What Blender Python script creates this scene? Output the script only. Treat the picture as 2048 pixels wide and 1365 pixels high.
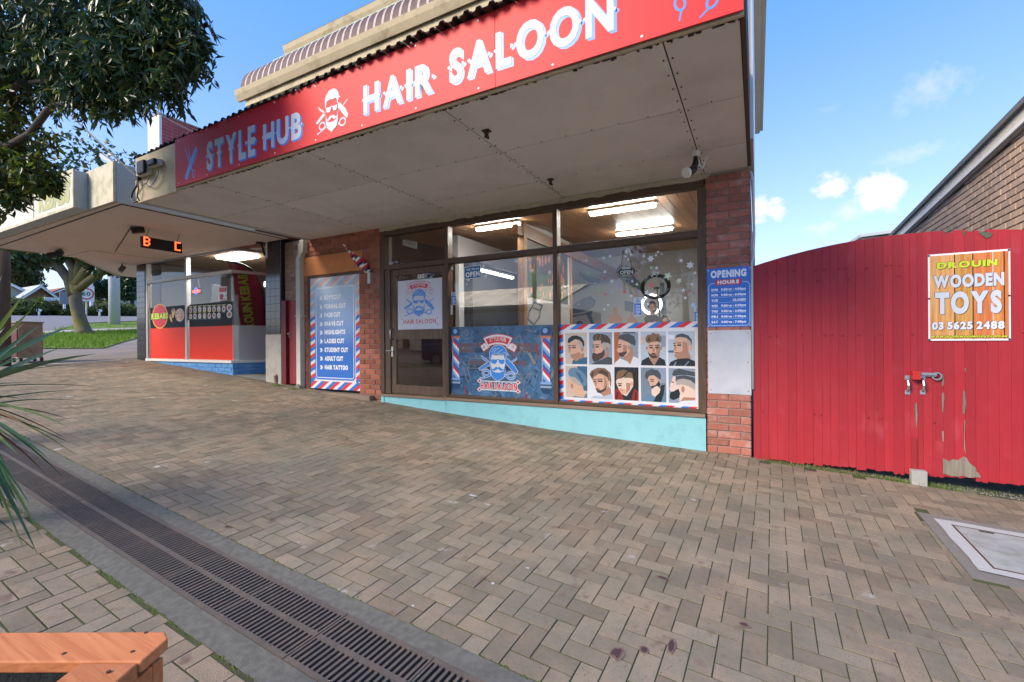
import bpy, bmesh, math, random
import numpy as np
from mathutils import Vector, Matrix
random.seed(7); RNG = np.random.default_rng(7)
S = bpy.context.scene; COL = S.collection
for o in list(bpy.data.objects): bpy.data.objects.remove(o)
# ------------------------------------------------------------------ camera
F, CX, CY, YAW, ROLL, H = 910.2, 1024.0, 682.5, math.radians(28.3), 0.007, 1.45
cyw, syw = math.cos(YAW), math.sin(YAW)
fw = Vector((-syw, cyw, 0)); R0 = Vector((cyw, syw, 0)); U0 = Vector((0, 0, 1))
rt = R0*math.cos(ROLL) - U0*math.sin(ROLL); up = U0*math.cos(ROLL) + R0*math.sin(ROLL)
cam = bpy.data.cameras.new('camera'); camo = bpy.data.objects.new('camera', cam); COL.objects.link(camo)
cam.sensor_width = 36; cam.lens = 36*F/2048; cam.clip_start = 0.05; cam.clip_end = 2000
M = Matrix((rt, up, -fw)).transposed().to_4x4(); M.translation = (0, 0, H); camo.matrix_world = M
S.camera = camo
S.render.engine = 'CYCLES'; S.render.resolution_x = 1024; S.render.resolution_y = 682
S.cycles.max_bounces = 7; S.cycles.transparent_max_bounces = 16; S.cycles.caustics_reflective = False; S.cycles.caustics_refractive = False
S.cycles.sample_clamp_indirect = 6
# ------------------------------------------------------------------ sky, sun, exposure
SUN_EL, SUN_AZ = math.radians(34), math.atan2(-0.55, -0.83)      # low sun behind the camera, a little to the left
w = bpy.data.worlds.new('World'); S.world = w; w.use_nodes = True; w.cycles.sampling_method = 'MANUAL'; w.cycles.sample_map_resolution = 512
nt = w.node_tree; N = nt.nodes; L = nt.links; N.clear()
def wn(t, **k):
    n = N.new(t)
    for a, b in k.items(): setattr(n, a, b)
    return n
def wmath(op, a, b=None, c=None, clamp=False):
    n = wn('ShaderNodeMath', operation=op, use_clamp=clamp)
    for i, v in enumerate((a, b, c)):
        if v is None: continue
        if isinstance(v, (int, float)): n.inputs[i].default_value = v
        else: L.new(v, n.inputs[i])
    return n.outputs[0]
sky = wn('ShaderNodeTexSky', sky_type='NISHITA', sun_disc=False, sun_elevation=SUN_EL, sun_rotation=SUN_AZ, air_density=1.0, dust_density=0.3, ozone_density=3.0)
hs = wn('ShaderNodeHueSaturation'); hs.inputs['Saturation'].default_value = 1.05; tn = wn('ShaderNodeVectorMath', operation='MULTIPLY'); tn.inputs[1].default_value = (1.10, .95, 1.02); L.new(sky.outputs[0], tn.inputs[0]); L.new(tn.outputs[0], hs.inputs['Color'])
gsp = wn('ShaderNodeSeparateXYZ'); gtc = wn('ShaderNodeTexCoord'); L.new(gtc.outputs['Generated'], gsp.inputs[0])
gmr = wn('ShaderNodeMapRange', interpolation_type='SMOOTHSTEP'); L.new(gsp.outputs['Z'], gmr.inputs['Value']); gmr.inputs['From Min'].default_value = -.08; gmr.inputs['From Max'].default_value = .62
grd = wn('ShaderNodeMix', data_type='RGBA'); L.new(gmr.outputs[0], grd.inputs['Factor']); grd.inputs['A'].default_value = (1.15, 1.52, 2.0, 1); grd.inputs['B'].default_value = (.19, .72, 1.98, 1)      # clear winter air: pale blue low down, deep blue overhead
skm = wn('ShaderNodeMix', data_type='RGBA'); skm.inputs['Factor'].default_value = .78; L.new(hs.outputs[0], skm.inputs['A']); L.new(grd.outputs['Result'], skm.inputs['B'])
tc = wn('ShaderNodeTexCoord'); nz = wn('ShaderNodeTexNoise'); nz.inputs['Scale'].default_value = 11; nz.inputs['Detail'].default_value = 9; nz.inputs['Roughness'].default_value = 0.62
L.new(tc.outputs['Generated'], nz.inputs['Vector'])
def pray(x, y):
    u, v = x-CX, y-CY; c, s = math.cos(ROLL), math.sin(ROLL); a = (u*c-v*s)/F; b = -(v*c+u*s)/F
    return Vector((-syw+a*cyw, cyw+a*syw, b))
nz3 = wn('ShaderNodeTexNoise'); nz3.inputs['Scale'].default_value = 34; nz3.inputs['Detail'].default_value = 8; nz3.inputs['Roughness'].default_value = .68; L.new(tc.outputs['Generated'], nz3.inputs['Vector'])
nv = wmath('ADD', wmath('SUBTRACT', nz.outputs['Fac'], 0.5), wmath('MULTIPLY', wmath('SUBTRACT', nz3.outputs['Fac'], 0.5), .55))
tot = None
for (x, y, rx, ry, k, hard) in [(1548, 424, 56, 34, 1.0, 5), (1652, 376, 46, 38, .95, 4.5), (1752, 392, 48, 44, 1.0, 4.5), (1640, 455, 52, 20, .75, 3), (1700, 425, 60, 26, .55, 2.2), (1850, 172, 95, 44, .42, 1.7), (1835, 306, 95, 22, .40, 1.9), (1660, 216, 36, 16, .25, 1.6), (1960, 320, 0, 0, 0, 1), (1870, 415, 40, 20, .9, 3), (60, 520, 190, 60, .65, 1.1), (230, 420, 150, 40, .3, 1.0)]:
    if rx == 0: continue
    d = pray(x, y).normalized(); r = d.cross(U0).normalized(); q = r.cross(d)
    sx = (pray(x+rx, y).normalized()-d).length; sz = (pray(x, y+ry).normalized()-d).length
    def dotn(vec):
        n = wn('ShaderNodeVectorMath', operation='DOT_PRODUCT'); L.new(tc.outputs['Generated'], n.inputs[0]); n.inputs[1].default_value = vec; return n.outputs['Value']
    a = wmath('MULTIPLY', dotn(r), 1/sx); b0 = wmath('MULTIPLY', dotn(q), 1/sz)
    rr = wmath('SQRT', wmath('ADD', wmath('MULTIPLY', a, a), wmath('MULTIPLY', b0, b0)))
    f = wmath('MULTIPLY', wmath('ADD', wmath('SUBTRACT', 0.86, rr), wmath('MULTIPLY', nv, 3.4)), hard*0.5, clamp=True)
    f = wmath('MULTIPLY', wmath('MULTIPLY', f, wmath('GREATER_THAN', dotn(d), 0.3)), k)
    tot = f if tot is None else wmath('MAXIMUM', tot, f)
mx = wn('ShaderNodeMix', data_type='RGBA'); L.new(tot, mx.inputs['Factor']); L.new(skm.outputs['Result'], mx.inputs['A']); mx.inputs['B'].default_value = (1.95, 2.0, 2.1, 1)
bg = wn('ShaderNodeBackground'); bg.inputs['Strength'].default_value = 0.125; L.new(mx.outputs['Result'], bg.inputs['Color'])
L.new(bg.outputs[0], wn('ShaderNodeOutputWorld').inputs['Surface'])
sl = bpy.data.lights.new('sun', 'SUN'); sl.energy = 1.5; sl.angle = math.radians(26); sl.color = (1, 0.85, 0.66)
so = bpy.data.objects.new('sun', sl); COL.objects.link(so)
sd = Vector((math.sin(SUN_AZ)*math.cos(SUN_EL), math.cos(SUN_AZ)*math.cos(SUN_EL), math.sin(SUN_EL)))
so.rotation_euler = sd.to_track_quat('Z', 'Y').to_euler(); so.location = (-6, -12, 14)
vs = S.view_settings; vs.view_transform = 'Standard'; vs.look = 'None'; vs.exposure = 2.1; vs.gamma = 1; vs.use_curve_mapping = False
# ------------------------------------------------------------------ pixel helpers (a pixel of the photograph on a known plane of the place)
def pY(x, y, Y): r = pray(x, y); t = Y/r.y; return Vector((r.x*t, Y, H+r.z*t))
def pX(x, y, X): r = pray(x, y); t = X/r.x; return Vector((X, r.y*t, H+r.z*t))
def pZ(x, y, Z): r = pray(x, y); t = (Z-H)/r.z; return Vector((r.x*t, r.y*t, Z))
def proj(p):
    d = -syw*p[0]+cyw*p[1]
    if d < 0.05: return (-9e9, -9e9, d)
    return (CX+F*(cyw*p[0]+syw*p[1])/d, CY-F*(p[2]-H)/d, d)
YF = 5.7
GX = [(-400, 24.9), (-60, 3.80), (-14, 1.055), (-11.5, .887), (-9.8, .757), (-8.3, .648), (-7.3, .573), (-5.55, .453), (-4.28, .362), (-2.5, .251), (-.5, .163), (2.1, .022), (6, -.22), (400, -22)]
def gz(X, Y):
    for (a, za), (b, zb) in zip(GX, GX[1:]):
        if X <= b: return za+(zb-za)*(X-a)/(b-a)+.035*(Y-YF)
    return -.5
# ------------------------------------------------------------------ objects
def tag(o, label=None, cat=None, group=None, kind=None):
    if label: o['label'] = label
    if cat: o['category'] = cat
    if group: o['group'] = group
    if kind: o['kind'] = kind
    return o
def thing(name, label, cat, loc=(0, 0, 0), group=None):
    o = bpy.data.objects.new(name, None); COL.objects.link(o); o.location = loc; o.empty_display_size = .1
    return tag(o, label, cat, group)
def wloc(o):
    v = Vector((0, 0, 0))
    while o: v += Vector(o.location); o = o.parent
    return v
class B:
    def __init__(s): s.v = []; s.f = []; s.m = []
    def add(s, vs_, fs, mi=0):
        k = len(s.v); s.v += [tuple(q) for q in vs_]; s.f += [tuple(i+k for i in f) for f in fs]; s.m += [mi]*len(fs)
    def box(s, x0, x1, y0, y1, z0, z1, mi=0):
        s.add([(x0,y0,z0),(x1,y0,z0),(x1,y1,z0),(x0,y1,z0),(x0,y0,z1),(x1,y0,z1),(x1,y1,z1),(x0,y1,z1)], [(0,3,2,1),(4,5,6,7),(0,1,5,4),(1,2,6,5),(2,3,7,6),(3,0,4,7)], mi); return s
    def bar(s, a, b, wd, ht, mi=0, upv=(0,0,1)):
        a, b = Vector(a), Vector(b); d = (b-a).normalized(); r = d.cross(Vector(upv))
        if r.length < 1e-4: r = Vector((1, 0, 0))
        r.normalize(); u = r.cross(d); r *= wd/2; u *= ht/2
        s.add([a-r-u, a+r-u, a+r+u, a-r+u, b-r-u, b+r-u, b+r+u, b-r+u], [(0,1,2,3),(7,6,5,4),(0,4,5,1),(1,5,6,2),(2,6,7,3),(3,7,4,0)], mi); return s
    def tube(s, pts, r, n=8, mi=0, caps=True):
        pts = [Vector(p) for p in pts]; k = len(s.v); rs = r if isinstance(r, (list, tuple)) else [r]*len(pts); pr = None
        for i, p in enumerate(pts):
            d = (pts[min(i+1, len(pts)-1)]-pts[max(i-1, 0)]).normalized()
            if pr is None: pr = d.orthogonal().normalized()
            pr = (pr-d*pr.dot(d)).normalized(); q = d.cross(pr)
            for j in range(n):
                t = 2*math.pi*j/n; s.v.append(tuple(p+(pr*math.cos(t)+q*math.sin(t))*rs[i]))
        for i in range(len(pts)-1):
            for j in range(n):
                s.f.append((k+i*n+j, k+i*n+(j+1) % n, k+(i+1)*n+(j+1) % n, k+(i+1)*n+j)); s.m.append(mi)
        if caps:
            s.f.append(tuple(k+j for j in reversed(range(n)))); s.f.append(tuple(k+(len(pts)-1)*n+j for j in range(n))); s.m += [mi, mi]
        return s
    def prism(s, pts, fr, h0, h1, mi=0):      # 2-D outline in a frame, from height h0 to h1
        n = len(pts); a = [fr.p(u, v, h0) for u, v in pts]; b = [fr.p(u, v, h1) for u, v in pts]
        s.add(a+b, [tuple(reversed(range(n))), tuple(range(n, 2*n))]+[(i, (i+1) % n, n+(i+1) % n, n+i) for i in range(n)], mi); return s
    def flat(s, pts, fr, h=0, mi=0):
        s.add([fr.p(u, v, h) for u, v in pts], [tuple(range(len(pts)))], mi); return s
    def sphere(s, c, r, n=10, m=6, mi=0):
        c = Vector(c); rx, ry, rz = r if isinstance(r, (list, tuple)) else (r, r, r); k = len(s.v)
        for i in range(m+1):
            t = math.pi*i/m
            for j in range(n):
                a = 2*math.pi*j/n; s.v.append((c.x+rx*math.sin(t)*math.cos(a), c.y+ry*math.sin(t)*math.sin(a), c.z+rz*math.cos(t)))
        for i in range(m):
            for j in range(n): s.f.append((k+i*n+j, k+(i+1)*n+j, k+(i+1)*n+(j+1) % n, k+i*n+(j+1) % n)); s.m.append(mi)
        return s
    def build(s, name, mats, parent=None, smooth=False, bevel=0, base=None):
        me = bpy.data.meshes.new(name)
        L0 = wloc(parent) if parent else (Vector(base) if base else Vector((0, 0, 0)))
        me.from_pydata([(x-L0.x, y-L0.y, z-L0.z) for x, y, z in s.v] if not parent and base else s.v, [], s.f)
        if not isinstance(mats, (list, tuple)): mats = [mats]
        for m_ in mats: me.materials.append(m_)
        if len(mats) > 1: me.polygons.foreach_set('material_index', s.m)
        if smooth: me.polygons.foreach_set('use_smooth', [True]*len(me.polygons))
        me.update(); o = bpy.data.objects.new(name, me); COL.objects.link(o)
        if parent: o.parent = parent; o.location = -L0
        elif base: o.location = L0
        if bevel:
            bm = o.modifiers.new('bevel', 'BEVEL'); bm.width = bevel; bm.segments = 2; bm.limit_method = 'ANGLE'; bm.harden_normals = False
        return o
class Fr:
    def __init__(s, o, ux, uy):
        s.o = Vector(o); s.x = Vector(ux).normalized(); s.y = Vector(uy).normalized(); s.n = s.x.cross(s.y)
    def p(s, u, v, h=0): return s.o+s.x*u+s.y*v+s.n*h
    def sub(s, u, v, ang=0, h=0):
        c, q = math.cos(ang), math.sin(ang); return Fr(s.p(u, v, h), s.x*c+s.y*q, s.y*c-s.x*q)
FF = lambda Y: Fr((0, Y, 0), (1, 0, 0), (0, 0, 1))      # a plane facing the street at depth Y: (u, v) = (X, Z), normal to the street
# ------------------------------------------------------------------ materials
def srgb(h):
    h = h.lstrip('#'); c = [int(h[i:i+2], 16)/255 for i in (0, 2, 4)]
    return tuple(((x+.055)/1.055)**2.4 if x > .04045 else x/12.92 for x in c)
def col(c): return srgb(c) if isinstance(c, str) else c
ORD = ('first second third fourth fifth sixth seventh eighth ninth tenth eleventh twelfth thirteenth fourteenth fifteenth sixteenth seventeenth eighteenth nineteenth twentieth'.split()+['twenty-'+q for q in 'first second third fourth fifth sixth seventh eighth ninth'.split()]+['thirtieth', 'thirty-first', 'thirty-second', 'thirty-third'])
MC = {}
def mat(name, c, rough=.7, var=.12, scale=6, bump=0, bscale=60, metal=0, spec=.4, c2=None, c2amt=.5, c2scale=2.5, rnd=0, coat=0, emit=None, sheen=0, trans=0):
    """principled surface whose colour wanders with noise; c2 = stains of a second colour; rnd = piece-to-piece change"""
    if name in MC: return MC[name]
    c = col(c); m = bpy.data.materials.new(name); m.use_nodes = True; t = m.node_tree; n = t.nodes; l = t.links
    b = n['Principled BSDF']; b.inputs['Roughness'].default_value = rough; b.inputs['Metallic'].default_value = metal; b.inputs['Specular IOR Level'].default_value = spec
    if coat: b.inputs['Coat Weight'].default_value = coat; b.inputs['Coat Roughness'].default_value = .08
    g = n.new('ShaderNodeNewGeometry'); 
    def noise(sc, det=6, ro=.6):
        q = n.new('ShaderNodeTexNoise'); q.inputs['Scale'].default_value = sc; q.inputs['Detail'].default_value = det; q.inputs['Roughness'].default_value = ro; l.new(g.outputs['Position'], q.inputs['Vector']); return q.outputs['Fac']
    def ma(op, a, b_=None, clamp=False):
        q = n.new('ShaderNodeMath'); q.operation = op; q.use_clamp = clamp
        for i, v in enumerate((a, b_)):
            if v is None: continue
            if isinstance(v, (int, float)): q.inputs[i].default_value = v
            else: l.new(v, q.inputs[i])
        return q.outputs[0]
    fac = ma('ADD', 1-var, ma('MULTIPLY', noise(scale), 2*var))
    if rnd:
        oi = n.new('ShaderNodeObjectInfo'); r = ma('FRACT', ma('ADD', oi.outputs['Random'], g.outputs['Random Per Island']))
        fac = ma('MULTIPLY', fac, ma('ADD', 1-rnd, ma('MULTIPLY', r, 2*rnd)))
    base = None
    if c2 is not None:
        mr = n.new('ShaderNodeMapRange'); l.new(noise(c2scale, 8, .65), mr.inputs['Value']); mr.inputs['From Min'].default_value = 1-c2amt-.12; mr.inputs['From Max'].default_value = 1-c2amt+.12
        x = n.new('ShaderNodeMix'); x.data_type = 'RGBA'; l.new(mr.outputs[0], x.inputs['Factor']); x.inputs['A'].default_value = (*c, 1); x.inputs['B'].default_value = (*col(c2), 1); base = x.outputs['Result']
    vm = n.new('ShaderNodeVectorMath'); vm.operation = 'SCALE'
    if base: l.new(base, vm.inputs[0])
    else: vm.inputs[0].default_value = c
    l.new(fac, vm.inputs['Scale']); l.new(vm.outputs[0], b.inputs['Base Color'])
    if bump:
        bp = n.new('ShaderNodeBump'); bp.inputs['Strength'].default_value = bump; bp.inputs['Distance'].default_value = .01; l.new(noise(bscale, 4), bp.inputs['Height']); l.new(bp.outputs[0], b.inputs['Normal'])
    if emit: b.inputs['Emission Color'].default_value = (*col(c), 1); b.inputs['Emission Strength'].default_value = emit
    if trans:
        tr = n.new('ShaderNodeBsdfTranslucent'); l.new(vm.outputs[0], tr.inputs['Color']); mxs = n.new('ShaderNodeMixShader'); mxs.inputs[0].default_value = trans
        l.new(b.outputs[0], mxs.inputs[1]); l.new(tr.outputs[0], mxs.inputs[2]); l.new(mxs.outputs[0], n['Material Output'].inputs['Surface'])
    MC[name] = m; m.diffuse_color = (*c, 1); return m
def flatm(c, rough=.35, spec=.4, coat=0): return mat('print '+(c if isinstance(c, str) else str(c)), c, rough, var=.03, scale=9, spec=spec, coat=coat)
def glassm(name, gain=1.5, add=.03, tint=(.93, .96, .95), frost=0):
    m = bpy.data.materials.new(name); m.use_nodes = True; t = m.node_tree; n = t.nodes; l = t.links; n.remove(n['Principled BSDF'])
    fr = n.new('ShaderNodeFresnel'); fr.inputs['IOR'].default_value = 1.5
    a = n.new('ShaderNodeMath'); a.operation = 'MULTIPLY_ADD'; a.use_clamp = True; l.new(fr.outputs[0], a.inputs[0]); a.inputs[1].default_value = gain; a.inputs[2].default_value = add
    tp = n.new('ShaderNodeBsdfTransparent'); tp.inputs[0].default_value = (*tint, 1); gl = n.new('ShaderNodeBsdfGlossy'); gl.inputs['Roughness'].default_value = 0.0
    src = tp.outputs[0]
    if frost:
        df = n.new('ShaderNodeBsdfDiffuse'); df.inputs[0].default_value = (.75, .8, .85, 1); mf = n.new('ShaderNodeMixShader'); mf.inputs[0].default_value = frost; l.new(tp.outputs[0], mf.inputs[1]); l.new(df.outputs[0], mf.inputs[2]); src = mf.outputs[0]
    mx_ = n.new('ShaderNodeMixShader'); l.new(a.outputs[0], mx_.inputs[0]); l.new(src, mx_.inputs[1]); l.new(gl.outputs[0], mx_.inputs[2]); l.new(mx_.outputs[0], n['Material Output'].inputs['Surface'])
    return m
def woodm(name, c, c2, rough=.6, axis='X', sc=1.0, spec=.4, bump=.3):
    if name in MC: return MC[name]
    m = bpy.data.materials.new(name); m.use_nodes = True; t = m.node_tree; n = t.nodes; l = t.links; b = n['Principled BSDF']; b.inputs['Roughness'].default_value = rough; b.inputs['Specular IOR Level'].default_value = spec
    g = n.new('ShaderNodeNewGeometry'); mp = n.new('ShaderNodeMapping'); l.new(g.outputs['Position'], mp.inputs['Vector'])
    s_ = {'X': (1.2, 22, 22), 'Y': (22, 1.2, 22), 'Z': (22, 22, 1.2)}[axis]; mp.inputs['Scale'].default_value = tuple(q*sc for q in s_)
    oi = n.new('ShaderNodeObjectInfo'); q = n.new('ShaderNodeTexNoise'); q.noise_dimensions = '4D'; l.new(oi.outputs['Random'], q.inputs['W']); q.inputs['Scale'].default_value = 2.2; q.inputs['Detail'].default_value = 7; q.inputs['Distortion'].default_value = .8; l.new(mp.outputs[0], q.inputs['Vector'])
    x = n.new('ShaderNodeMix'); x.data_type = 'RGBA'; x.inputs['A'].default_value = (*col(c), 1); x.inputs['B'].default_value = (*col(c2), 1)
    mr = n.new('ShaderNodeMapRange'); l.new(q.outputs['Fac'], mr.inputs['Value']); mr.inputs['From Min'].default_value = .32; mr.inputs['From Max'].default_value = .68; l.new(mr.outputs[0], x.inputs['Factor'])
    vm = n.new('ShaderNodeVectorMath'); vm.operation = 'SCALE'; l.new(x.outputs['Result'], vm.inputs[0]); a = n.new('ShaderNodeMath'); a.operation = 'MULTIPLY_ADD'; l.new(oi.outputs['Random'], a.inputs[0]); a.inputs[1].default_value = .25; a.inputs[2].default_value = .87; l.new(a.outputs[0], vm.inputs['Scale'])
    l.new(vm.outputs[0], b.inputs['Base Color']); bp = n.new('ShaderNodeBump'); bp.inputs['Strength'].default_value = bump; bp.inputs['Distance'].default_value = .004; l.new(q.outputs['Fac'], bp.inputs['Height']); l.new(bp.outputs[0], b.inputs['Normal'])
    MC[name] = m; return m
def ramp2(name, ca, cb, axis, lo, hi, rough=.4):      # a print whose ink fades from one colour to another
    m = bpy.data.materials.new(name); m.use_nodes = True; t = m.node_tree; n = t.nodes; l = t.links; b = n['Principled BSDF']; b.inputs['Roughness'].default_value = rough
    g = n.new('ShaderNodeNewGeometry'); sp_ = n.new('ShaderNodeSeparateXYZ'); l.new(g.outputs['Position'], sp_.inputs[0]); mr = n.new('ShaderNodeMapRange'); l.new(sp_.outputs[axis], mr.inputs['Value']); mr.inputs['From Min'].default_value = lo; mr.inputs['From Max'].default_value = hi
    x = n.new('ShaderNodeMix'); x.data_type = 'RGBA'; x.inputs['A'].default_value = (*col(ca), 1); x.inputs['B'].default_value = (*col(cb), 1); l.new(mr.outputs[0], x.inputs['Factor']); l.new(x.outputs['Result'], b.inputs['Base Color']); return m
# ------------------------------------------------------------------ lettering: glyph outlines of the built-in font, laid out by hand
GL = {}
def glyph(ch, wt):
    k = (ch, wt)
    if k not in GL:
        cu = bpy.data.curves.new('g', 'FONT'); cu.body = ch; cu.size = 1; cu.offset = wt; cu.resolution_u = 4; o = bpy.data.objects.new('g', cu); COL.objects.link(o)
        dg = bpy.context.evaluated_depsgraph_get(); me = bpy.data.meshes.new_from_object(o.evaluated_get(dg))
        v = [(a.co.x, a.co.y) for a in me.vertices]; f = [tuple(p.vertices) for p in me.polygons]
        bpy.data.objects.remove(o); bpy.data.curves.remove(cu); bpy.data.meshes.remove(me)
        xs = [a for a, _ in v] or [0, .28]; GL[k] = (v, f, min(xs), max(xs))
    return GL[k]
for ch_ in 'ABCDEFGHIKLMNOPRSTUVWXY0123456789abdehiklmnorstuwyJ%:.-\'»,': 
    for wt_ in (0, .02, .04, .06): glyph(ch_, wt_)
def text(bb, fr, st, u0, u1, v0, v1, wt=.03, h=.001, mi=0, gap=.07, arc=0, shear=0, spur=0, mono=False):
    """lay the string into the box u0..u1 x v0..v1 (cap height fills v0..v1)"""
    wt = min((0, .02, .04, .06), key=lambda q: abs(q-wt)); x = 0; pl = []
    for ch in st:
        if ch == ' ': x += .26; continue
        g = glyph(ch, wt); pl.append((g, x-g[2], ch)); x += g[3]-g[2]+gap
    W = x-gap; su = (u1-u0)/W; ch_ = glyph('H', wt); hs_ = [q for _, q in ch_[0]]; b0, b1 = min(hs_), max(hs_); sv = (v1-v0)/(b1-b0)
    for g, dx, ch in pl:
        def T(a, q):
            U = (a+dx)*su; V = (q-b0)*sv; t = U/(u1-u0)-.5
            return fr.p(u0+U+shear*V, v0+V-arc*4*t*t, h)
        bb.add([T(a, q) for a, q in g[0]], g[1], mi)
        if spur:
            for side in (g[2], g[3]):
                for mid in [.5*(b0+b1)]:
                    e = spur*(1 if side == g[3] else -1)/su; k0 = side-(.03 if e > 0 else -.03)
                    if ch in 'TYI': k0 = (g[2]+g[3])/2+(.09 if e > 0 else -.09)
                    if ch == 'A': k0 = side-(.10 if e > 0 else -.10)
                    q_ = .07/sv*(v1-v0)*1.0
                    bb.add([fr.p(u0+(a+dx)*su, v0+(mid+w_-b0)*sv, h-.0004) for a, w_ in ((k0, -q_), (k0+e, -.012), (k0+e, .03), (k0, q_))], [(0, 1, 2, 3)], mi)
def rect(u0, u1, v0, v1): return [(u0, v0), (u1, v0), (u1, v1), (u0, v1)]
def ell(u, v, ru, rv, n=24, a0=0, a1=2*math.pi): return [(u+ru*math.cos(a0+(a1-a0)*i/n), v+rv*math.sin(a0+(a1-a0)*i/n)) for i in range(n+(0 if abs(a1-a0-2*math.pi) < 1e-6 else 1))]
def ring(bb, fr, u, v, ru, rv, t, h, mi=0, n=24):
    a = ell(u, v, ru, rv, n); b_ = ell(u, v, ru-t, rv-t, n)
    for i in range(n): j = (i+1) % n; bb.flat([a[i], a[j], b_[j], b_[i]], fr, h, mi)
def stroke(bb, fr, pts, wd, h, mi=0):
    for (a, b_) in zip(pts, pts[1:]):
        d = Vector((b_[0]-a[0], b_[1]-a[1])); 
        if d.length < 1e-6: continue
        d.normalize(); q = Vector((-d.y, d.x))*wd/2; e = d*wd*.3
        bb.flat([(a[0]-q.x-e.x, a[1]-q.y-e.y), (b_[0]-q.x+e.x, b_[1]-q.y+e.y), (b_[0]+q.x+e.x, b_[1]+q.y+e.y), (a[0]+q.x-e.x, a[1]+q.y-e.y)], fr, h, mi)
def clip(poly, lo, hi, ax):
    for sgn, lim in ((1, lo), (-1, -hi)):
        out = []
        for i in range(len(poly)):
            a, b_ = poly[i-1], poly[i]; da, db = sgn*a[ax]-lim, sgn*b_[ax]-lim
            if (da >= 0) != (db >= 0): t = da/(da-db); out.append((a[0]+(b_[0]-a[0])*t, a[1]+(b_[1]-a[1])*t))
            if db >= 0: out.append(b_)
        poly = out
        if not poly: return []
    return poly
def clipr(poly, u0, u1, v0, v1):
    p = clip(poly, u0, u1, 0); return clip(p, v0, v1, 1) if p else []
def stripes(bb, fr, u0, u1, v0, v1, wdt, slope, h, cols, ph=0):      # slanted barber stripes clipped to a rectangle
    k = 0; x = u0-abs(slope)*(v1-v0)-3*wdt+ph
    while x < u1+abs(slope)*(v1-v0)+wdt:
        q = clipr([(x, v0), (x+wdt, v0), (x+wdt+slope*(v1-v0), v1), (x+slope*(v1-v0), v1)], u0, u1, v0, v1)
        if len(q) > 2: bb.flat(q, fr, h, cols[k % len(cols)])
        x += wdt; k += 1
def offs(p, d):
    n = len(p); ar = sum(p[i-1][0]*p[i][1]-p[i][0]*p[i-1][1] for i in range(n)); sg = 1 if ar > 0 else -1; out = []
    for i in range(n):
        a, b_, c = Vector(p[i-1]), Vector(p[i]), Vector(p[(i+1) % n]); e1 = (b_-a).normalized(); e2 = (c-b_).normalized()
        n1 = Vector((e1.y, -e1.x)); n2 = Vector((e2.y, -e2.x)); m_ = n1+n2
        if m_.length < .3: m_ = n1
        m_ = m_.normalized()*min(1.6, 1/max(.5, m_.normalized().dot(n1))); out.append((b_.x+m_.x*d*sg, b_.y+m_.y*d*sg))
    return out
# ------------------------------------------------------------------ masonry: each brick an object that shares its mesh with others of its size
BM = {}
def brickmesh(dx, dy, dz, m, bev=.006):
    k = (round(dx, 3), round(dy, 3), round(dz, 3), m.name)
    if k not in BM:
        b = B(); e = min(bev, dx*.2, dz*.2)
        # front face is -Y: chamfered towards the street
        b.add([(0,0,0+e),(0,0,0)], [], 0); b = B()
        b.add([(e,0,e),(dx-e,0,e),(dx-e,0,dz-e),(e,0,dz-e),(0,e,0),(dx,e,0),(dx,e,dz),(0,e,dz),(0,dy,0),(dx,dy,0),(dx,dy,dz),(0,dy,dz)],
              [(0,1,2,3),(4,5,1,0),(5,6,2,1),(6,7,3,2),(7,4,0,3),(4,8,9,5),(5,9,10,6),(6,10,11,7),(7,11,8,4)])
        me = bpy.data.meshes.new('brick'); me.from_pydata(b.v, [], b.f); me.materials.append(m); BM[k] = me
    return BM[k]
def bricks(parent, fr, u0, u1, v0, v1, m, holes=(), ln=.23, ht=.076, jt=.010, dep=.07, proud=.012, minz=None, name='brick', limit=None, topf=None, keep=None):
    """stretcher bond in frame fr; returns how many; minz(u) = ground line; limit = (n, key): only the n best become objects, the rest one stuff mesh"""
    c = ht+jt; items = []; row = 0; v = v0
    while v < v1-.02:
        hh = min(ht, v1-v); x = u0-(.5*(ln+jt) if row % 2 else 0)
        while x < u1-.01:
            a, b_ = max(x, u0), min(x+ln, u1); seg = [(a, b_)]
            for (h0, h1, g0, g1) in holes:
                if v+hh*.5 > g0 and v+hh*.5 < g1:
                    ns = []
                    for (p, q) in seg:
                        if q <= h0 or p >= h1: ns.append((p, q))
                        else:
                            if p < h0: ns.append((p, h0-.004))
                            if q > h1: ns.append((h1+.004, q))
                    seg = ns
            for (p, q) in seg:
                if q-p < .025: continue
                if minz and v+hh < minz((p+q)/2): continue
                if topf and v+hh > topf((p+q)/2): continue
                items.append((p, q, v, hh))
            x += ln+jt
        v += c; row += 1
    rot = Matrix((fr.x, -fr.n, fr.y)).transposed().to_4x4()
    objs = items; rest = []
    if limit and len(items) > limit[0]:
        items.sort(key=lambda it: limit[1](fr.p((it[0]+it[1])/2, it[2]))); objs, rest = items[:limit[0]], items[limit[0]:]
    pl = wloc(parent)
    for (p, q, vv, hh) in objs:
        me = brickmesh(round((q-p)*50)/50, dep, hh, m); o = bpy.data.objects.new(name, me); COL.objects.link(o); o.parent = parent
        mw = rot.copy(); sx = (q-p)/(round((q-p)*50)/50); mw = mw @ Matrix.Diagonal((sx, 1, 1, 1)); mw.translation = fr.p(p, vv, proud+random.uniform(-.003, .002))-pl; o.matrix_local = mw
    if rest:
        bb = B()
        for (p, q, vv, hh) in rest:
            bb.prism(rect(p, q, vv, vv+hh), fr, -.02, proud)
        tag(bb.build(name+'_courses', m, parent), kind='stuff')
    return len(items)
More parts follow.
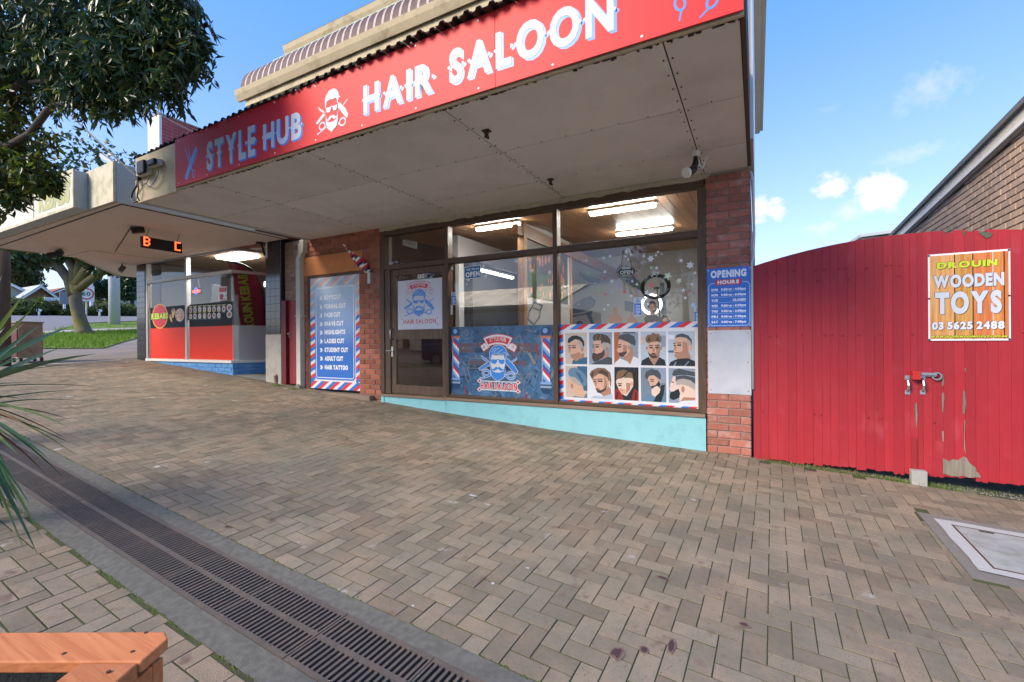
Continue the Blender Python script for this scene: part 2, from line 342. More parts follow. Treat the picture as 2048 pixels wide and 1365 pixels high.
# ================================================================== THE SETTING: ground, paving, drain, road
ADX, ADY = 1/math.hypot(1, .0265), -.0265/math.hypot(1, .0265)
def pv(u, v, h=0):
    X = -1+u*ADX-v*ADY; Y = 1.71+u*ADY+v*ADX; return (X, Y, gz(X, Y)+h)
def struct(bb, name, m, **k): return tag(bb.build(name, m, **k), kind='structure')
m_joint = mat('mossy joint sand', (.050, .046, .034), .95, .3, 30, .6, 200, c2=(.060, .082, .022), c2amt=.55, c2scale=5)
m_paver = mat('clay paver', (0.264, 0.205, 0.147), .85, .20, 26, .6, 220, c2=(0.197, 0.174, 0.129), c2amt=.52, c2scale=3.0, rnd=.20, spec=.22)
def paver_material():
    # fired clay: greyish body, brown drifts, dark flash marks; worn pale splotches
    n = m_paver.node_tree.nodes; l = m_paver.node_tree.links; b = n['Principled BSDF']; src = b.inputs['Base Color'].links[0].from_socket
    g = n.new('ShaderNodeNewGeometry')
    def nz_(sc, d=5):
        q = n.new('ShaderNodeTexNoise'); q.inputs['Scale'].default_value = sc; q.inputs['Detail'].default_value = d; l.new(g.outputs['Position'], q.inputs['Vector']); return q.outputs['Fac']
    def mixc(f, lo, hi, c, s):
        mr = n.new('ShaderNodeMapRange'); l.new(f, mr.inputs['Value']); mr.inputs['From Min'].default_value = lo; mr.inputs['From Max'].default_value = hi
        x = n.new('ShaderNodeMix'); x.data_type = 'RGBA'; l.new(mr.outputs[0], x.inputs['Factor']); l.new(s, x.inputs['A']); x.inputs['B'].default_value = (*c, 1); return x.outputs['Result']
    s = mixc(nz_(2.2, 3), .56, .74, (0.322, 0.262, 0.193), src)           # worn lighter drifts
    s = mixc(nz_(1.1, 3), .56, .72, (0.192, 0.178, 0.138), s)            # greyer drifts
    s = mixc(nz_(9, 3), .62, .76, (0.152, 0.100, 0.080), s)               # dark kiln flashes
    s = mixc(nz_(4.5, 9), .68, .76, (.50, .48, .45), s)               # pale scuffs
    s = mixc(nz_(130, 3), .60, .74, (0.108, 0.092, 0.074), s)              # specks
    l.new(s, b.inputs['Base Color'])
paver_material()
# terrain sheet to the horizon
bb = B(); xs = [-400, -200, -120, -60, -40, -28, -20, -14, -11.5, -9.8, -8.3, -7.3, -5.55, -4.28, -2.5, -.5, 2.1, 6, 20, 60, 150, 400]; ys = [-300, -100, -40, -20, -8, -2, 2, 6, 12, 20, 40, 100, 300]
for X in xs:
    for Y in ys: bb.v.append((X, Y, gz(X, Y)-.032))
for i in range(len(xs)-1):
    for j in range(len(ys)-1): k = i*len(ys)+j; bb.f.append((k, k+len(ys), k+len(ys)+1, k+1)); bb.m.append(0)
struct(bb, 'ground', mat('grey earth', (.17, .16, .135), .95, .2, 2, .4, 40, c2=(.07, .11, .03), c2amt=.42, c2scale=.6))
def sheet(name, poly, m, h, sub=None):       # a flat polygon draped on the slope
    bb = B(); bb.add([(x, y, gz(x, y)+h) for x, y in poly], [tuple(range(len(poly)))]); return struct(bb, name, m)
def strip(name, v0, v1, u0, u1, h, m, step=.6, hs=None):
    bb = B(); n = int((u1-u0)/step)+1; k = 0
    for i in range(n+1):
        u = u0+(u1-u0)*i/n
        for v in (v0, v1): bb.v.append(pv(u, v, h))
        if i: bb.f.append((k-2, k, k+1, k-1)); bb.m.append(0)
        k += 2
    # turned-down edges
    e = len(bb.v)
    for i in range(n+1):
        u = u0+(u1-u0)*i/n
        for v in (v0, v1): bb.v.append(pv(u, v, h-.04))
        if i:
            a = e+2*i
            bb.f += [(2*i-2, a-2, a, 2*i), (2*i-1, 2*i+1, a+1, a-1)]; bb.m += [0, 0]
    return struct(bb, name, m)
# bedding under the pavers
for nm, v0, v1, u0, u1 in (('paving_bed', -.005, 4.2, -13.4, 6.2), ('paving_bed', -4.5, -.586, -13.4, 6.2)):
    bb = B(); n = 280; mm = 4
    for i in range(n+1):
        for j in range(mm+1): bb.v.append(pv(u0+(u1-u0)*i/n, v0+(v1-v0)*j/mm, -.0038))
    for i in range(n):
        for j in range(mm): k = i*(mm+1)+j; bb.f.append((k, k+mm+1, k+mm+2, k+1)); bb.m.append(0)
    struct(bb, nm, m_joint)
# herringbone pavers 200 x 100
PW, JT = .1015, .0058
pav = []
GATE_V = lambda X: 5.60 if X > -.02 else 9
MH = (1.13, 2.75, 3.72, 4.81)             # access cover surround: X0, X1, Y0, Y1
def add_paver(u0, u1, v0, v1):
    uc, vc = (u0+u1)/2, (v0+v1)/2; p = pv(uc, vc)
    if p[1] > GATE_V(p[0])+.02 or p[1] > YF+.1 or p[0] < -14.15 or p[0] > 4.6: return
    a, b_ = pv(u0, v0), pv(u1, v1)
    if b_[0] > MH[0] and a[0] < MH[1] and b_[1] > MH[2] and a[1] < MH[3]:      # cut round the access cover
        if a[0] < MH[0]-.02: u1 -= b_[0]-MH[0]
        elif a[1] < MH[2]-.02: v1 -= b_[1]-MH[2]
        elif b_[1] > MH[3]+.02: v0 += MH[3]-a[1]
        else: return
        p = pv((u0+u1)/2, (v0+v1)/2)
    pav.append((u0, u1, v0, v1, p))
for (lo, hi, a, b_) in ((0.0, 4.3, -132, 56), (-3.6, -.591, -90, 40)):
    j0, j1 = int(lo/PW)-2, int(hi/PW)+2
    for i in range(a, b_):
        for j in range(j0, j1):
            k = (i-j) % 4
            if k == 0: r = (i, i+2, j, j+1)
            elif k == 3: r = (i, i+1, j, j+2)
            else: continue
            u0, u1, v0, v1 = r[0]*PW+JT/2, r[1]*PW-JT/2, max(r[2]*PW+JT/2+.0014, lo), min(r[3]*PW-JT/2-.0014, hi)
            if v1-v0 < .02: continue
            add_paver(u0, u1, v0, v1)
def paver_geo(bb, q, o=(0, 0, 0)):
    u0, u1, v0, v1, p = q; e = .0007; dz = random.gauss(0, .0007); tx, ty = random.gauss(0, .005), random.gauss(0, .005); rot = random.gauss(0, .007); uc, vc = (u0+u1)/2, (v0+v1)/2
    vs_ = []
    for (ee, hh) in ((e, 0), (0, -.0006), (0, -.03)):
        for (u, v) in ((u0+ee, v0+ee), (u1-ee, v0+ee), (u1-ee, v1-ee), (u0+ee, v1-ee)):
            du, dv = u-uc, v-vc; x, y, z = pv(uc+du-rot*dv, vc+dv+rot*du, hh+dz+tx*du+ty*dv); vs_.append((x-o[0], y-o[1], z-o[2]))
    bb.add(vs_, [(0,1,2,3),(4,5,1,0),(5,6,2,1),(6,7,3,2),(7,4,0,3),(8,9,5,4),(9,10,6,5),(10,11,7,6),(11,8,4,7)])
def show(q):
    x, y, d = proj(q[4]); inside = -20 < x < 2070 and 0 < y < 1400
    return d if inside and d > 0 else 1e6+q[4][1]
pav.sort(key=show)
paving = B(); paving.add([pv(-1, .1, -.025), pv(-.8, .1, -.025), pv(-.8, .3, -.025), pv(-1, .3, -.025)], [(0, 1, 2, 3)])
paving = struct(paving, 'pavement', m_joint)
near, restp = pav[:300], pav[300:]
for q in near:
    bb = B(); c = q[4]; paver_geo(bb, q, c); me = bpy.data.meshes.new('paver'); me.from_pydata(bb.v, [], bb.f); me.materials.append(m_paver)
    o = bpy.data.objects.new('paver', me); COL.objects.link(o); o.parent = paving; o.location = c
bb = B()
for q in restp: paver_geo(bb, q)
tag(bb.build('paver_field', m_paver, paving), kind='stuff')
# a few pavers sit high or low, stains
# drain
m_conc = mat('drain concrete', (.160, .157, .138), .9, .25, 60, .7, 220, c2=(.105, .104, .09), c2amt=.5, c2scale=30)
strip('drain_edging', -.108, -.003, -13.2, 6, .000, m_conc); strip('drain_edging', -.588, -.464, -13.2, 6, .000, m_conc)
strip('drain_channel', -.47, -.10, -13.2, 6, -.0265, mat('drain dark', (.008, .008, .007), .95, .3, 5))  # shallow floor coloured black in place of the deep channel's shade
m_iron = mat('rusty cast iron', (.092, .080, .070), .62, .25, 25, .4, 150, metal=.0, c2=(.135, .10, .08), c2amt=.40, c2scale=9, spec=.4)
gb = B(); GLN = .56; e = .0015
gb.box(e, GLN-e, -.175, -.150, -.02, .002); gb.box(e, GLN-e, .150, .175, -.02, .002); gb.box(e, GLN-e, -.014, .014, -.02, .001)
gb.box(e, .012, -.1505, .1505, -.021, .0008); gb.box(GLN-.012, GLN-e, -.1505, .1505, -.021, .0008)
for k in range(1, 18):
    x = k*GLN/18; gb.box(x-.0072, x+.0072, -.1502, .1502, -.0205, .0005)
gme = gb.build('drain_grate', m_iron); gmesh = gme.data; bpy.data.objects.remove(gme)
for i in range(32):
    u = -12.6+i*GLN+.02; a = Vector(pv(u, -.286, .001)); b_ = Vector(pv(u+GLN, -.286, .001)); q = Vector(pv(u, -.186, .001))
    ux = (b_-a).normalized(); uz = ux.cross((q-a).normalized()).normalized(); uy = uz.cross(ux); mw = Matrix((ux, uy, uz)).transposed().to_4x4(); mw.translation = a+uz*random.uniform(-.002, .002)
    o = bpy.data.objects.new('drain_grate', gmesh); COL.objects.link(o); o.matrix_world = mw
    tag(o, 'slotted iron drain grate, %s along the drain from its far left end' % ORD[i], 'grate', 'iron grates along the footpath drain')
# moss cushions along the drain edging and in wide joints
m_moss = mat('moss', (.085, .115, .018), .95, .35, 60, .8, 300)
bb = B()
def tuft(bb, p, r, n=5):
    p = Vector(p); a0 = random.random()*6
    ring_ = [p+Vector((math.cos(a0+2*math.pi*i/n)*r*random.uniform(.6, 1.2), math.sin(a0+2*math.pi*i/n)*r*random.uniform(.6, 1.2), -.003)) for i in range(n)]
    bb.add(ring_+[p+Vector((random.uniform(-.3, .3)*r, random.uniform(-.3, .3)*r, r*.42))], [(i, (i+1) % n, n) for i in range(n)])
for v in (.0, -.589):
    u = -9
    while u < 2:
        dens = .5+.5*math.sin(u*3.1+v*9)+.35*math.sin(u*11)
        if random.random() < .25+.6*dens: tuft(bb, pv(u, v+random.gauss(0, .004), .0), random.uniform(.004, .012))
        u += random.uniform(.004, .013)
for q in pav[:2200]:
    u0, u1, v0, v1, p = q
    dens = .5+.5*math.sin(p[0]*2.3+p[1]*1.7)*math.sin(p[0]*.9-p[1]*2.6)
    if p[1] > 4.2: dens *= .3
    for _ in range(14):
        if random.random() < .25+.55*dens:
            if random.random() < .6: tuft(bb, pv(random.uniform(u0, u1), v0-JT/2, -.0028), random.uniform(.002, .0042))
            else: tuft(bb, pv(u0-JT/2, random.uniform(v0, v1), -.0028), random.uniform(.002, .0042))
tag(bb.build('moss', m_moss), 'green moss growing in the paver joints and along the drain edge', 'moss', kind='stuff')
# dark burnt blotches on some pavers, grey chewing-gum dots
m_blot = mat('purple brown stain', (.060, .034, .040), .8, .3, 90, spec=.2); m_gum = mat('pale gum', (.45, .46, .46), .8, .1)
stain = B()
def pG(x, y):
    r = pray(x, y); t = 3.0
    for _ in range(60):
        p = Vector((0, 0, H))+r*t; z = gz(p.x, p.y); den = (r.z-(-.062*r.x+.035*r.y)); t -= (p.z-z)/den
    return Vector((0, 0, H))+r*t
for (x, y, a, b_, mi) in [(1232, 1307, .020, .034, 0), (1288, 1302, .016, .018, 0), (1343, 1292, .012, .038, 0), (1325, 1157, .030, .011, 0), (1488, 1250, .018, .014, 0), (455, 1055, .018, .010, 0), (1750, 1090, .02, .03, 2), (986, 1168, .010, .008, 1), (826, 1213, .006, .006, 1), (1177, 1009, .007, .005, 1), (1055, 1137, .008, .006, 1), (900, 1212, .004, .004, 1), (1620, 1195, .005, .004, 1), (975, 1010, .02, .008, 1), (945, 992, .03, .01, 1)]:
    p = pG(x, y); n = 12; k = [random.uniform(.75, 1.2) for _ in range(n)]
    for sc_, h_, mm_ in (((1.12, .0040, 2), (.95, .0044, 3), (.72, .0048, 0)) if mi == 0 else ((1, .0042, 1),) if mi == 1 else ((1, .0042, 2),)):
        pts = []
        k = [q*random.uniform(.85, 1.15) for q in k]
        for i in range(n): X = p.x+a*1.35*sc_*k[i]*math.cos(2*math.pi*i/n); Y = p.y+b_*1.35*sc_*k[i]*math.sin(2*math.pi*i/n); pts.append((X, Y, gz(X, Y)+h_-.001))
        stain.add(pts, [tuple(range(n))], mm_)
tag(stain.build('paving_stain', [m_blot, m_gum, mat('faint stain', (.185, .135, .105), .85, .2, 60), mat('mid stain', (.135, .08, .066), .85, .25, 70)], paving), kind='stuff')
# access cover at the right
m_asph = mat('old asphalt', (.21, .195, .175), .95, .25, 40, .8, 260); m_cov = mat('pale cover concrete', (.33, .345, .335), .85, .16, 9, .35, 160, c2=(.22, .235, .21), c2amt=.45, c2scale=5)
def gbox(bb, x0, x1, y0, y1, h0, h1, mi=0):
    bb.add([(x, y, gz(x, y)+h) for h in (h0, h1) for x, y in ((x0, y0), (x1, y0), (x1, y1), (x0, y1))], [(0,3,2,1),(4,5,6,7),(0,1,5,4),(1,2,6,5),(2,3,7,6),(3,0,4,7)], mi)
ac = thing('access_cover', 'square concrete access cover with rusty steel rim set in the brick paving', 'cover', (1.9, 4.2, gz(1.9, 4.2)))
bb = B(); gbox(bb, MH[0]+.004, MH[1]+.06, MH[2]+.004, MH[3]-.004, -.03, -.0015); bb.build('asphalt_surround', m_asph, ac)
bb = B(); n = 40; out = []
X0, X1, Y0, Y1 = 1.205, 2.55, 3.84, 4.70
for i in range(n):
    t = i/n*4; s_ = int(t); f = t-s_; x, y = [(X0+(X1-X0)*f, Y0), (X1, Y0+(Y1-Y0)*f), (X1-(X1-X0)*f, Y1), (X0, Y1-(Y1-Y0)*f)][s_]; x += random.uniform(-.007, .007); y += random.uniform(-.007, .007); out.append((x, y, gz(x, y)+.006))
bb.add(out, [tuple(range(n))]); bb.build('mortar_collar', mat('pale mortar', (.40, .41, .41), .9, .12, 20, .4, 200), ac)
CXa, CXb, CYa, CYb = 1.30, 2.40, 3.93, 4.60
bb = B(); gbox(bb, CXa, CXb, CYa, CYb, -.02, .0085); bb.build('lid', m_cov, ac)
bb = B()
for (x0, x1, y0, y1) in ((CXa-.012, CXa-.002, CYa-.012, CYb+.012), (CXb+.002, CXb+.012, CYa-.012, CYb+.012), (CXa-.0025, CXb+.0025, CYa-.012, CYa-.002), (CXa-.0025, CXb+.0025, CYb+.002, CYb+.012)): gbox(bb, x0, x1, y0, y1, -.02, .0095)
bb.build('steel_rim', mat('rust', (.075, .035, .025), .9, .3, 60), ac)
bb = B(); gbox(bb, CXa+.13, CXa+.21, CYb-.035, CYb-.012, 0, .0105); bb.build('lifting_slot', mat('slot dark', (.03, .03, .02), .9), ac)
# strip of earth and gravel under the gate, kerb and road towards the street
m_grav = mat('gravel', (.12, .115, .10), .95, .35, 90, 1.0, 120, c2=(.06, .07, .035), c2amt=.5, c2scale=6)
sheet('driveway', [(-.06, 5.62), (5.0, 5.60), (5.0, 16), (-.06, 16)], m_grav, -.008)
bb = B()
for i in range(2600):
    x = random.uniform(-.02, 2.9); y = 5.63+abs(random.gauss(0, .09)); s_ = random.uniform(.003, .009); z = gz(x, y)
    a = random.random()*6; bb.add([(x+s_*math.cos(a+2.1*k), y+s_*math.sin(a+2.1*k), z-.006) for k in range(3)]+[(x, y, z+s_*.9)], [(0, 1, 3), (1, 2, 3), (2, 0, 3)], random.choice((0, 0, 1)))
tag(bb.build('gravel', [m_grav, mat('gravel pale', (.24, .23, .21), .95, .2)]), 'loose gravel and earth under the red gate', 'gravel', kind='stuff')
m_grass = mat('grass blade', (.15, .26, .03), .8, .3, 3, spec=.2, rnd=.35, trans=.35); m_dry = mat('dry grass', (.24, .19, .09), .9, .3, 3, rnd=.3)
def blades(bb, pts, h0, h1, wd, mi=0, lean=.5):
    for (x, y, z) in pts:
        h = random.uniform(h0, h1); a = random.random()*6.28; lx, ly = math.cos(a)*h*lean*random.random(), math.sin(a)*h*lean*random.random(); px, py = math.cos(a+1.5)*wd, math.sin(a+1.5)*wd
        bb.add([(x-px, y-py, z-.01), (x+px, y+py, z-.01), (x+lx, y+ly, z+h)], [(0, 1, 2)], mi)
bb = B()
for cx, cn, sp_ in ((1.32, 380, .16), (1.05, 160, .2), (.55, 160, .25), (.2, 110, .15), (1.55, 90, .1)):
    blades(bb, [(x, y, gz(x, y)-.005) for x, y in ((random.gauss(cx, sp_), 5.60+abs(random.gauss(0, .03))) for _ in range(cn))], .015, .06, .0022, 0)
blades(bb, [(x, y, gz(x, y)) for x, y in ((random.uniform(.05, 1.2), 5.64+abs(random.gauss(0, .03))) for _ in range(420))], .01, .05, .002, 1, 1.6)
for X in (-7.62, -7.5, -8.12, -8.0): blades(bb, [(x, y, gz(x, y)) for x, y in ((random.gauss(X, .05), random.uniform(5.45, 5.6)) for _ in range(60))], .015, .06, .003, 0)
tag(bb.build('weed', [m_grass, m_dry]), 'short green weeds and dry straw along the foot of the gate', 'weeds', kind='stuff')
m_kerb = mat('kerb concrete', (.36, .35, .33), .9, .15, 8, .3, 120); m_road = mat('road asphalt', (.072, .072, .075), .92, .15, 5, .5, 160)
bb = B()
for i in range(60): bb.add([(x, y, gz(x, y)+h) for h in (-.13, .004) for x, y in ((-60+i*1.4, -2.42), (-58.61+i*1.4, -2.42), (-58.61+i*1.4, -2.25), (-60+i*1.4, -2.25))], [(4,5,6,7),(0,1,5,4),(0,4,7,3),(1,2,6,5)])
struct(bb, 'kerb', m_kerb)
bb = B()
for i in range(50):
    a = -100+i*4; bb.add([(a, -2.43, gz(a, -2.43)-.1), (a+4, -2.43, gz(a+4, -2.43)-.1), (a+4, -13, gz(a+4, -13)+.03), (a, -13, gz(a, -13)+.03)], [(0, 3, 2, 1)])
struct(bb, 'street_road', m_road)
bb = B()
for i in range(10): a = -40+i*6; bb.add([(x, y, gz(x, y)+.006+(-.1+(-2.43-y)*.0123)) for x, y in ((a, -7.6), (a+3, -7.6), (a+3, -7.72), (a, -7.72))], [(0, 3, 2, 1)])
struct(bb, 'lane_marking', mat('road paint', (.72, .72, .70), .7, .1, 20))
# ================================================================== up the hill at the left: footpath, verge, cross road
m_fp = mat('worn footpath concrete', (.235, .205, .175), .92, .14, 3, .3, 90, c2=(.19, .165, .14), c2amt=.5, c2scale=.8)
sheet('footpath', [(-14.14, -2.2), (-14.16, 14), (-32, 16), (-32, -2.2)], m_fp, -.004)
sheet('paving_border', [(-13.98, 2.6), (-14.0, 5.4), (-14.12, 5.4), (-14.10, 2.6)], mat('pale border', (.5, .47, .43), .9, .12), .004)
sheet('cross_road', [(-29, -6), (-27.0, 5), (-29.5, 9.0), (-33, 10.6), (-40, 13.6), (-46, 20), (-58.5, 36), (-62, 22), (-59, 13), (-59, -10)], mat('pale road asphalt', (.175, .175, .18), .9, .1, 1.5), .012)
m_lawn = mat('lawn', (.10, .175, .022), .95, .25, 3, .6, 60, c2=(.14, .20, .03), c2amt=.5, c2scale=1.2)
GA = [(-18.9, 4.3), (-18.5, 5.4), (-17.8, 6.4), (-20, 7.7), (-22.4, 9.2), (-25, 12.5), (-29.5, 12.2), (-28.2, 9.6), (-26.6, 7.3), (-24.5, 4.6)]
GB = [(-29.4, 8.6), (-30.6, 10.4), (-31.5, 12.6), (-33, 17), (-45, 24), (-42, 17), (-37.5, 12.6), (-33, 10.2)]
sheet('verge', GA, m_lawn, .02); sheet('verge', GB, m_lawn, .03)
sheet('crossing_path', [(-26.6, 7.3), (-28.2, 9.6), (-29.5, 12.2), (-31.6, 12.9), (-30.6, 10.4), (-29.2, 8.5), (-27.6, 6.2)], mat('pale path', (.42, .40, .37), .9, .1, 2), .022)
def inpoly(x, y, P):
    c = False
    for i in range(len(P)):
        (x0, y0), (x1, y1) = P[i-1], P[i]
        if (y0 > y) != (y1 > y) and x < (x1-x0)*(y-y0)/(y1-y0)+x0: c = not c
    return c
bb = B()
for P, n, h in ((GA, 26000, .16), (GB, 9000, .2)):
    x0, x1 = min(p[0] for p in P), max(p[0] for p in P); y0, y1 = min(p[1] for p in P), max(p[1] for p in P); pts = []
    for _ in range(n):
        x, y = random.uniform(x0, x1), random.uniform(y0, y1)
        if inpoly(x, y, P): pts.append((x, y, gz(x, y)+.01))
    blades(bb, pts, h*.3, h*(1.0), .010, 0, .7)
tag(bb.build('grass', m_grass), 'bright green grass on the verges beyond the kebab shop', 'grass', kind='stuff')
# ------------------------------------------------------------------ foliage tools
def leafmesh(name, C, n_, size, m, parent=None, asp=.3, droop=.4, rng=None, shell=0.0, base=None, mats2=None, bend=.25):
    """C = list of (centre, radii, weight); n_ leaves, each two bent faces"""
    rng = rng or RNG; wt = np.array([c[2] for c in C], float); wt /= wt.sum(); idx = rng.choice(len(C), n_, p=wt)
    cen = np.array([c[0] for c in C], float)[idx]; rad = np.array([c[1] for c in C], float)[idx]
    d = rng.normal(size=(n_, 3)); d /= np.linalg.norm(d, axis=1)[:, None]; r = rng.random(n_)**(1/3.0); r = shell+(1-shell)*r
    p = cen+d*rad*r[:, None]
    ax = rng.normal(size=(n_, 3)); ax[:, 2] -= droop*2; ax /= np.linalg.norm(ax, axis=1)[:, None]
    sd_ = np.cross(ax, rng.normal(size=(n_, 3))); sd_ /= np.linalg.norm(sd_, axis=1)[:, None]; nn = np.cross(ax, sd_)
    ln = size*(.6+.8*rng.random(n_))[:, None]; w_ = ln*asp*.5
    V = np.stack([p, p+ax*ln*.45+sd_*w_+nn*ln*bend*.3, p+ax*ln+nn*ln*-.05, p+ax*ln*.45-sd_*w_+nn*ln*bend*.3, ], 1).reshape(-1, 3)
    me = bpy.data.meshes.new(name); k = np.arange(n_)*4
    Fc = np.stack([np.stack([k, k+1, k+2], 1), np.stack([k, k+2, k+3], 1)], 1).reshape(-1, 3)
    L0 = wloc(parent) if parent else Vector(base or (0, 0, 0))
    if not parent: V = V-np.array(L0)
    me.vertices.add(len(V)); me.vertices.foreach_set('co', V.ravel()); me.loops.add(len(Fc)*3); me.loops.foreach_set('vertex_index', Fc.ravel().astype(np.int32)); me.polygons.add(len(Fc)); me.polygons.foreach_set('loop_start', np.arange(len(Fc), dtype=np.int32)*3)
    ms = m if isinstance(m, (list, tuple)) else [m]
    for q in ms: me.materials.append(q)
    if len(ms) > 1:
        mi = rng.choice(len(ms), n_, p=mats2); me.polygons.foreach_set('material_index', np.repeat(mi, 2).astype(np.int32))
    me.update(calc_edges=True); o = bpy.data.objects.new(name, me); COL.objects.link(o)
    if parent: o.parent = parent; o.location = -L0
    else: o.location = L0
    return o
m_leaf = mat('dark leaf', (.030, .072, .028), .32, .3, 3, spec=.5, rnd=.45, trans=.18)
m_leaf2 = mat('yellow green leaf', (.10, .145, .02), .45, .3, 3, spec=.4, rnd=.4, trans=.5)
m_leaf3 = mat('olive leaf', (.075, .085, .022), .5, .3, 3, rnd=.4, trans=.4)
m_bark = mat('grey bark', (.16, .14, .115), .95, .3, 8, .9, 30, c2=(.09, .085, .06), c2amt=.5, c2scale=3)
m_barkd = mat('dark bark', (.055, .045, .035), .95, .3, 10, .8, 40)
# street tree on the verge
tx, ty = -26.0, 8.64; tz = gz(tx, ty)
tr = thing('street_tree', 'street tree with mossy grey trunk forking low on the far grass verge', 'tree', (tx, ty, tz))
bb = B(); v = lambda a, h, d=0: (tx+a*cyw-d*syw, ty+a*syw+d*cyw, tz+h)
v0_ = v; v = lambda a, h, d=0: v0_(a-.30*min(1, max(0, h)/1.6), h, d)
bb.tube([v(.12, -.1), v(.05, .15), v(0, .6), v(-.04, 1.4), v(-.02, 2.3)], [.42, .29, .24, .22, .21], 14)
for pts, rs in (([v(-.05, 1.7), v(-.3, 2.4), v(-.95, 3.3), v(-1.6, 4.3), v(-2.6, 5.4)], [.24, .19, .17, .13, .08]), ([v(0, 2.2), v(-.1, 2.9), v(-.7, 4.0), v(-1.0, 5.6)], [.22, .17, .14, .08]), ([v(.05, 2.2), v(.2, 3.2), v(.25, 4.4), v(.5, 6)], [.2, .15, .12, .08]), ([v(.1, 2.2), v(.6, 3.0), v(1.1, 3.9), v(1.7, 5.2)], [.24, .18, .15, .08]), ([v(.1, 2.0), v(.8, 2.5), v(1.6, 2.9), v(2.4, 3.8)], [.2, .15, .12, .06]), ([v(-.9, 3.2), v(-1.3, 3.1), v(-1.35, 3.2)], [.16, .2, .2]), ([v(-1.4, 4.2), v(-2.6, 3.9), v(-3.6, 3.95)], [.10, .07, .03])): bb.tube(pts, rs, 9)
bb.build('trunk', mat('mossy bark', (.135, .118, .095), .95, .4, 5, 1.0, 14, c2=(.19, .17, .03), c2amt=.45, c2scale=1.6), tr, smooth=True)
leafmesh('crown', [(v(-2.6, 4.6), (1.9, 1.6, .8), 2.2), (v(-.6, 5.0), (1.8, 1.8, 1.0), 2), (v(1.2, 4.7), (1.5, 1.7, .9), 2), (v(2.2, 3.4), (1.1, 1.1, .6), 1.3), (v(.5, 3.8), (1.2, 1, .5), .8), (v(-3.6, 4.2), (.9, 1, .5), .8), (v(0, 7), (3.6, 3.4, 1.6), 2), (v(-2.4, 3.35), (1.9, 1.3, .35), 1.5), (v(-3.6, 3.3), (.9, 1.3, .35), .7), (v(1.7, 3.1), (1.1, 1.1, .5), 1.0), (v(.3, 3.6), (1.2, 1.0, .4), .8)], 11000, .26, [m_leaf, m_leaf3], tr, .5, .3, mats2=[.8, .2])
# the other side of the road: bank, hedges, houses, trees
sheet('bank', [(-58.5, -10), (-58.8, 13), (-61.6, 22), (-58.4, 36), (-110, 60), (-120, -10)], m_lawn, .03)
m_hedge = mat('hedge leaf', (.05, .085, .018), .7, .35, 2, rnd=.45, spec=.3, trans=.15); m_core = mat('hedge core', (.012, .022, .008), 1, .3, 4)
def at_d(px, py, X):           # pixel on the ground of the far bank, at given X
    p = pX(px, py, X); return Vector((X, p.y, gz(X, p.y)))
def bush(name, px, X, wpx, hpx, label, n=900, m=None, group=None, lift=0, ls=.22, cat='hedge'):
    p = at_d(px, 630, X); d = proj(p)[2]; rx = wpx/2*d/F; hh = hpx*d/F; t = thing(name, label, cat, p, group)
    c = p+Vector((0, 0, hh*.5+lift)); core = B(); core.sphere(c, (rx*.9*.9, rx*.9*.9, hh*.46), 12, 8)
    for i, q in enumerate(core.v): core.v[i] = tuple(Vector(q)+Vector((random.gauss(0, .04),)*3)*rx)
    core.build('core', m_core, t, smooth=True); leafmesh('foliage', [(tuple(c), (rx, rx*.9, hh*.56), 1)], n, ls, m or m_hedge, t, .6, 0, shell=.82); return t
for i, (px, w_, h_, X) in enumerate([(30, 70, 16, -60.5), (64, 70, 20, -61.5), (104, 70, 26, -62), (140, 42, 22, -61.5), (182, 42, 17, -60.5), (213, 44, 15, -61), (256, 36, 16, -60.5), (135, 28, 11, -60)]):
    bush('hedge', px, X, w_, h_, 'clipped rounded green hedge across the road, %s from the left' % ORD[sorted((30, 64, 104, 140, 182, 213, 256, 135)).index(px)], 1100, group='clipped hedges across the road')
m_lhedge = mat('lit hedge leaf', (.10, .15, .03), .7, .3, 2, rnd=.4, trans=.2)  # brighter copy of the hedge leaf, sunlight put into its colour
bush('low_hedge', 30, -63.5, 130, 30, 'low yellow-green hedge rising behind the clipped hedges at the left', 1500, m_lhedge)
bush('low_hedge', 205, -63.5, 130, 26, 'low yellow-green hedge behind the speed sign', 1500, m_lhedge)
m_rf = mat('pale metal roof', (.40, .44, .48), .5, .08, 3); m_brk = mat('far brick', (.20, .10, .075), .9, .2, 6); m_wht = mat('white trim', (.72, .73, .72), .6, .05)
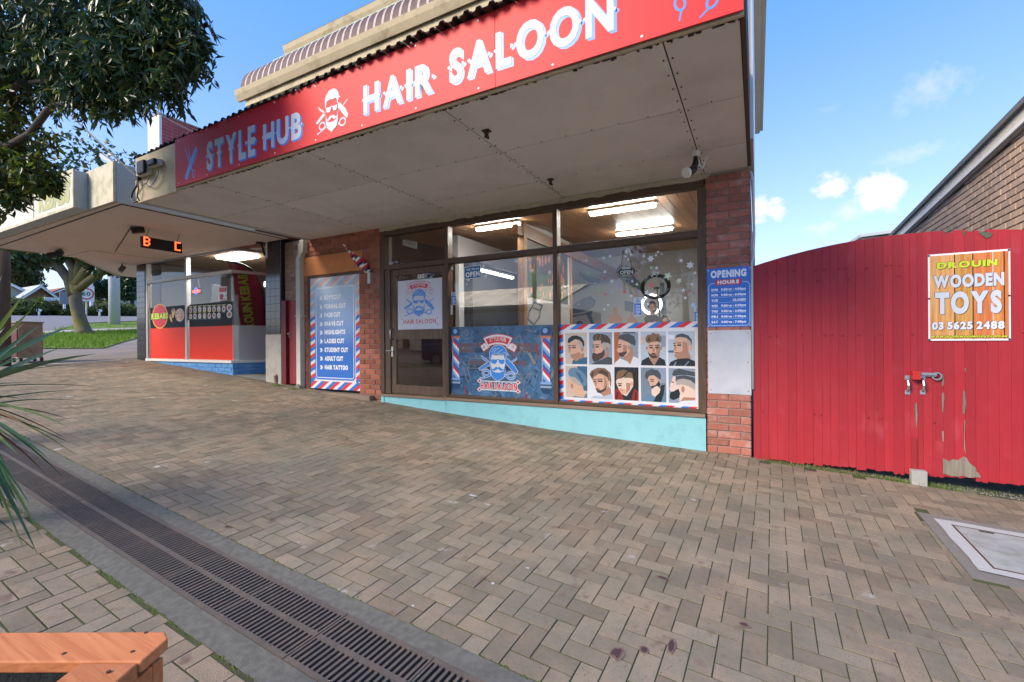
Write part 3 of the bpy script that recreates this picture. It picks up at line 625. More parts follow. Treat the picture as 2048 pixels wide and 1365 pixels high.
def gable(name, label, px0, px1, X, apexpx, eavey, apexy, depth, mw_, mr_, win=()):
    a = pX(px0, 620, X); b_ = pX(px1, 620, X); zg = gz(X, (a.y+b_.y)/2); ze = pX((px0+px1)/2, eavey, X).z; za = pX(apexpx, apexy, X).z; ya = pX(apexpx, 600, X).y; t = thing(name, label, 'house', (X, (a.y+b_.y)/2, zg))
    bb = B(); y0, y1 = a.y, b_.y; fr = Fr((X, 0, 0), (0, 1, 0), (0, 0, 1)); bb.prism([(y0, zg-.5), (y1, zg-.5), (y1, ze), (ya, za-.15), (y0, ze)], fr, -depth, 0); bb.build('wall', mw_, t)
    rb = B()
    for (ya_, yb_) in ((y0-.5, ya), (ya, y1+.5)):
        za_ = ze-.25 if ya_ != ya else za; zb_ = ze-.25 if yb_ != ya else za
        rb.prism([(ya_, za_), (yb_, zb_), (yb_, zb_+.16), (ya_, za_+.16)], fr, -depth-.2, .5)
    rb.build('roof', mr_, t); rb = B()
    for (ya_, yb_) in ((y0-.5, ya), (ya, y1+.5)):
        za_ = ze-.42 if ya_ != ya else za-.17; zb_ = ze-.42 if yb_ != ya else za-.17
        rb.prism([(ya_, za_), (yb_, zb_), (yb_, zb_+.165), (ya_, za_+.165)], fr, .502, .55)
    rb.build('barge_board', m_wht, t)
    for (q0, q1, w0, w1) in win:
        wy0, wz0 = pX(q0, w1, X).y, pX(q0, w1, X).z; wy1, wz1 = pX(q1, w0, X).y, pX(q1, w0, X).z
        f = B(); f.prism(rect(wy0, wy1, wz0, wz1), fr, -.05, .04); wo = f.build('window', m_wht, t); f = B(); f.prism(rect(wy0+.12, wy1-.12, wz0+.12, wz1-.12), fr, .0, .05); f.build('pane', mat('far glass', (.05, .07, .09), .1), wo)
    return t
gable('house', 'grey-roofed brick house with white barge boards across the road', 52, 108, -70, 79, 596, 573, 9, m_brk, m_rf, ((64, 72, 599, 609), (84, 92, 599, 609)))
gable('house', 'long pale-roofed house wing behind the palm across the road', 8, 60, -73, 20, 588, 570, 9, mat('far cream wall', (.5, .48, .43), .8, .1), m_rf, ((26, 36, 596, 606),))
gable('house', 'low red-roofed brick house half hidden behind the street tree', 96, 165, -80, 125, 592, 578, 8, m_brk, mat('red tile roof', (.24, .10, .07), .8, .2, 8))
gable('house', 'brown brick house behind the speed limit sign', 186, 216, -76, 200, 596, 584, 8, m_brk, m_rf)
gable('house', 'white weatherboard house under the trees beside the tiled shop pier', 240, 300, -72, 268, 596, 570, 9, mat('far white wall', (.62, .66, .68), .8, .08), m_rf, ((252, 260, 604, 622),))
for (px, X, w_, h_, lab, ms, mm) in [(48, -88, 60, 95, 'tall olive-green tree behind the grey-roofed house', 4200, m_leaf3), (10, -90, 70, 110, 'wide olive tree at the left behind the pale-roofed house', 3500, m_leaf3), (215, -70, 95, 100, 'broad dark green tree behind the white concrete pole', 6000, m_leaf), (264, -66, 60, 104, 'dark leafy tree beside the tiled shop pier across the road', 4500, m_leaf)]:
    p = at_d(px, 630, X); d = proj(p)[2]; rx = w_/2*d/F; hh = h_*d/F; t = thing('background_tree', lab, 'tree', p, 'trees across the road')
    bb = B(); bb.tube([p+Vector((0, 0, -.2)), p+Vector((.1, 0, hh*.35)), p+Vector((0, .2, hh*.6))], [.28, .2, .1], 8); bb.tube([p+Vector((.1, 0, hh*.3)), p+Vector((.3, rx*.5, hh*.6))], [.14, .06], 6); bb.tube([p+Vector((.1, 0, hh*.28)), p+Vector((-.2, -rx*.5, hh*.62))], [.14, .06], 6); bb.build('trunk', m_barkd, t)
    Cl = [(tuple(p+Vector((random.uniform(-.5, .5)*rx, random.uniform(-.65, .65)*rx, hh*random.uniform(.42, .88)))), (rx*.45, rx*.45, hh*.17), 1) for _ in range(9)]
    leafmesh('crown', Cl, ms, .34, mm, t, .55, .1, shell=.3)
pl_ = at_d(78, 628, -63); palm = thing('palm', 'small yellow-green palm in front of the brick house', 'palm', pl_); bb = B(); bb.tube([pl_, pl_+Vector((0, 0, 1.2))], .14, 8); bb.build('trunk', m_barkd, palm); bb = B()
for i in range(46):
    a = random.random()*6.28; e_ = random.uniform(.1, 1.3); ln = random.uniform(.9, 1.6); p0 = pl_+Vector((0, 0, 1.2)); pv_ = p0
    for k in range(4):
        q = p0+Vector((math.cos(a)*ln*(k+1)/4*math.cos(e_), math.sin(a)*ln*(k+1)/4*math.cos(e_), ln*((k+1)/4)*math.sin(e_)-.5*((k+1)/4)**2)); s_ = Vector((-math.sin(a), math.cos(a), 0))*.09*(1-k/4); s2 = Vector((-math.sin(a), math.cos(a), 0))*.09*(1-(k+1)/4)
        bb.add([pv_-s_, pv_+s_, q+s2, q-s2], [(0, 1, 2, 3)]); pv_ = q
bb.build('frond', m_leaf2, palm)
# pergola frame, information board, chevron markers, pole, speed sign
p = at_d(113, 630, -62.5); a, b_ = pX(97, 600, -62.5).y, pX(126, 600, -62.5).y; g = thing('pergola', 'white timber pergola frame behind the hedges across the road', 'pergola', p); zt = pX(110, 600, -62.5).z
for y in (a, b_):
    bb = B(); bb.box(-62.6, -62.4, y-.09, y+.09, p.z-.2, zt); bb.build('post', m_wht, g)
bb = B(); bb.box(-62.62, -62.38, a-.3, b_+.3, zt+.002, zt+.2); bb.build('beam', m_wht, g); bb = B(); bb.box(-64.4, -64.2, a-.3, b_+.3, zt+.002, zt+.18); bb.build('beam', m_wht, g)
for y in (a, b_):
    bb = B(); bb.box(-64.4, -64.2, y-.09, y+.09, p.z-.2, zt); bb.build('post', m_wht, g)
p = at_d(129, 630, -60); g = thing('notice_board', 'dark square notice board on a white post across the road', 'sign', p); q0, q1 = pX(119, 600, -60), pX(133, 588, -60)
bb = B(); bb.box(-60.05, -59.95, p.y-.09, p.y+.09, p.z, q0.z); bb.build('post', m_wht, g); bb = B(); bb.box(-60.02, -59.94, q0.y, q1.y+.2, q0.z-.4, q1.z+.2); bb.build('board', mat('slate board', (.16, .20, .22), .5, .1), g)
for px, nm in ((78, 'white chevron road marker in front of the hedge left of the tree'), (199, 'white chevron road marker in front of the hedge right of the tree')):
    p = at_d(px, 628, -58.9); g = thing('chevron_marker', nm, 'road marker', p, 'chevron markers across the road'); d = proj(p)[2]; s_ = d/F
    bb = B(); bb.box(-58.95, -58.85, p.y-.06, p.y+.06, p.z, p.z+8*s_); bb.build('post', m_wht, g); fr = Fr((-58.84, p.y, p.z+11*s_), (0, 1, 0), (0, 0, 1))
    bb = B(); bb.prism([(-4*s_, -2.6*s_), (2.4*s_, -2.6*s_), (4.6*s_, 0), (2.4*s_, 2.6*s_), (-4*s_, 2.6*s_)], fr, -.03, .0); bb.build('arrow_plate', m_wht, g); bb = B(); bb.flat([(-4*s_, -2.6*s_), (-2.6*s_, -2.6*s_), (-.4*s_, 0), (-2.6*s_, 2.6*s_), (-4*s_, 2.6*s_)], fr, .004); bb.build('arrow', mat('marker black', (.02, .02, .02), .6), g)
p = pG(229, 650); g = tag(B().tube([p+Vector((0, 0, -.2)), p+Vector((0, 0, 9))], [.30, .25], 16).build('concrete_pole', mat('pale pole concrete', (.52, .56, .60), .8, .08, 4), smooth=True, base=p), 'thick white concrete power pole on the verge right of the street tree', 'pole')
p = pG(173, 647); d = proj(p)[2]; s_ = d/F; g = thing('speed_sign', 'white 60 speed limit sign with red ring on the verge', 'sign', p)
fc = Vector((.93, -.36, 0)).normalized(); fr = Fr(p+Vector((0, 0, 0)), Vector((-fc.y, fc.x, 0))*1, (0, 0, 1)); ctr = (647-588)*s_
B().tube([p, p+Vector((0, 0, ctr-12*s_))], .04, 8).build('post', mat('galvanised', (.5, .52, .53), .5, .1, metal=.6), g)
B().prism(rect(-12*s_, 12*s_, ctr-15*s_, ctr+16*s_), fr, -.02, 0).build('plate', m_wht, g)
bb = B(); ring(bb, fr, 0, ctr, 11.6*s_, 11.6*s_, 2.3*s_, .006); bb.build('red_ring', mat('sign red', (.55, .03, .04), .5, .05), g)
bb = B(); text(bb, fr, '60', -6.2*s_, 6.2*s_, ctr-4*s_, ctr+4*s_, .02, .007); bb.build('numerals', mat('sign black', (.01, .03, .06), .5), g)
p = pG(183, 632); tag(B().tube([p, p+Vector((0, 0, 10))], [.16, .12], 8).build('slim_pole', m_wht, base=p), 'slim white pole just behind the speed limit sign', 'pole')
# ================================================================== THE HAIR SALON
FA = FF(YF)
def fz(x, y): p = pY(x, y, YF); return (p.x, p.z)
m_mort = mat('mortar', (.30, .26, .22), .95, .15, 20, .5, 150)
m_brick = mat('red brick', (.37, .13, .08), .88, .22, 22, .6, 120, c2=(.33, .15, .115), c2amt=.42, c2scale=5, rnd=.25, spec=.25)
m_brickp = mat('pier brick', (.37, .14, .10), .85, .2, 22, .6, 120, c2=(.42, .33, .30), c2amt=.36, c2scale=9, rnd=.22, spec=.25)
m_timber = woodm('dark window timber', (.060, .036, .022), (.115, .072, .045), .5, 'X'); m_timberv = woodm('dark window timber upright', (.060, .036, .022), (.115, .072, .045), .5, 'Z')
m_teal = mat('turquoise paint', (.235, .54, .58), .6, .10, 5, .3, 40, c2=(.19, .43, .46), c2amt=.36, c2scale=4)
glass = glassm('window glass', 2.0, .0)
sal = thing('hair_salon', 'red brick hair salon with timber shopfront, deep awning and turquoise plinth', 'building', (-3.8, YF, gz(-3.8, YF)))
ZS, ZT = .593, 3.30
WL, M1, M2, WR = -5.53, -4.20, -2.395, -.535
# brick pier at the right end
pier = B(); pier.box(-.505, -.075, YF+.0, YF+1.4, -.2, 3.36); pier = pier.build('brick_pier', m_mort, sal)
bricks(pier, FA, -.515, -.062, .07, 3.35, m_brickp, minz=lambda u: gz(u, YF), dep=.2)
frs = Fr((-.075, 0, 0), (0, 1, 0), (0, 0, 1)); bricks(pier, frs, YF+.03, YF+1.35, .07, 3.35, m_brickp, minz=lambda u: gz(0, u))
tag(B().box(-.53, -.055, YF-.03, YF+.3, 3.345, 3.41).build('mortar_cap', mat('crumbling cap mortar', (.36, .34, .30), .95, .25, 30, 1, 90), sal, bevel=.008))
# brick wall round the service board
LX0, LX1 = fz(611, 700)[0], WL-.02
bd0, bd1 = fz(622, 787)[0], fz(720, 792)[0]; bz0, bz1 = .585, fz(672, 553)[1]
lz0, lz1 = fz(620, 553)[1], fz(612, 516)[1]; lx1 = fz(727, 540)[0]
wall = B()
for (a, b_, c, d) in ((LX0, bd0-.06, .2, 3.40), (bd1, LX1, .2, 3.40), (bd0-.06, bd1, lz0+.01, 3.40)): wall.box(a, b_, YF, YF+.25, c, d)
wall = wall.build('brick_wall', m_mort, sal)
bricks(wall, FA, LX0-.01, LX1, .30, 3.40, m_brick, holes=((bd0-.075, bd1, 0, lz0), (LX0-.1, lx1, lz0, lz1)), minz=lambda u: gz(u, YF)-.02, dep=.1)
tag(B().box(LX0-.006, lx1, YF-.02, YF+.2, lz0+.004, lz1-.004).build('lintel', mat('orange painted lintel', (.68, .27, .10), .75, .14, 10, .4, 90, c2=(.58, .225, .085), c2amt=.5, c2scale=3), sal, bevel=.006))
bb = B(); bb.box(bd0-.07, bd0-.005, YF-.005, YF+.12, gz(bd0, YF)-.02, lz0-.004); bb.box(bd0-.005, bd1, YF-.004, YF+.12, bz1+.005, lz0-.003); bb.build('door_frame', m_timberv, sal)
bb = B(); bb.box(bd0-.05, bd1+.35, YF-.12, YF+.1, .3, .545); bb.build('step', mat('worn step', (.22, .17, .13), .9, .2, 12, .4, 90), sal, bevel=.015)
# plinth, sill, frame
bb = B(); bb.add([(WL, YF-.03, .3), (WR+.01, YF-.03, 0), (WR+.01, YF-.03, ZS-.045), (WL, YF-.03, ZS-.045), (WL, YF+.2, .3), (WR+.01, YF+.2, 0), (WR+.01, YF+.2, ZS-.045), (WL, YF+.2, ZS-.045)], [(0,1,2,3),(3,2,6,7),(0,3,7,4),(1,5,6,2)]); bb.box(WL-.012, WL+.05, YF-.042, YF+.1, .3, ZS-.047); bb.box(M1-.03, M1-.012, YF-.036, YF, .2, ZS-.048); bb.build('plinth', m_teal, sal)
bb = B(); bb.box(WL-.01, M1-.02, YF-.055, YF+.14, ZS-.043, ZS-.008); bb.box(M1-.02, WR+.005, YF-.05, YF+.14, ZS-.040, ZS); bb.build('sill', woodm('weathered sill', (.16, .105, .07), (.26, .19, .135), .7, 'X'), sal)
TZ0, TZ1 = 2.645, 2.725
def mem(x0, x1, z0, z1, y0, y1, m, nm): return B().box(x0, x1, YF+y0, YF+y1, z0, z1).build(nm, m, sal, bevel=.004)
mem(WL, WR, 3.225, ZT, -.02, .11, m_timber, 'head_rail')
for x, w_ in ((WL, .045), (M1, .032), (M2, .032), (WR-.025, .045)): mem(x-w_, x+w_, ZS+.003, 3.222, -.017, .108, m_timberv, 'mullion')
for a, b_ in ((WL+.046, M1-.033), (M1+.033, M2-.033), (M2+.033, WR-.071)): mem(a, b_, TZ0, TZ1, -.012, .105, m_timber, 'transom_rail')
for a, b_ in ((M1+.033, M2-.033), (M2+.033, WR-.071)): mem(a, b_, ZS+.004, ZS+.045, -.006, .10, m_timber, 'bottom_rail')
bb = B(); pts = [(LX1-.02, 3.29)]; x = LX1
while x < WR+.05: pts.append((x, 3.296+random.uniform(-.012, .012))); x += random.uniform(.03, .09)
pts.append((WR+.08, 3.36)); pts.append((LX1-.02, 3.36)); bb.prism(pts, FA, -.1, .03); bb.build('render_strip', mat('flaking cream render', (.50, .45, .34), .9, .15, 20, .7, 90, c2=(.34, .29, .2), c2amt=.4, c2scale=9), sal)
for a, b_, c, d in ((WL+.04, M1-.03, TZ1, 3.225), (M1+.03, M2-.03, TZ1, 3.225), (M2+.03, WR-.07, TZ1, 3.225), (M1+.03, M2-.03, ZS+.04, TZ0), (M2+.03, WR-.07, ZS+.04, TZ0)):
    bb = B(); bb.add([(a, YF+.05, c), (b_, YF+.05, c), (b_, YF+.05, d), (a, YF+.05, d)], [(0, 1, 2, 3)]); bb.build('window_pane', glass, sal)
# door
m_door = woodm('worn door timber', (.075, .045, .028), (.16, .105, .068), .55, 'Z')
dx0, dx1 = fz(781, 700)[0], M1-.035; dzt = fz(781, 541)[1]; door = B(); yd0, yd1 = YF+.02, YF+.06
ux0 = fz(790, 600)[0]; zu1 = fz(792, 552)[1]; zu0 = fz(790, 660)[1]; zl1 = fz(790, 679)[1]; zl0 = fz(790, 770)[1]
mem(WL+.046, dx0, ZS, TZ0, .0, .10, m_timberv, 'door_jamb')
for (a, b_, c, d) in ((dx0, ux0, ZS+.012, dzt), (dx1-.075, dx1, ZS+.012, dzt), (ux0, dx1-.075, ZS+.012, zl0), (ux0, dx1-.075, zl1, zu0), (ux0, dx1-.075, zu1, dzt)): door.box(a, b_, yd0+random.uniform(0, .002), yd1, c, d)
door.box(dx0-.01, dx1+.002, yd0-.002, yd1, dzt+.004, TZ0-.002)
door = door.build('door', m_door, sal, bevel=.004)
for c, d in ((zl0, zl1), (zu0, zu1)):
    bb = B(); bb.add([(ux0-.005, YF+.042, c), (dx1-.07, YF+.042, c), (dx1-.07, YF+.042, d), (ux0-.005, YF+.042, d)], [(0, 1, 2, 3)]); bb.build('door_pane', glass, door)
m_chrome = mat('brushed metal', (.62, .62, .60), .3, .05, metal=.9)
hx = fz(783, 680)[0]; hz = fz(783, 668)[1]
bb = B(); bb.tube([(hx, yd0, hz+.09), (hx, yd0-.045, hz+.075), (hx, yd0-.05, hz), (hx, yd0-.045, hz-.075), (hx, yd0, hz-.09)], .011, 8); bb.build('pull_handle', m_chrome, door, smooth=True)
z2 = fz(783, 702)[1]; bb = B(); bb.box(hx-.018, hx+.022, yd0-.01, yd0-.002, z2-.10, z2+.07); bb.tube([(hx, yd0-.01, z2), (hx, yd0-.05, z2), (hx-.09, yd0-.055, z2)], .011, 8); bb.build('lever_lock', m_chrome, door)
# awning: soffit of fibre-cement sheets, fascia, corrugated roof
YA, ZA = 2.99, 3.36; AX0, AX1 = -7.33, -.055
m_soff = mat('grey soffit sheet', (.72, .70, .67), .9, .07, 4, .3, 120, c2=(.62, .595, .56), c2amt=.42, c2scale=1.6, rnd=.05)
jx = sorted([pZ(879, 215, ZA).x, pZ(1120, 388, ZA).x]); J2 = pZ(880, 215, ZA).x; J3 = pZ(1323, 78, ZA).x; J1 = pZ(612, 305, ZA).x; J0 = pZ(440, 375, ZA).x
xsj = [AX0+.02, J0, J1, J2, J3, AX1-.02]; ysj = [YA+.05, YA+1.02, YA+1.98, YF+.02]
aw = B(); aw.box(AX0+.03, AX1-.03, YA+.06, YF-.0, ZA+.012, ZA+.3); aw = aw.build('awning_frame', mat('dark void', (.03, .026, .022), .95, .1), sal)
for i in range(5):
    for j in range(3):
        a, b_ = xsj[i]+.005, xsj[i+1]-.005; c, d = ysj[j]+.0032, ysj[j+1]-.0032; dz = random.uniform(0, .004)
        B().box(a, b_, c, d, ZA+dz, ZA+.011).build('soffit_sheet', m_soff, aw)
bb = B()
for x in xsj[1:-1]:
    y = ysj[0]
    while y < ysj[-1]:
        for e in (-.03, .03): bb.box(x+e-.005, x+e+.005, y-.005, y+.005, ZA-.004, ZA+.003)
        y += .2
for y in ysj[1:-1]:
    x = xsj[0]
    while x < xsj[-1]:
        bb.box(x-.004, x+.004, y-.03, y-.022, ZA-.004, ZA+.003); x += .25
tag(bb.build('nail_heads', mat('rust dark', (.06, .04, .03), .9), aw), kind='stuff')
bb = B()
for i in range(240):
    t = random.random(); x = AX0+(AX1-AX0)*t; s_ = random.uniform(.008, .035); bb.box(x, x+s_, YA+.045+random.uniform(-.004, .004), YA+.05+abs(random.gauss(0, .010)), ZA-.003-random.random()*.003, ZA-.001)
tag(bb.build('edge_rot', mat('rotten edge', (.05, .04, .03), .95, .4, 30), aw), kind='stuff')
bb = B(); bb.box(AX0, -6.31, YA, YA+.035, ZA-.03, 3.93); bb.box(-6.31, AX1, YA+.016, YA+.04, ZA-.0, 3.93); bb.build('fascia', mat('stained cream fascia', (.56, .48, .32), .7, .12, 6, .2, 60, c2=(.30, .25, .16), c2amt=.36, c2scale=2.2), sal)
B().box(AX0, AX0+.03, YA+.036, YF, ZA-.02, 3.92).build('fascia', mat('side fascia', (.5, .5, .46), .8, .1), sal); B().box(AX1-.02, AX1+.008, YA+.041, YF-.04, ZA-.004, 3.95).build('fascia', mat('rusted side edge', (.10, .07, .05), .9, .3, 20, .5, 60), sal)
# overhanging trapezoidal roof sheets
bb = B(); n = 64
for i in range(n):
    x = AX0-.1+(AX1-AX0+.1)*i/n; w_ = (AX1-AX0+.1)/n; yf = 3.0-.085*max(0, (x+7.4)/5.3)+random.uniform(-.012, .012); zf = 3.95+.010*((i//6) % 2)+random.uniform(-.005, .005)
    prof = [(0, 0), (.3*w_, 0), (.42*w_, .026), (.72*w_, .026), (.84*w_, 0), (w_, 0)]
    for (a, za), (b_, zb) in zip(prof, prof[1:]):
        bb.add([(x+a, yf, zf+za), (x+b_, yf, zf+zb), (x+b_, YF-.6, zf+zb+.14), (x+a, YF-.6, zf+za+.14), (x+a, yf, zf+za-.006), (x+b_, yf, zf+zb-.006)], [(0, 1, 2, 3), (4, 5, 1, 0)])
bb.build('roof_sheet', mat('tarry old iron', (.035, .032, .030), .9, .4, 14, .8, 60, c2=(.075, .055, .045), c2amt=.35, c2scale=7), sal)
bb = B()
for px in (455, 600, 720, 830): x = pY(px, 180, 3.0).x; bb.box(x-.010, x+.010, 2.95, 3.6, 3.94, 3.948)
bb.build('roof_batten', mat('tired batten', (.35, .35, .35), .7), sal)
# upper storey with curved tiled hood between two gutters
m_gut = mat('weathered cream gutter', (.46, .38, .24), .75, .14, 5, .2, 40, c2=(.27, .21, .12), c2amt=.38, c2scale=4); m_mint = mat('pale mint boards', (.40, .50, .44), .8, .08, 5, c2=(.30, .36, .30), c2amt=.35, c2scale=5)
UX0, UX1 = -7.55, -.06
B().box(UX0+.25, UX1-.03, 4.95, 10.2, 3.86, 6.3).build('upper_wall', m_mint, sal)
def gutter(x0, x1, y, z, hgt, dep):
    fr = Fr((x0, 0, 0), (0, 1, 0), (0, 0, 1)); pr = [(y+dep, z-hgt+.02), (y+.04, z-hgt), (y, z-hgt*.45), (y-.015, z), (y+.005, z+.004), (y+.015, z-hgt*.4), (y+.05, z-hgt+.012), (y+dep, z-hgt+.03)]
    b = B(); b.prism(pr, fr, 0, x1-x0); b.box(x0, x1, y+.02, y+dep+.22, z-.05, z-.03); return b
gutter(-7.77, .10, 4.58, 5.72, .17, .10).build('gutter', m_gut, sal); gutter(-7.05, .06, 4.98, 6.48, .17, .10).build('gutter', m_gut, sal)
B().box(-7.6, .05, 4.66, 4.95, 5.45, 5.56).build('eave_soffit', m_gut, sal)
B().box(-7.60, -7.50, 4.78, 4.88, 5.15, 5.45).build('downpipe_head', m_gut, sal)
bb = B(); nseg = 200; ns = 8
for i in range(nseg):
    x0 = -7.72+(7.72+.05)*i/nseg; x1 = -7.72+(7.72+.05)*(i+1)/nseg; mi = 1 if i % 4 == 3 else 0
    for k in range(ns):
        t0, t1 = k/ns*math.pi*.5, (k+1)/ns*math.pi*.5
        P = lambda x, t: (x, 5.02-.38*math.cos(t), 5.73+.50*math.sin(t)+(.006 if mi else 0))
        bb.add([P(x0, t0), P(x1, t0), P(x1, t1), P(x0, t1)], [(0, 1, 2, 3)], mi)
e_ = [(-7.72, 5.02-.38*math.cos(k/ns*math.pi*.5), 5.73+.50*math.sin(k/ns*math.pi*.5)) for k in range(ns+1)]+[(-7.72, 5.02, 5.73)]; bb.add(e_, [tuple(range(len(e_)))], 1)
bb.build('striped_hood', [mat('maroon roll', (.075, .034, .034), .6, .25, 12), mat('pale rib', (.40, .34, .31), .6, .12)], sal)
bb = B(); bb.add([(-7.05, 4.97, 6.49), (.06, 4.97, 6.49), (.06, 7.6, 7.3), (-7.05, 7.6, 7.3)], [(0, 1, 2, 3)]); bb.build('upper_roof', mat('upper roof', (.12, .07, .06), .8, .2), sal)
# side of the upper storey seen past the awning end: lapped boards and side gutter
for k in range(8): B().box(-.055, -.02, 5.05+k*.62, 5.66+k*.62, 3.42, 5.5).build('side_board', mat('white lapped board', (.66, .65, .60), .7, .06), sal)
bb = B(); bb.box(-.01, .07, 4.7, 10.1, 5.46, 5.52); bb.build('side_eave', mat('pale side eave', (.80, .72, .56), .7, .08), sal); bb = B(); bb.box(.071, .125, 4.55, 10.1, 5.50, 5.66); bb.build('side_gutter', mat('pale side gutter', (.72, .66, .50), .7, .1), sal); bb = B(); bb.box(.02, .066, 4.8, 10.1, 5.525, 5.60); bb.build('side_trim', m_mint, sal)
bb = B(); bb.tube([(-.05, YF-.02, 3.3), (-.028, YF-.03, 3.2), (-.02, YF-.03, 2.6), (-.03, YF-.03, 2.35), (-.045, YF-.02, 2.3), (-.04, YF-.02, .9)], .012, 8); bb.build('conduit', mat('grey conduit', (.55, .55, .53), .6), sal, smooth=True)
# downpipe at the left end
dp = fz(606, 600)[0]; m_dp = mat('white downpipe', (.52, .51, .45), .6, .1, 6, c2=(.36, .34, .28), c2amt=.3, c2scale=5)
bb = B(); w_ = .055; zt = fz(606, 520)[1]
bb.box(dp-w_, dp+w_, YF-.11, YF-.015, gz(dp, YF)-.02, zt); bb.add([(dp-w_, YF-.11, zt), (dp+w_, YF-.11, zt), (dp+w_, YF-.015, zt), (dp-w_, YF-.015, zt), (dp+.05, YF-.11, zt+.2), (dp+.05+2*w_, YF-.11, zt+.2), (dp+.05+2*w_, YF-.015, zt+.2), (dp+.05, YF-.015, zt+.2)], [(0,1,5,4),(1,2,6,5),(2,3,7,6),(3,0,4,7)]); bb.box(dp+.05, dp+.05+2*w_, YF-.11, YF-.015, zt+.2, 3.36); bb.box(dp+.02, dp+.15, YF-.113, YF-.01, 3.12, 3.3)
dpo = bb.build('downpipe', m_dp, sal); bb = B(); bb.box(dp-.07, dp+.12, YF-.118, YF-.01, fz(606, 632)[1]-.02, fz(606, 632)[1]); bb.box(dp-.06, dp+.06, YF-.116, YF-.012, fz(606, 642)[1]-.012, fz(606, 642)[1]); bb.build('pipe_strap', m_dp, dpo); bb = B(); bb.tube([(dp, YF-.06, gz(dp, YF)+.04), (dp, YF-.13, gz(dp, YF)+.02)], .06, 10); bb.build('shoe', mat('shoe grey', (.25, .25, .24), .7), dpo)
# ------------------------------------------------------------------ inside the salon
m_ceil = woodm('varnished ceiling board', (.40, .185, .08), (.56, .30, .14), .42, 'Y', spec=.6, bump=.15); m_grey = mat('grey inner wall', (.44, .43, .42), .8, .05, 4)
ZC = lambda y: 3.285+.07*(y-YF)
IX0, IX1, IYB = -5.75, -.13, 12.2
ceil = B(); ceil.add([(IX0, YF+.12, ZC(YF)+.03), (IX1, YF+.12, ZC(YF)+.03), (IX1, IYB+.1, ZC(IYB)+.03), (IX0, IYB+.1, ZC(IYB)+.03)], [(0, 1, 2, 3)]); ceil = ceil.build('ceiling', mat('ceiling gap', (.06, .03, .015), .9), sal)
x = IX0
while x < IX1:
    b = B(); a, c = x+.003, min(x+.135, IX1)-.003
    b.add([(a, YF+.11, ZC(YF)), (c, YF+.11, ZC(YF)), (c, IYB, ZC(IYB)), (a, IYB, ZC(IYB)), (a, YF+.11, ZC(YF)+.018), (c, YF+.11, ZC(YF)+.018), (c, IYB, ZC(IYB)+.018), (a, IYB, ZC(IYB)+.018)], [(0,3,2,1),(0,1,5,4),(1,2,6,5),(3,0,4,7),(2,3,7,6)]); b.build('ceiling_board', m_ceil, ceil); x += .135
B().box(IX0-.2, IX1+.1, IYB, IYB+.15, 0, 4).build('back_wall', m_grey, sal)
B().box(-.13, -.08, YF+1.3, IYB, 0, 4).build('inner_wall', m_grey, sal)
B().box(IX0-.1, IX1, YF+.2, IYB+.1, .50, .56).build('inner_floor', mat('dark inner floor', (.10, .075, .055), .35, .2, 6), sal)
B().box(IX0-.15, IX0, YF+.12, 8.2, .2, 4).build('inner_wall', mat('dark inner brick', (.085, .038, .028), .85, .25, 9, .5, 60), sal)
B().box(IX0-.15, IX0+.02, 8.2, 8.32, .2, 4).build('inner_post', woodm('golden post', (.30, .14, .05), (.42, .22, .09), .5, 'Z'), sal); B().box(IX0-.15, IX0+.3, 8.33, IYB, .2, 4).build('inner_wall', mat('shade-darkened grey wall', (.16, .155, .15), .8, .06), sal)  # the room's darkness is put into this grey so the reflections show
m_gold = MC['golden post']
PX = -3.3
B().box(PX-.02, PX+.09, 6.38, 6.49, .56, 3.36).build('inner_post', m_gold, sal)
B().box(PX-.04, PX+.03, 6.492, 8.5, .56, 3.40).build('partition', m_grey, sal); B().box(PX-.05, PX+.05, 8.502, 8.6, .56, 3.4).build('inner_post', m_gold, sal)
B().box(PX-.03, PX+.075, 6.2, 12.1, 3.10, 3.3).build('ceiling_beam', woodm('brown beam', (.20, .085, .035), (.30, .14, .06), .4, 'Y'), sal)
fb = pY(870, 480, 9)
B().box(-4.75, -4.62, 6.6, 10.2, 2.95, 3.32).build('ceiling_bulkhead', m_grey, sal); B().box(-4.82, -4.70, 6.65, 6.77, .56, 3.3).build('inner_post', m_gold, sal); B().box(-4.695, -4.62, 6.62, 6.78, .56, 2.95).build('inner_post', m_wht, sal)
vp = pX(818, 484, IX0+.002); bb = B(); bb.box(IX0+.001, IX0+.03, vp.y-.2, vp.y+.2, vp.z-.10, vp.z+.10); vo = bb.build('wall_vent', m_wht, sal); bb = B()
for k in range(7): bb.box(IX0+.031, IX0+.036, vp.y-.14+k*.044, vp.y-.115+k*.044, vp.z-.06, vp.z+.06)
bb.build('vent_slots', mat('vent grey', (.45, .45, .45), .7), vo)
def tube_light(px0, py0, px1, py1, lab, z=None):
    
    def pc(px, py): r = pray(px, py); t_ = (3.205-.07*YF-H)/(r.z-.07*r.y); return Vector((0, 0, H))+r*t_
    a = pc(px0, py0); b_ = pc(px1, py1); y = (a.y+b_.y)/2; x0, x1 = a.x, b_.x; zc = ZC(y); t = thing('fluorescent_light', lab, 'light', ((x0+x1)/2, y, zc), 'fluorescent ceiling lights in the salon')
    B().box(x0, x1, y-.06, y+.06, zc-.045, zc-.003).build('batten', m_wht, t)
    b = B(); b.prism([(y-.045, zc-.05), (y-.03, zc-.085), (y+.03, zc-.085), (y+.045, zc-.05)], Fr((x0+.02, 0, 0), (0, 1, 0), (0, 0, 1)), 0, x1-x0-.04); b.build('tube', mat('lit tube', (1, .97, .92), .5, 0, emit=30), t); return t
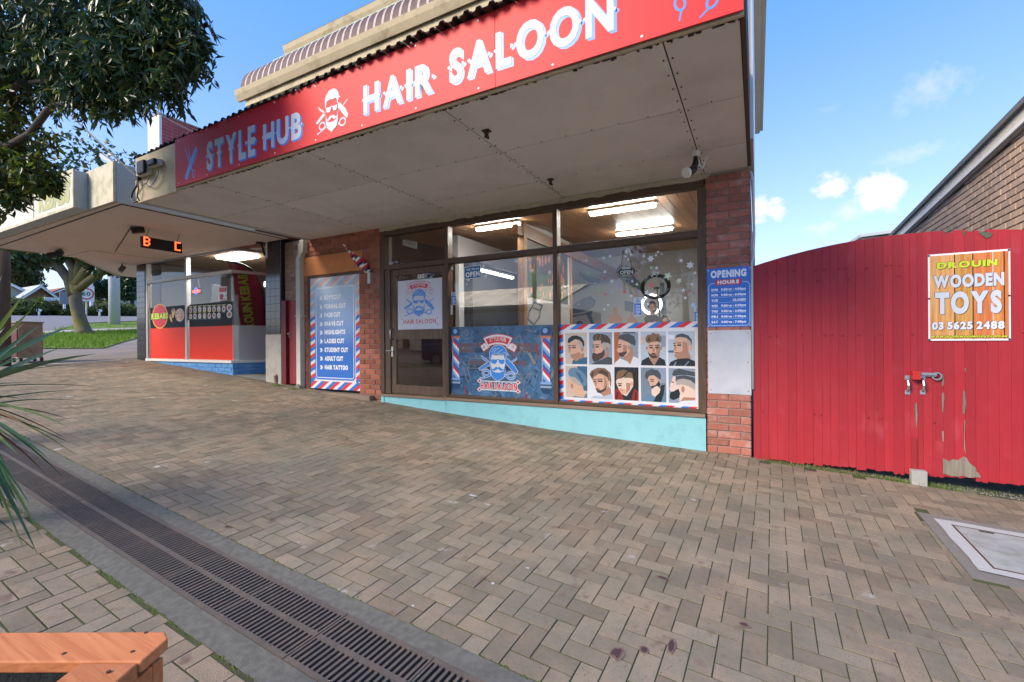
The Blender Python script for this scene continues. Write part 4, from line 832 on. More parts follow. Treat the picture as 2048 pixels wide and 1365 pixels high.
tube_light(1178, 431, 1314, 413, 'lit fluorescent light nearest the window in the right-hand room'); tube_light(1231, 472, 1347, 460, 'lit fluorescent light further back in the right-hand room'); tube_light(952, 462, 1041, 450, 'lit fluorescent light above the middle window of the salon')
bt = thing('fluorescent_light', 'lit fluorescent light on the bulkhead near the salon door', 'light', (-5.2, 8.6, 3.0), 'fluorescent ceiling lights in the salon'); B().box(-5.01, -4.93, 7.9, 9.3, 2.93, 2.97).build('batten', m_wht, bt); B().box(-5.0, -4.94, 7.92, 9.28, 2.885, 2.929).build('tube', mat('lit tube soft', (1, .97, .92), .5, 0, emit=2.5), bt)
# dark framed print on the partition, outlines of tools painted on the walls
FP = Fr((PX+.032, 0, 0), (0, 1, 0), (0, 0, 1))
q = [pX(1056, 430, PX+.032), pX(1112, 603, PX+.032)]; y0, y1 = 6.56, 8.36; z0, z1 = pX(1054, 594, PX+.032).z, 3.09
pr = thing('wall_print', 'large dark autumn-toned print hanging on the salon partition', 'picture', (PX+.03, 7.4, z0)); B().prism(rect(y0, y1, z0, z1), FP, .0, .012).build('board', mat('print dark', (.030, .020, .012), .5, .4, 4, c2=(.11, .05, .015), c2amt=.42, c2scale=2.2), pr)
bb = B(); bb.flat([(y0, z0), (y1, z0), (y1, z0+.35), (y0+1.2, z0+.5), (y0+.6, z0+.42), (y0, z0+.55)], FP, .013, 0)
for i in range(26): u, v_ = random.uniform(y0+.1, y1-.1), random.uniform(z0+.1, z1-.12); bb.flat(ell(u, v_, random.uniform(.02, .05), random.uniform(.05, .11), 8), FP, .014, 1)
bb.build('figures', [mat('print green', (.045, .075, .015), .6, .4, 5), mat('print orange', (.42, .13, .03), .6, .3, 9)], pr)
FB = FF(IYB-.004); m_mur = mat('blue grey mural paint', (.115, .15, .185), .8, .15, 6)
def bk(x, y): p = pY(x, y, IYB-.004); return (p.x, p.z)
mu = thing('wall_mural', 'blue-grey hair dryer, comb and clipper outlines painted on the salon back wall', 'mural', (-2.5, IYB, 1.5)); bb = B()
zx = lambda x, y: bk(1110+x/6.606, 480+y/6.606)
for poly in ([(160, 930), (260, 840), (380, 770), (470, 750), (540, 800), (520, 880), (440, 930), (300, 970), (160, 990)], [(160, 1000), (330, 985), (410, 985), (480, 1120), (520, 1120), (480, 1000), (500, 930), (380, 975), (160, 1040)], [(1385, 565), (1440, 570), (1480, 980), (1400, 980)], [(920, 800), (1040, 830), (1030, 960), (920, 930)], [(800, 400), (860, 320), (960, 400), (1130, 560), (1140, 680), (1000, 610), (870, 520)], [(320, 420), (470, 500), (600, 520), (590, 580), (450, 560), (320, 470)]): bb.flat([zx(*q_) for q_ in poly], FB, .0, 0)
bb.build('tool_shapes', m_mur, mu); bb = B()
c_ = zx(450, 845); ring(bb, FB, c_[0], c_[1], .11, .11, .035, .002); ring(bb, FB, c_[0], c_[1], .05, .05, .02, .002); stroke(bb, FB, [zx(160, 960), zx(280, 870), zx(390, 800), zx(470, 770)], .02, .002); bb.build('highlights', mat('mural light', (.19, .22, .25), .8), mu)
sf = lambda x, y: (pX(890+x/6.825, 480+y/6.825, PX+.034).y, pX(890+x/6.825, 480+y/6.825, PX+.034).z); bb = B()
stroke(bb, FP, [sf(1215, 850), sf(1330, 900), sf(1300, 960), sf(1290, 1050), sf(1215, 1160), sf(1130, 1080), sf(1150, 980), sf(1200, 900), sf(1215, 850)], .035, .002); stroke(bb, FP, [sf(1205, 930), sf(1280, 960)], .03, .002)
tag(bb.build('clipper_mural', m_mur), 'hair clipper outline painted on the partition under the dark print', 'mural')
# ================================================================== SIGNS AND PRINTS OF THE SALON
P_W, P_R, P_B, P_LB = '#F2F4F6', '#DA2A30', '#2F78CF', '#5AA2E8'
ASP = [1.0]
def seg(poly, k, o): return [((x-o[0])*k*ASP[0], -(y-o[1])*k) for x, y in poly]
LOGO = dict(
 hair=[(772, 585), (768, 520), (765, 470), (790, 412), (812, 398), (848, 360), (900, 350), (960, 352), (1005, 380), (1040, 420), (1062, 480), (1092, 517), (1052, 500), (1040, 545), (1036, 585), (1018, 572), (1010, 512), (985, 492), (940, 500), (880, 488), (805, 502), (796, 545), (790, 585)],
 lens1=[(784, 590), (895, 596), (890, 640), (868, 668), (815, 664), (790, 640)], lens2=[(922, 596), (1022, 594), (1016, 640), (995, 668), (945, 664), (926, 636)], bridge=[(880, 588), (935, 588), (930, 606), (885, 606)],
 must=[(905, 727), (872, 718), (846, 742), (818, 760), (800, 744), (816, 782), (850, 790), (882, 770), (905, 752), (930, 770), (962, 790), (996, 776), (1012, 744), (992, 760), (966, 742), (936, 718)],
 beard=[(780, 660), (796, 735), (812, 790), (850, 806), (868, 814), (940, 814), (958, 806), (1000, 790), (1016, 735), (1030, 660), (1031, 800), (1010, 880), (988, 908), (940, 930), (905, 962), (870, 932), (830, 906), (800, 870), (784, 800)],
 razorl=[(570, 752), (735, 642), (768, 660), (758, 692), (612, 780), (585, 775)], bladel=[(615, 530), (640, 545), (772, 650), (755, 668), (640, 580)],
 razorr=[(1040, 568), (1082, 590), (1180, 690), (1236, 782), (1215, 826), (1190, 820), (1100, 722), (1030, 640)], blader=[(1222, 562), (1216, 586), (1140, 640), (1124, 630)],
 arm1=[(655, 905), (780, 850), (790, 870), (600, 940), (592, 915)], arm2=[(1030, 850), (1080, 880), (1070, 900), (1025, 875)])
FACE = [(780, 520), (1032, 520), (1031, 800), (1010, 880), (940, 930), (905, 958), (870, 930), (800, 870), (782, 800)]
def logo(bb, fr, u, v, k, h, mi_main, mi_face=None, mi_halo=None, halo=9):
    o = (905, 655); T = lambda P_: [(u+a, v+b_) for a, b_ in seg(P_, k, o)]
    if mi_halo is not None:
        for n_ in ('razorl', 'bladel', 'razorr', 'blader', 'arm1', 'arm2', 'hair', 'beard'): bb.flat([(a, b_) for a, b_ in offs(T(LOGO[n_]), halo*k)], fr, h+.0004*['razorl', 'bladel', 'razorr', 'blader', 'arm1', 'arm2', 'hair', 'beard'].index(n_)/4, mi_halo)
        for cx, cy in ((702, 830), (1120, 862)): c = T([(cx, cy)])[0]; ring(bb, fr, c[0], c[1], 80*k*ASP[0], 72*k, 44*k, h+.0001, mi_halo)
    for n_ in ('razorl', 'bladel', 'razorr', 'blader', 'arm1', 'arm2'): bb.flat(T(LOGO[n_]), fr, h+.0014, mi_main)
    for cx, cy in ((702, 830), (1120, 862)): c = T([(cx, cy)])[0]; ring(bb, fr, c[0], c[1], 70*k*ASP[0], 62*k, 22*k, h+.0015, mi_main)
    if mi_face is not None: bb.flat(T(FACE), fr, h+.0020, mi_face)
    for n_ in ('hair', 'lens1', 'lens2', 'bridge', 'must', 'beard'): bb.flat(T(LOGO[n_]), fr, h+.0024+.0001*len(n_), mi_main)
    for pts in ([(800, 470), (830, 420), (880, 390)], [(840, 480), (870, 430), (930, 395)], [(900, 480), (950, 450), (990, 420)], [(1000, 470), (1030, 480), (1070, 505)]):
        stroke(bb, fr, T(pts), 7*k, h+.0032, mi_face if mi_face is not None else mi_halo if mi_halo is not None else mi_main)
def ribbon(bb, fr, u, v, k, h, red, white):
    o = (905, 655); T = lambda P_: [(u+a, v+b_) for a, b_ in seg(P_, k, o)]
    def arcb(r0, r1, a, x0=905, yc=700):
        pts = [(x0+r1*math.sin(t), yc-r1*math.cos(t)) for t in np.linspace(-a, a, 14)]+[(x0+r0*math.sin(t), yc-r0*math.cos(t)) for t in np.linspace(a, -a, 14)]; return pts
    ends = ([(605, 360), (680, 310), (770, 380), (740, 395), (655, 455)], [(1225, 370), (1145, 310), (1040, 380), (1070, 395), (1185, 460)])
    for e_ in ends: bb.flat(offs(T(e_), 8*k), fr, h, red); bb.flat(T(e_), fr, h+.0004, white)
    for c in ((668, 378), (1160, 378)): bb.flat(T([(c[0]-16, c[1]-22), (c[0]+16, c[1]-22), (c[0]+16, c[1]+22), (c[0]-16, c[1]+22)]), fr, h+.0008, red); bb.flat(T([(c[0]-8, c[1]-13), (c[0]+8, c[1]-13), (c[0]+8, c[1]+13), (c[0]-8, c[1]+13)]), fr, h+.0011, white)
    bb.flat(T(arcb(360, 545, .50)), fr, h+.0012, red); bb.flat(T(arcb(368, 532, .485)), fr, h+.0015, white); bb.flat(T(arcb(398, 500, .43)), fr, h+.0018, red)
    c = T([(905, 240)])[0]; text(bb, fr, 'STYLE HUB', c[0]-140*k*ASP[0], c[0]+140*k*ASP[0], c[1]-34*k, c[1]+36*k, .02, h+.0022, white, gap=.10, arc=22*k)
# ---- big fascia sign
SX0, SX1, SZ0, SZ1 = -6.30, -.058, 3.372, 3.955
FS = FF(YA-.012)
m_sred = mat('glossy red sign', (.58, .030, .034), .5, .05, 2, spec=.22)
sg = thing('fascia_sign', 'long red sign board with white western lettering fixed along the awning front', 'sign', (-3.2, YA-.01, SZ0))
for a, b_ in ((SX0, pY(990, 100, YA-.012).x-.002), (pY(990, 100, YA-.012).x+.002, SX1)): B().prism(rect(a, b_, SZ0, SZ1), FS, -.012, 0).build('panel', m_sred, sg)
LW, LBL = flatm('#BCC3CD', .5, .2), flatm('#3F86D8', .35)
def sgt(st, x0, x1, xr, yb, yt):
    a = pY(x0, 200, YA-.012).x; b_ = pY(x1, 200, YA-.012).x; z0, z1 = pY(xr, yb, YA-.012).z, pY(xr, yt, YA-.012).z
    for k, (dx, dz, h, m_) in enumerate(((.020, -.018, .001, LBL), (.012, -.011, .0014, LBL), (0, 0, .003, LW))):
        bb = B(); text(bb, FS, st, a+dx, b_+dx, z0+dz, z1+dz, .04, h, 0, gap=.15, spur=.024); bb.build(('letter_shadow', 'letter_shadow', 'lettering')[k], m_, sg)
sgt('STYLE', 413, 510, 422, 340, 283); sgt('HUB', 526, 603, 530, 300, 249); sgt('HAIR', 727, 866, 735, 228, 170); sgt('SALOON', 899, 1229, 913, 166, 97)
bb = B(); c = pY(664, 222, YA-.012); logo(bb, FS, c.x, c.z-.0, .00066, .001, 0, mi_halo=None); o_ = bb.build('emblem', [LW], sg)
bb = B(); c0 = pY(382, 326, YA-.012); fr = FS.sub(c0.x, c0.z, math.radians(-33))
bb.flat([(-.035, -.20), (.0, -.215), (.035, -.20), (.035, .20), (-.005, .21), (-.03, -.0)], fr, .001)
for k in range(11): bb.flat(rect(.03, .075, -.0+k*.018, .009+k*.018), fr, .0011)
fr2 = FS.sub(c0.x, c0.z, math.radians(12)); bb.flat([(-.012, -.10), (.012, -.10), (.004, .22), (-.004, .22)], fr2, .0014); fr3 = FS.sub(c0.x-.02, c0.z, math.radians(28)); bb.flat([(-.012, -.02), (.012, -.02), (.004, .24), (-.004, .24)], fr3, .0016); ring(bb, fr2, .03, -.15, .035, .05, .014, .0012); bb.build('comb_and_scissors', LBL, sg)
for (px, py, a) in ((1360, 8, .3), (1425, 2, -.4)):
    bb = B(); c = pY(px, py, YA-.012); f_ = FS.sub(c.x, c.z, a); ring(bb, f_, 0, 0, .036, .05, .015, .001); bb.flat([(-.012, -.045), (.0, -.05), (-.03, -.10), (-.04, -.10)], f_, .0012); bb.flat([(-.01, .045), (.02, .04), (.03, .2), (.005, .2)], f_, .0012); bb.build('scissors', LBL, sg)
x = SX0+.08; rv = None
while x < SX1:
    for z in (SZ0+.03, SZ1-.03):
        if rv is None: bb = B(); bb.flat(ell(0, 0, .009, .009, 8), Fr((0, 0, 0), (1, 0, 0), (0, 0, 1)), 0); o = bb.build('rivet', m_wht, sg); rv = o.data
        else: o = bpy.data.objects.new('rivet', rv); COL.objects.link(o); o.parent = sg
        o.location = FS.p(x, z, .003)-wloc(sg)
    x += .62
# ---- poster of barber tools under the middle window
YP = YF+.045; FPW = FF(YP-.0)
def pp(x, y): p = pY(x, y, YP); return (p.x, p.z)
b0, b1 = M1+.034, M2-.034; pz0, pz1 = ZS+.046, pp(896, 655)[1]
po = thing('tools_poster', 'dark blue window poster with barber poles and bearded emblem', 'poster', ((b0+b1)/2, YP, pz0)); B().prism(rect(b0, b1, pz0, pz1), FPW, 0, .002).build('sheet', mat('deep blue print', (.035, .10, .20), .4, .35, 5, c2=(.09, .20, .34), c2amt=.45, c2scale=3.5), po)
zp = lambda x, y: pp(890+x/8.53, 650+y/8.53)
zs = lambda P_: [zp(*q_) for q_ in P_]
BGC = [flatm('#6A5658'), flatm('#2F6492'), flatm('#84847A'), flatm('#8A3E46'), flatm('#1B3F60'), flatm('#4E7EA6'), flatm('#8E6250')]
bb = B()
for y_, xs_ in ((310, (60, 270, 480, 680, 1600)), (400, (70, 280, 500, 660, 1550)), (520, (60, 250)), (610, (420, 760, 1060, 1400)), (700, (420, 1240)), (330, (1830,))):
    for a_ in range(len(xs_)-1): bb.flat(zs([(xs_[a_]+8, y_), (xs_[a_+1]-8, y_+6), (xs_[a_+1]-8, y_+78), (xs_[a_]+8, y_+72)]), FPW, .0024, random.choice((0, 0, 1, 4)))
for i in range(420):
    x, y = random.uniform(60, 1880), random.uniform(40, 1300); a = random.random()*3.14; l_ = random.uniform(12, 80); w_ = random.uniform(4, 20); dx, dy = math.cos(a)*l_, math.sin(a)*l_; nx, ny = -math.sin(a)*w_, math.cos(a)*w_
    q_ = [(min(1885, max(52, x+i_)), min(1320, max(45, y+j_))) for i_, j_ in ((-dx, -dy), (nx, ny), (dx, dy), (-nx, -ny))]; bb.flat(zs(q_), FPW, .0026+i*1e-6, random.choice((1, 1, 4, 4, 4, 5, 0, 2)))
for P_, w_, c_ in (([(410, 740), (410, 620), (440, 570), (760, 570)], .012, 2), ([(410, 740), (720, 745)], .012, 2), ([(320, 740), (360, 900), (390, 980), (440, 940), (380, 720)], .014, 2), ([(1440, 490), (1540, 680)], .04, 2), ([(1540, 690), (1620, 790)], .03, 5), ([(1560, 370), (1590, 500)], .035, 3), ([(1600, 500), (1600, 580)], .022, 6), ([(1170, 250), (1280, 180), (1340, 390), (1200, 560)], .01, 2), ([(1140, 470), (1200, 560)], .014, 3), ([(1260, 860), (1290, 830), (1315, 850), (1300, 890), (1270, 920), (1320, 970), (1310, 1000)], .010, 2), ([(1340, 1150), (1350, 980), (1400, 860), (1470, 820)], .008, 2), ([(350, 1050), (360, 1200), (385, 1240)], .03, 3), ([(1380, 1190), (1380, 1290)], .035, 3), ([(1440, 1210), (1445, 1290)], .02, 2), ([(960, 1130), (1010, 1240)], .05, 5), ([(830, 1240), (880, 1190)], .02, 2), ([(1170, 1190), (1280, 1080), (1290, 1190), (1210, 1240)], .012, 2), ([(500, 1240), (570, 1150)], .01, 5), ([(290, 80), (300, 200), (350, 260), (440, 220), (480, 100)], .008, 2), ([(1380, 80), (1550, 130)], .01, 2), ([(830, 120), (880, 80), (950, 120)], .01, 5)): stroke(bb, FPW, zs(P_), w_, .0032, c_)
c_ = zp(365, 135); ring(bb, FPW, c_[0], c_[1], .035, .05, .012, .0034, 2); c_ = zp(530, 855); ring(bb, FPW, c_[0], c_[1], .042, .07, .01, .0034, 5)
bb.build('tool_pattern', BGC, po)
def pole(bb, x0, x1, ytop, y0, y1, ybot):
    cx = (x0+x1)/2; a, b_ = zp(x0, y0), zp(x1, y1)
    c = zp(cx, ytop+75); bb.flat(ell(c[0], c[1], (b_[0]-a[0])*.62, (b_[0]-a[0])*.62, 20), FPW, .0036, 4); bb.flat(ell(c[0]-.01, c[1]+.02, (b_[0]-a[0])*.3, (b_[0]-a[0])*.3, 12), FPW, .0038, 3)
    bb.flat(rect(a[0]-.02, b_[0]+.02, a[1]-.005, a[1]+.035), FPW, .0040, 5)
    stripes(bb, FPW, a[0], b_[0], b_[1], a[1], .028, -1.3, .0042, (1, 0, 2, 3, 0, 2)) if False else None
    z = b_[1]-.4; k = 0; u0, u1 = a[0], b_[0]
    while z < a[1]+.3:
        P_ = clipr([(u0, z+.13), (u1, z), (u1, z+.05), (u0, z+.18)], u0, u1, b_[1], a[1])
        if len(P_) > 2: bb.flat(P_, FPW, .0042, (1, 0, 2, 3)[k % 4])
        z += .05; k += 1
    bb.flat(rect(u0, u0+.018, b_[1], a[1]), FPW, .0045, 6)
    c = zp(cx, ybot-110); bb.flat(ell(c[0], c[1], (u1-u0)*.66, .085, 18), FPW, .0036, 4); bb.flat(rect(u0-.02, u1+.02, c[1]+.05, c[1]+.085), FPW, .0048, 3); bb.flat(rect(u0-.02, u1+.02, c[1]-.0, c[1]+.03), FPW, .0048, 6)
for ar_ in ((125, 245, 60, 230, 915, 1110), (1648, 1795, 50, 230, 990, 1190)): bb = B(); pole(bb, *ar_); bb.build('barber_pole', [flatm('#C9303A'), flatm('#E9E6EA'), flatm('#2F62B0'), flatm('#7FA6D6'), flatm('#28486A'), flatm('#C77A58'), flatm('#8FA4BC')], po)
bb = B(); c = zp(905, 655); kx_ = abs(zp(905, 655)[0]-zp(1005, 655)[0])/100; kk = abs(zp(905, 655)[1]-zp(905, 755)[1])/100; ASP[0] = kx_/kk; logo(bb, FPW, c[0], c[1], kk, .0052, 0, 1, 1); ribbon(bb, FPW, c[0], c[1], kk, .0056, 2, 1)
T = lambda x, y: (c[0]+(x-905)*kx_, c[1]-(y-655)*kk); ASP[0] = 1.0
for y_ in (975, 1125):
    a, b_ = T(575, y_-15), T(1240, y_+2); bb.flat(rect(a[0], b_[0], b_[1], a[1]), FPW, .0054, 1)
    for x_ in (578, 1240): q_ = T(x_, y_-6); bb.flat([(q_[0]-.045*1, q_[1]), (q_[0], q_[1]-.035), (q_[0]+.045, q_[1]), (q_[0], q_[1]+.035)], FPW, .0057, 1); bb.flat([(q_[0]-.024, q_[1]), (q_[0], q_[1]-.02), (q_[0]+.024, q_[1]), (q_[0], q_[1]+.02)], FPW, .006, 2)
a, b_ = T(598, 1100), T(1228, 995)
for dx, dz in ((-.008, 0), (.008, 0), (0, .008), (0, -.008)): text(bb, FPW, 'HAIR SALOON', a[0]+dx, b_[0]+dx, a[1]+dz, b_[1]+dz, .04, .0058+dx*.01+dz*.005, 1, gap=.12)
text(bb, FPW, 'HAIR SALOON', a[0], b_[0], a[1], b_[1], .04, .0064, 2, gap=.12)
bb.build('emblem', [flatm('#3E8AD8'), flatm('#D8DBDE'), flatm('#CF3038')], po)
# ---- haircut poster under the right window
h0, h1 = M2+.034, WR-.072; hz0, hz1 = ZS+.046, pp(1119, 650)[1]
hp = thing('haircut_poster', 'white poster of ten haircut photographs with red and blue striped border', 'poster', ((h0+h1)/2, YP, hz0)); B().prism(rect(h0, h1, hz0, hz1), FPW, 0, .002).build('sheet', flatm('#D6D8DC'), hp)
i0, i1 = pp(1127, 700)[0], pp(1396, 700)[0]; jz0, jz1 = pp(1127, 799)[1]-.0, pp(1127, 660)[1]
bb = B(); cols3 = (0, 1, 2)
stripes(bb, FPW, h0, h1, jz1, hz1, .085, 1.6, .0024, cols3); stripes(bb, FPW, h0, h1, hz0, jz0, .085, 1.6, .0024, cols3, .05)
for (a, b_) in ((h0, i0), (i1, h1)):
    z = hz0; k = 0
    while z < jz1:
        P_ = clipr([(a, z), (b_, z+.02), (b_, z+.072), (a, z+.052)], a, b_, jz0, jz1)
        if len(P_) > 2: bb.flat(P_, FPW, .0026, cols3[k % 3])
        z += .052; k += 1
bb.build('striped_border', [flatm('#2E76CC'), flatm('#D62A30'), flatm('#D6D8DC')], hp)
B().prism(rect(i0, i1, jz0, jz1), FPW, .0028, .0034).build('mount', flatm('#D8DADE'), hp)
zh = lambda x, y: pp(1110+x/6.606, 645+y/6.606)
PALp = [mat('photo ink '+c_, c_, .4, .16, 45) for c_ in ('#CFA68E', '#A87F6A', '#26211F', '#4A3B33', '#7A6048', '#AEBBC6', '#8797A8', '#1D272F', '#A8623C', '#D3D8DE', '#35627F', '#8E2620', '#6F8090', '#DCC3B4', '#434B53', '#A8A29A', '#5E7F98', '#C2B2A2')]
SK, SKD, BLK, BRN, LBR, BGL, BGM, NVY, ORG, WHT, TEA, RED_, SLA, SKL, GRY, FADE, DEN, BRW = range(18)
xc = [(140, 425), (452, 755), (783, 1102), (1133, 1467), (1498, 1850)]; yr = [((130, 545), (577, 995)), ((132, 555), (582, 1020)), ((132, 565), (592, 1040)), ((125, 575), (600, 1055)), ((125, 585), (612, 1085))]
E_ = lambda x, y, a, b_, c: ('e', x, y, a, b_, c)
PORT = [
 [(BRW, (140,130,425,130,425,545,140,545)), (BGL, (140,180,425,180,425,215,140,215)), (BGL, (140,300,425,300,425,335,140,335)), (BGL, (140,420,425,420,425,455,140,455)), (SKD, (290,440,360,400,385,400,390,460,320,500,240,500)), (SK, (185,265,235,240,300,225,345,260,362,330,370,380,340,440,300,480,240,480,205,450,195,410,180,390,190,360,178,330)), (FADE, (290,260,350,235,378,300,372,345,345,360,320,300)), (SKD, (205,420,250,412,330,385,346,425,300,478,240,480,208,450)), (NVY, (170,250,180,205,230,170,290,165,350,190,385,240,392,300,375,320,360,260,320,225,270,215,230,240,185,270)), (TEA, (225,545,240,490,290,505,330,475,425,450,425,545)), (SKD, (190,345,210,350,200,395,183,388)), E_(365,350,16,28,SKD)],
 [(BGM, (452,132,755,132,755,555,452,555)), (SKD, (630,480,690,370,718,380,705,450,640,500)), (SK, (510,245,610,240,625,330,655,380,640,400,560,420,500,400,495,390,505,350,503,320)), (FADE, (610,280,720,270,725,330,690,350,650,355,618,330)), (BRN, (500,400,520,402,555,416,620,395,655,350,662,420,630,470,560,512,520,522,495,490,490,440)), (BRN, (500,210,515,165,560,150,640,155,700,180,735,230,735,290,700,270,650,260,610,282,615,240,560,235,520,245)), (LBR, (530,230,550,170,565,170,550,232)), (LBR, (580,228,600,165,615,168,600,235)), (GRY, (470,555,560,512,640,482,700,450,755,470,755,555)), E_(686,345,14,28,SKD)],
 [(BGM, (783,132,1102,132,1102,565,783,565)), (ORG, (783,132,858,132,850,480,783,565)), (GRY, (900,132,1060,132,1060,150,900,150)), (SKD, (900,460,985,350,1030,330,1042,440,1000,565,960,565)), (SK, (845,235,900,240,980,270,1000,320,990,380,945,440,880,460,850,440,845,410,820,380,815,370,835,340,833,300)), (BRN, (845,400,880,402,930,372,948,335,952,410,900,460,855,452,848,430)), (GRY, (840,220,850,180,900,160,980,155,1050,190,1070,260,1060,320,1030,300,960,262,900,240,880,225)), (WHT, (783,565,800,530,860,480,960,520,1000,565)), (WHT, (990,565,1040,450,1102,480,1102,565)), E_(985,340,16,28,SKD)],
 [(BGL, (1133,125,1467,125,1467,575,1133,575)), (BGM, (1400,180,1467,180,1467,330,1400,330)), (BRW, (1133,190,1190,190,1190,290,1133,290)), (SKD, (1255,440,1370,440,1385,520,1330,575,1290,575,1255,520)), (SK, (1225,290,1280,262,1350,258,1390,280,1395,350,1385,420,1345,475,1290,480,1245,440,1225,370)), (BRN, (1228,390,1262,425,1300,405,1350,425,1388,390,1380,440,1345,478,1290,482,1245,445)), (SKD, (1275,430,1340,430,1335,440,1280,440)), (LBR, (1205,260,1196,210,1230,165,1260,170,1300,140,1340,158,1375,155,1412,210,1405,268,1380,272,1350,255,1280,265,1235,282)), (BRN, (1215,250,1250,190,1270,250)), (BRN, (1330,245,1360,190,1390,255)), (NVY, (1133,575,1150,510,1240,460,1270,520,1310,575)), (NVY, (1315,575,1380,465,1450,500,1467,575)), E_(1215,345,12,24,SKD), E_(1402,350,12,24,SKD)],
 [(BGL, (1498,125,1850,125,1850,585,1498,585)), (TEA, (1498,380,1570,380,1570,410,1498,410)), (WHT, (1498,170,1580,170,1580,230,1498,230)), (SKD, (1610,470,1770,400,1800,480,1700,530,1620,520)), (SK, (1575,290,1590,220,1660,200,1740,215,1755,290,1775,340,1770,420,1710,480,1620,488,1580,460,1575,400,1565,370,1575,340)), (FADE, (1740,215,1800,250,1812,330,1770,335,1750,270)), (SKD, (1580,425,1640,412,1740,352,1770,400,1750,450,1690,490,1620,490,1582,465)), (GRY, (1590,215,1610,175,1680,155,1760,180,1810,240,1812,310,1790,260,1740,215,1660,200)), (NVY, (1500,585,1530,530,1620,492,1760,480,1850,520,1850,585)), (SLA, (1560,585,1590,530,1610,530,1590,585)), (SLA, (1700,585,1760,520,1780,520,1730,585)), E_(1792,345,22,38,SK)],
 [(BRW, (140,577,425,577,425,995,140,995)), (TEA, (290,577,425,577,425,900,380,900)), (BGL, (140,640,200,640,180,800,140,800)), (SK, (175,720,260,735,330,800,370,850,378,960,360,992,260,992,250,920,200,880,180,830,165,780)), (FADE, (190,720,270,732,335,795,365,840,300,830,230,790)), (DEN, (175,660,195,610,260,595,340,630,400,690,425,770,410,830,370,840,330,790,270,730,190,715,180,690)), (TEA, (260,640,330,680,380,780,360,800,310,720)), (SLA, (215,995,260,975,370,990,420,920,425,995)), E_(225,845,18,32,SKD)],
 [(WHT, (452,582,755,582,755,1020,452,1020)), (SKD, (590,940,700,830,735,880,742,955,640,985)), (SK, (488,750,520,690,580,660,650,670,705,740,715,820,680,890,600,940,560,935,535,890,520,840,505,800)), (BRN, (535,882,600,905,650,880,690,825,672,900,600,944,560,938)), (LBR, (455,690,480,640,560,600,660,600,730,660,745,760,735,865,715,800,690,730,630,690,580,680,520,720,490,762,470,720)), (BRN, (560,660,620,620,700,660,700,720,640,680)), (BRN, (470,700,500,650,520,650,490,740)), (BGL, (466,1020,520,980,640,985,745,945,755,950,755,1020)), (SKD, (525,800,560,800,540,850,528,850)), E_(715,800,17,32,SK)],
 [(NVY, (783,592,1102,592,1102,1040,783,1040)), (BLK, (1000,640,1102,640,1102,860,1000,860)), (RED_, (783,1040,795,900,850,880,880,960,910,1040)), (RED_, (990,1040,1050,880,1102,930,1102,1040)), (BLK, (800,1040,815,930,830,935,820,1040)), (BLK, (1050,1040,1060,920,1075,930,1070,1040)), (NVY, (895,1000,960,1015,1025,960,1005,1040,905,1040)), (SKL, (815,760,880,745,985,680,1035,760,1030,850,1000,900,945,985,880,960,840,890,820,850,803,800)), (LBR, (805,720,830,650,900,625,955,640,880,735,820,762)), (LBR, (968,650,1020,670,1032,740,980,735,908,740)), (SK, (835,890,880,880,960,900,945,960,880,960)), (SKD, (840,830,870,825,860,860,845,860)), E_(1012,815,16,28,SK)],
 [(SLA, (1133,600,1467,600,1467,1055,1133,1055)), (BGM, (1300,600,1467,600,1467,800,1380,800)), (SK, (1220,760,1250,710,1320,700,1360,735,1382,790,1340,850,1260,852,1250,810,1245,790)), (FADE, (1330,720,1395,740,1400,800,1375,800)), (GRY, (1185,720,1200,660,1270,620,1360,630,1400,690,1395,760,1350,730,1300,695,1240,710,1215,772)), (NVY, (1258,850,1330,832,1375,768,1392,830,1350,872,1290,872)), (DEN, (1140,1055,1170,990,1250,940,1330,990,1300,1055)), (NVY, (1300,1055,1400,835,1450,820,1420,1055)), (DEN, (1400,1055,1467,850,1467,1055)), (SKL, (1280,965,1270,900,1312,858,1350,840,1392,880,1380,930,1320,990))],
 [(BGM, (1498,612,1850,612,1850,1085,1498,1085)), (SKL, (1560,725,1590,720,1600,800,1700,765,1800,800,1850,870,1850,1040,1640,1060,1650,940,1630,890,1560,930,1530,930,1505,890,1520,860,1530,800)), (FADE, (1600,770,1720,745,1850,800,1850,900,1760,850,1680,830,1600,840)), (GRY, (1595,722,1720,705,1850,735,1850,820,1790,770,1700,750,1620,765,1592,800)), (GRY, (1545,700,1570,640,1640,615,1750,640,1850,660,1850,715,1740,700,1640,705,1570,720)), (NVY, (1530,790,1570,800,1575,812,1540,806)), (NVY, (1525,940,1560,930,1632,890,1652,950,1640,1010,1570,1045,1525,1040,1510,1000)), (SKD, (1650,1060,1700,1000,1850,1000,1850,1040)), (WHT, (1615,1085,1680,1052,1850,1035,1850,1085)), E_(1690,895,22,46,SKD)]]
EXTRA = {0: [(SKD, (205,424,256,430,254,437,206,434))], 1: [(SKD, (515,340,503,386,532,392,528,345)), (BLK, (508,404,548,410,546,417,508,413))], 2: [(SKD, (900,300,960,310,950,380,905,400))], 3: [(SKD, (1350,290,1392,300,1385,420,1345,465,1338,380)), (SKD, (1300,345,1288,392,1322,394,1316,345)), (RED_, (1283,406,1332,406,1328,413,1288,413))], 4: [(SKD, (1592,315,1568,370,1602,380,1608,330)), (RED_, (1582,402,1642,404,1636,413,1584,412)), (SKD, (1690,260,1750,280,1765,390,1700,440,1690,340))], 6: [(SKD, (640,700,690,770,692,830,640,882,655,790)), (RED_, (538,880,592,882,588,890,542,890))], 7: [(SKD, (940,800,1000,810,990,890,945,950)), (RED_, (858,905,898,905,894,912,862,912))]}
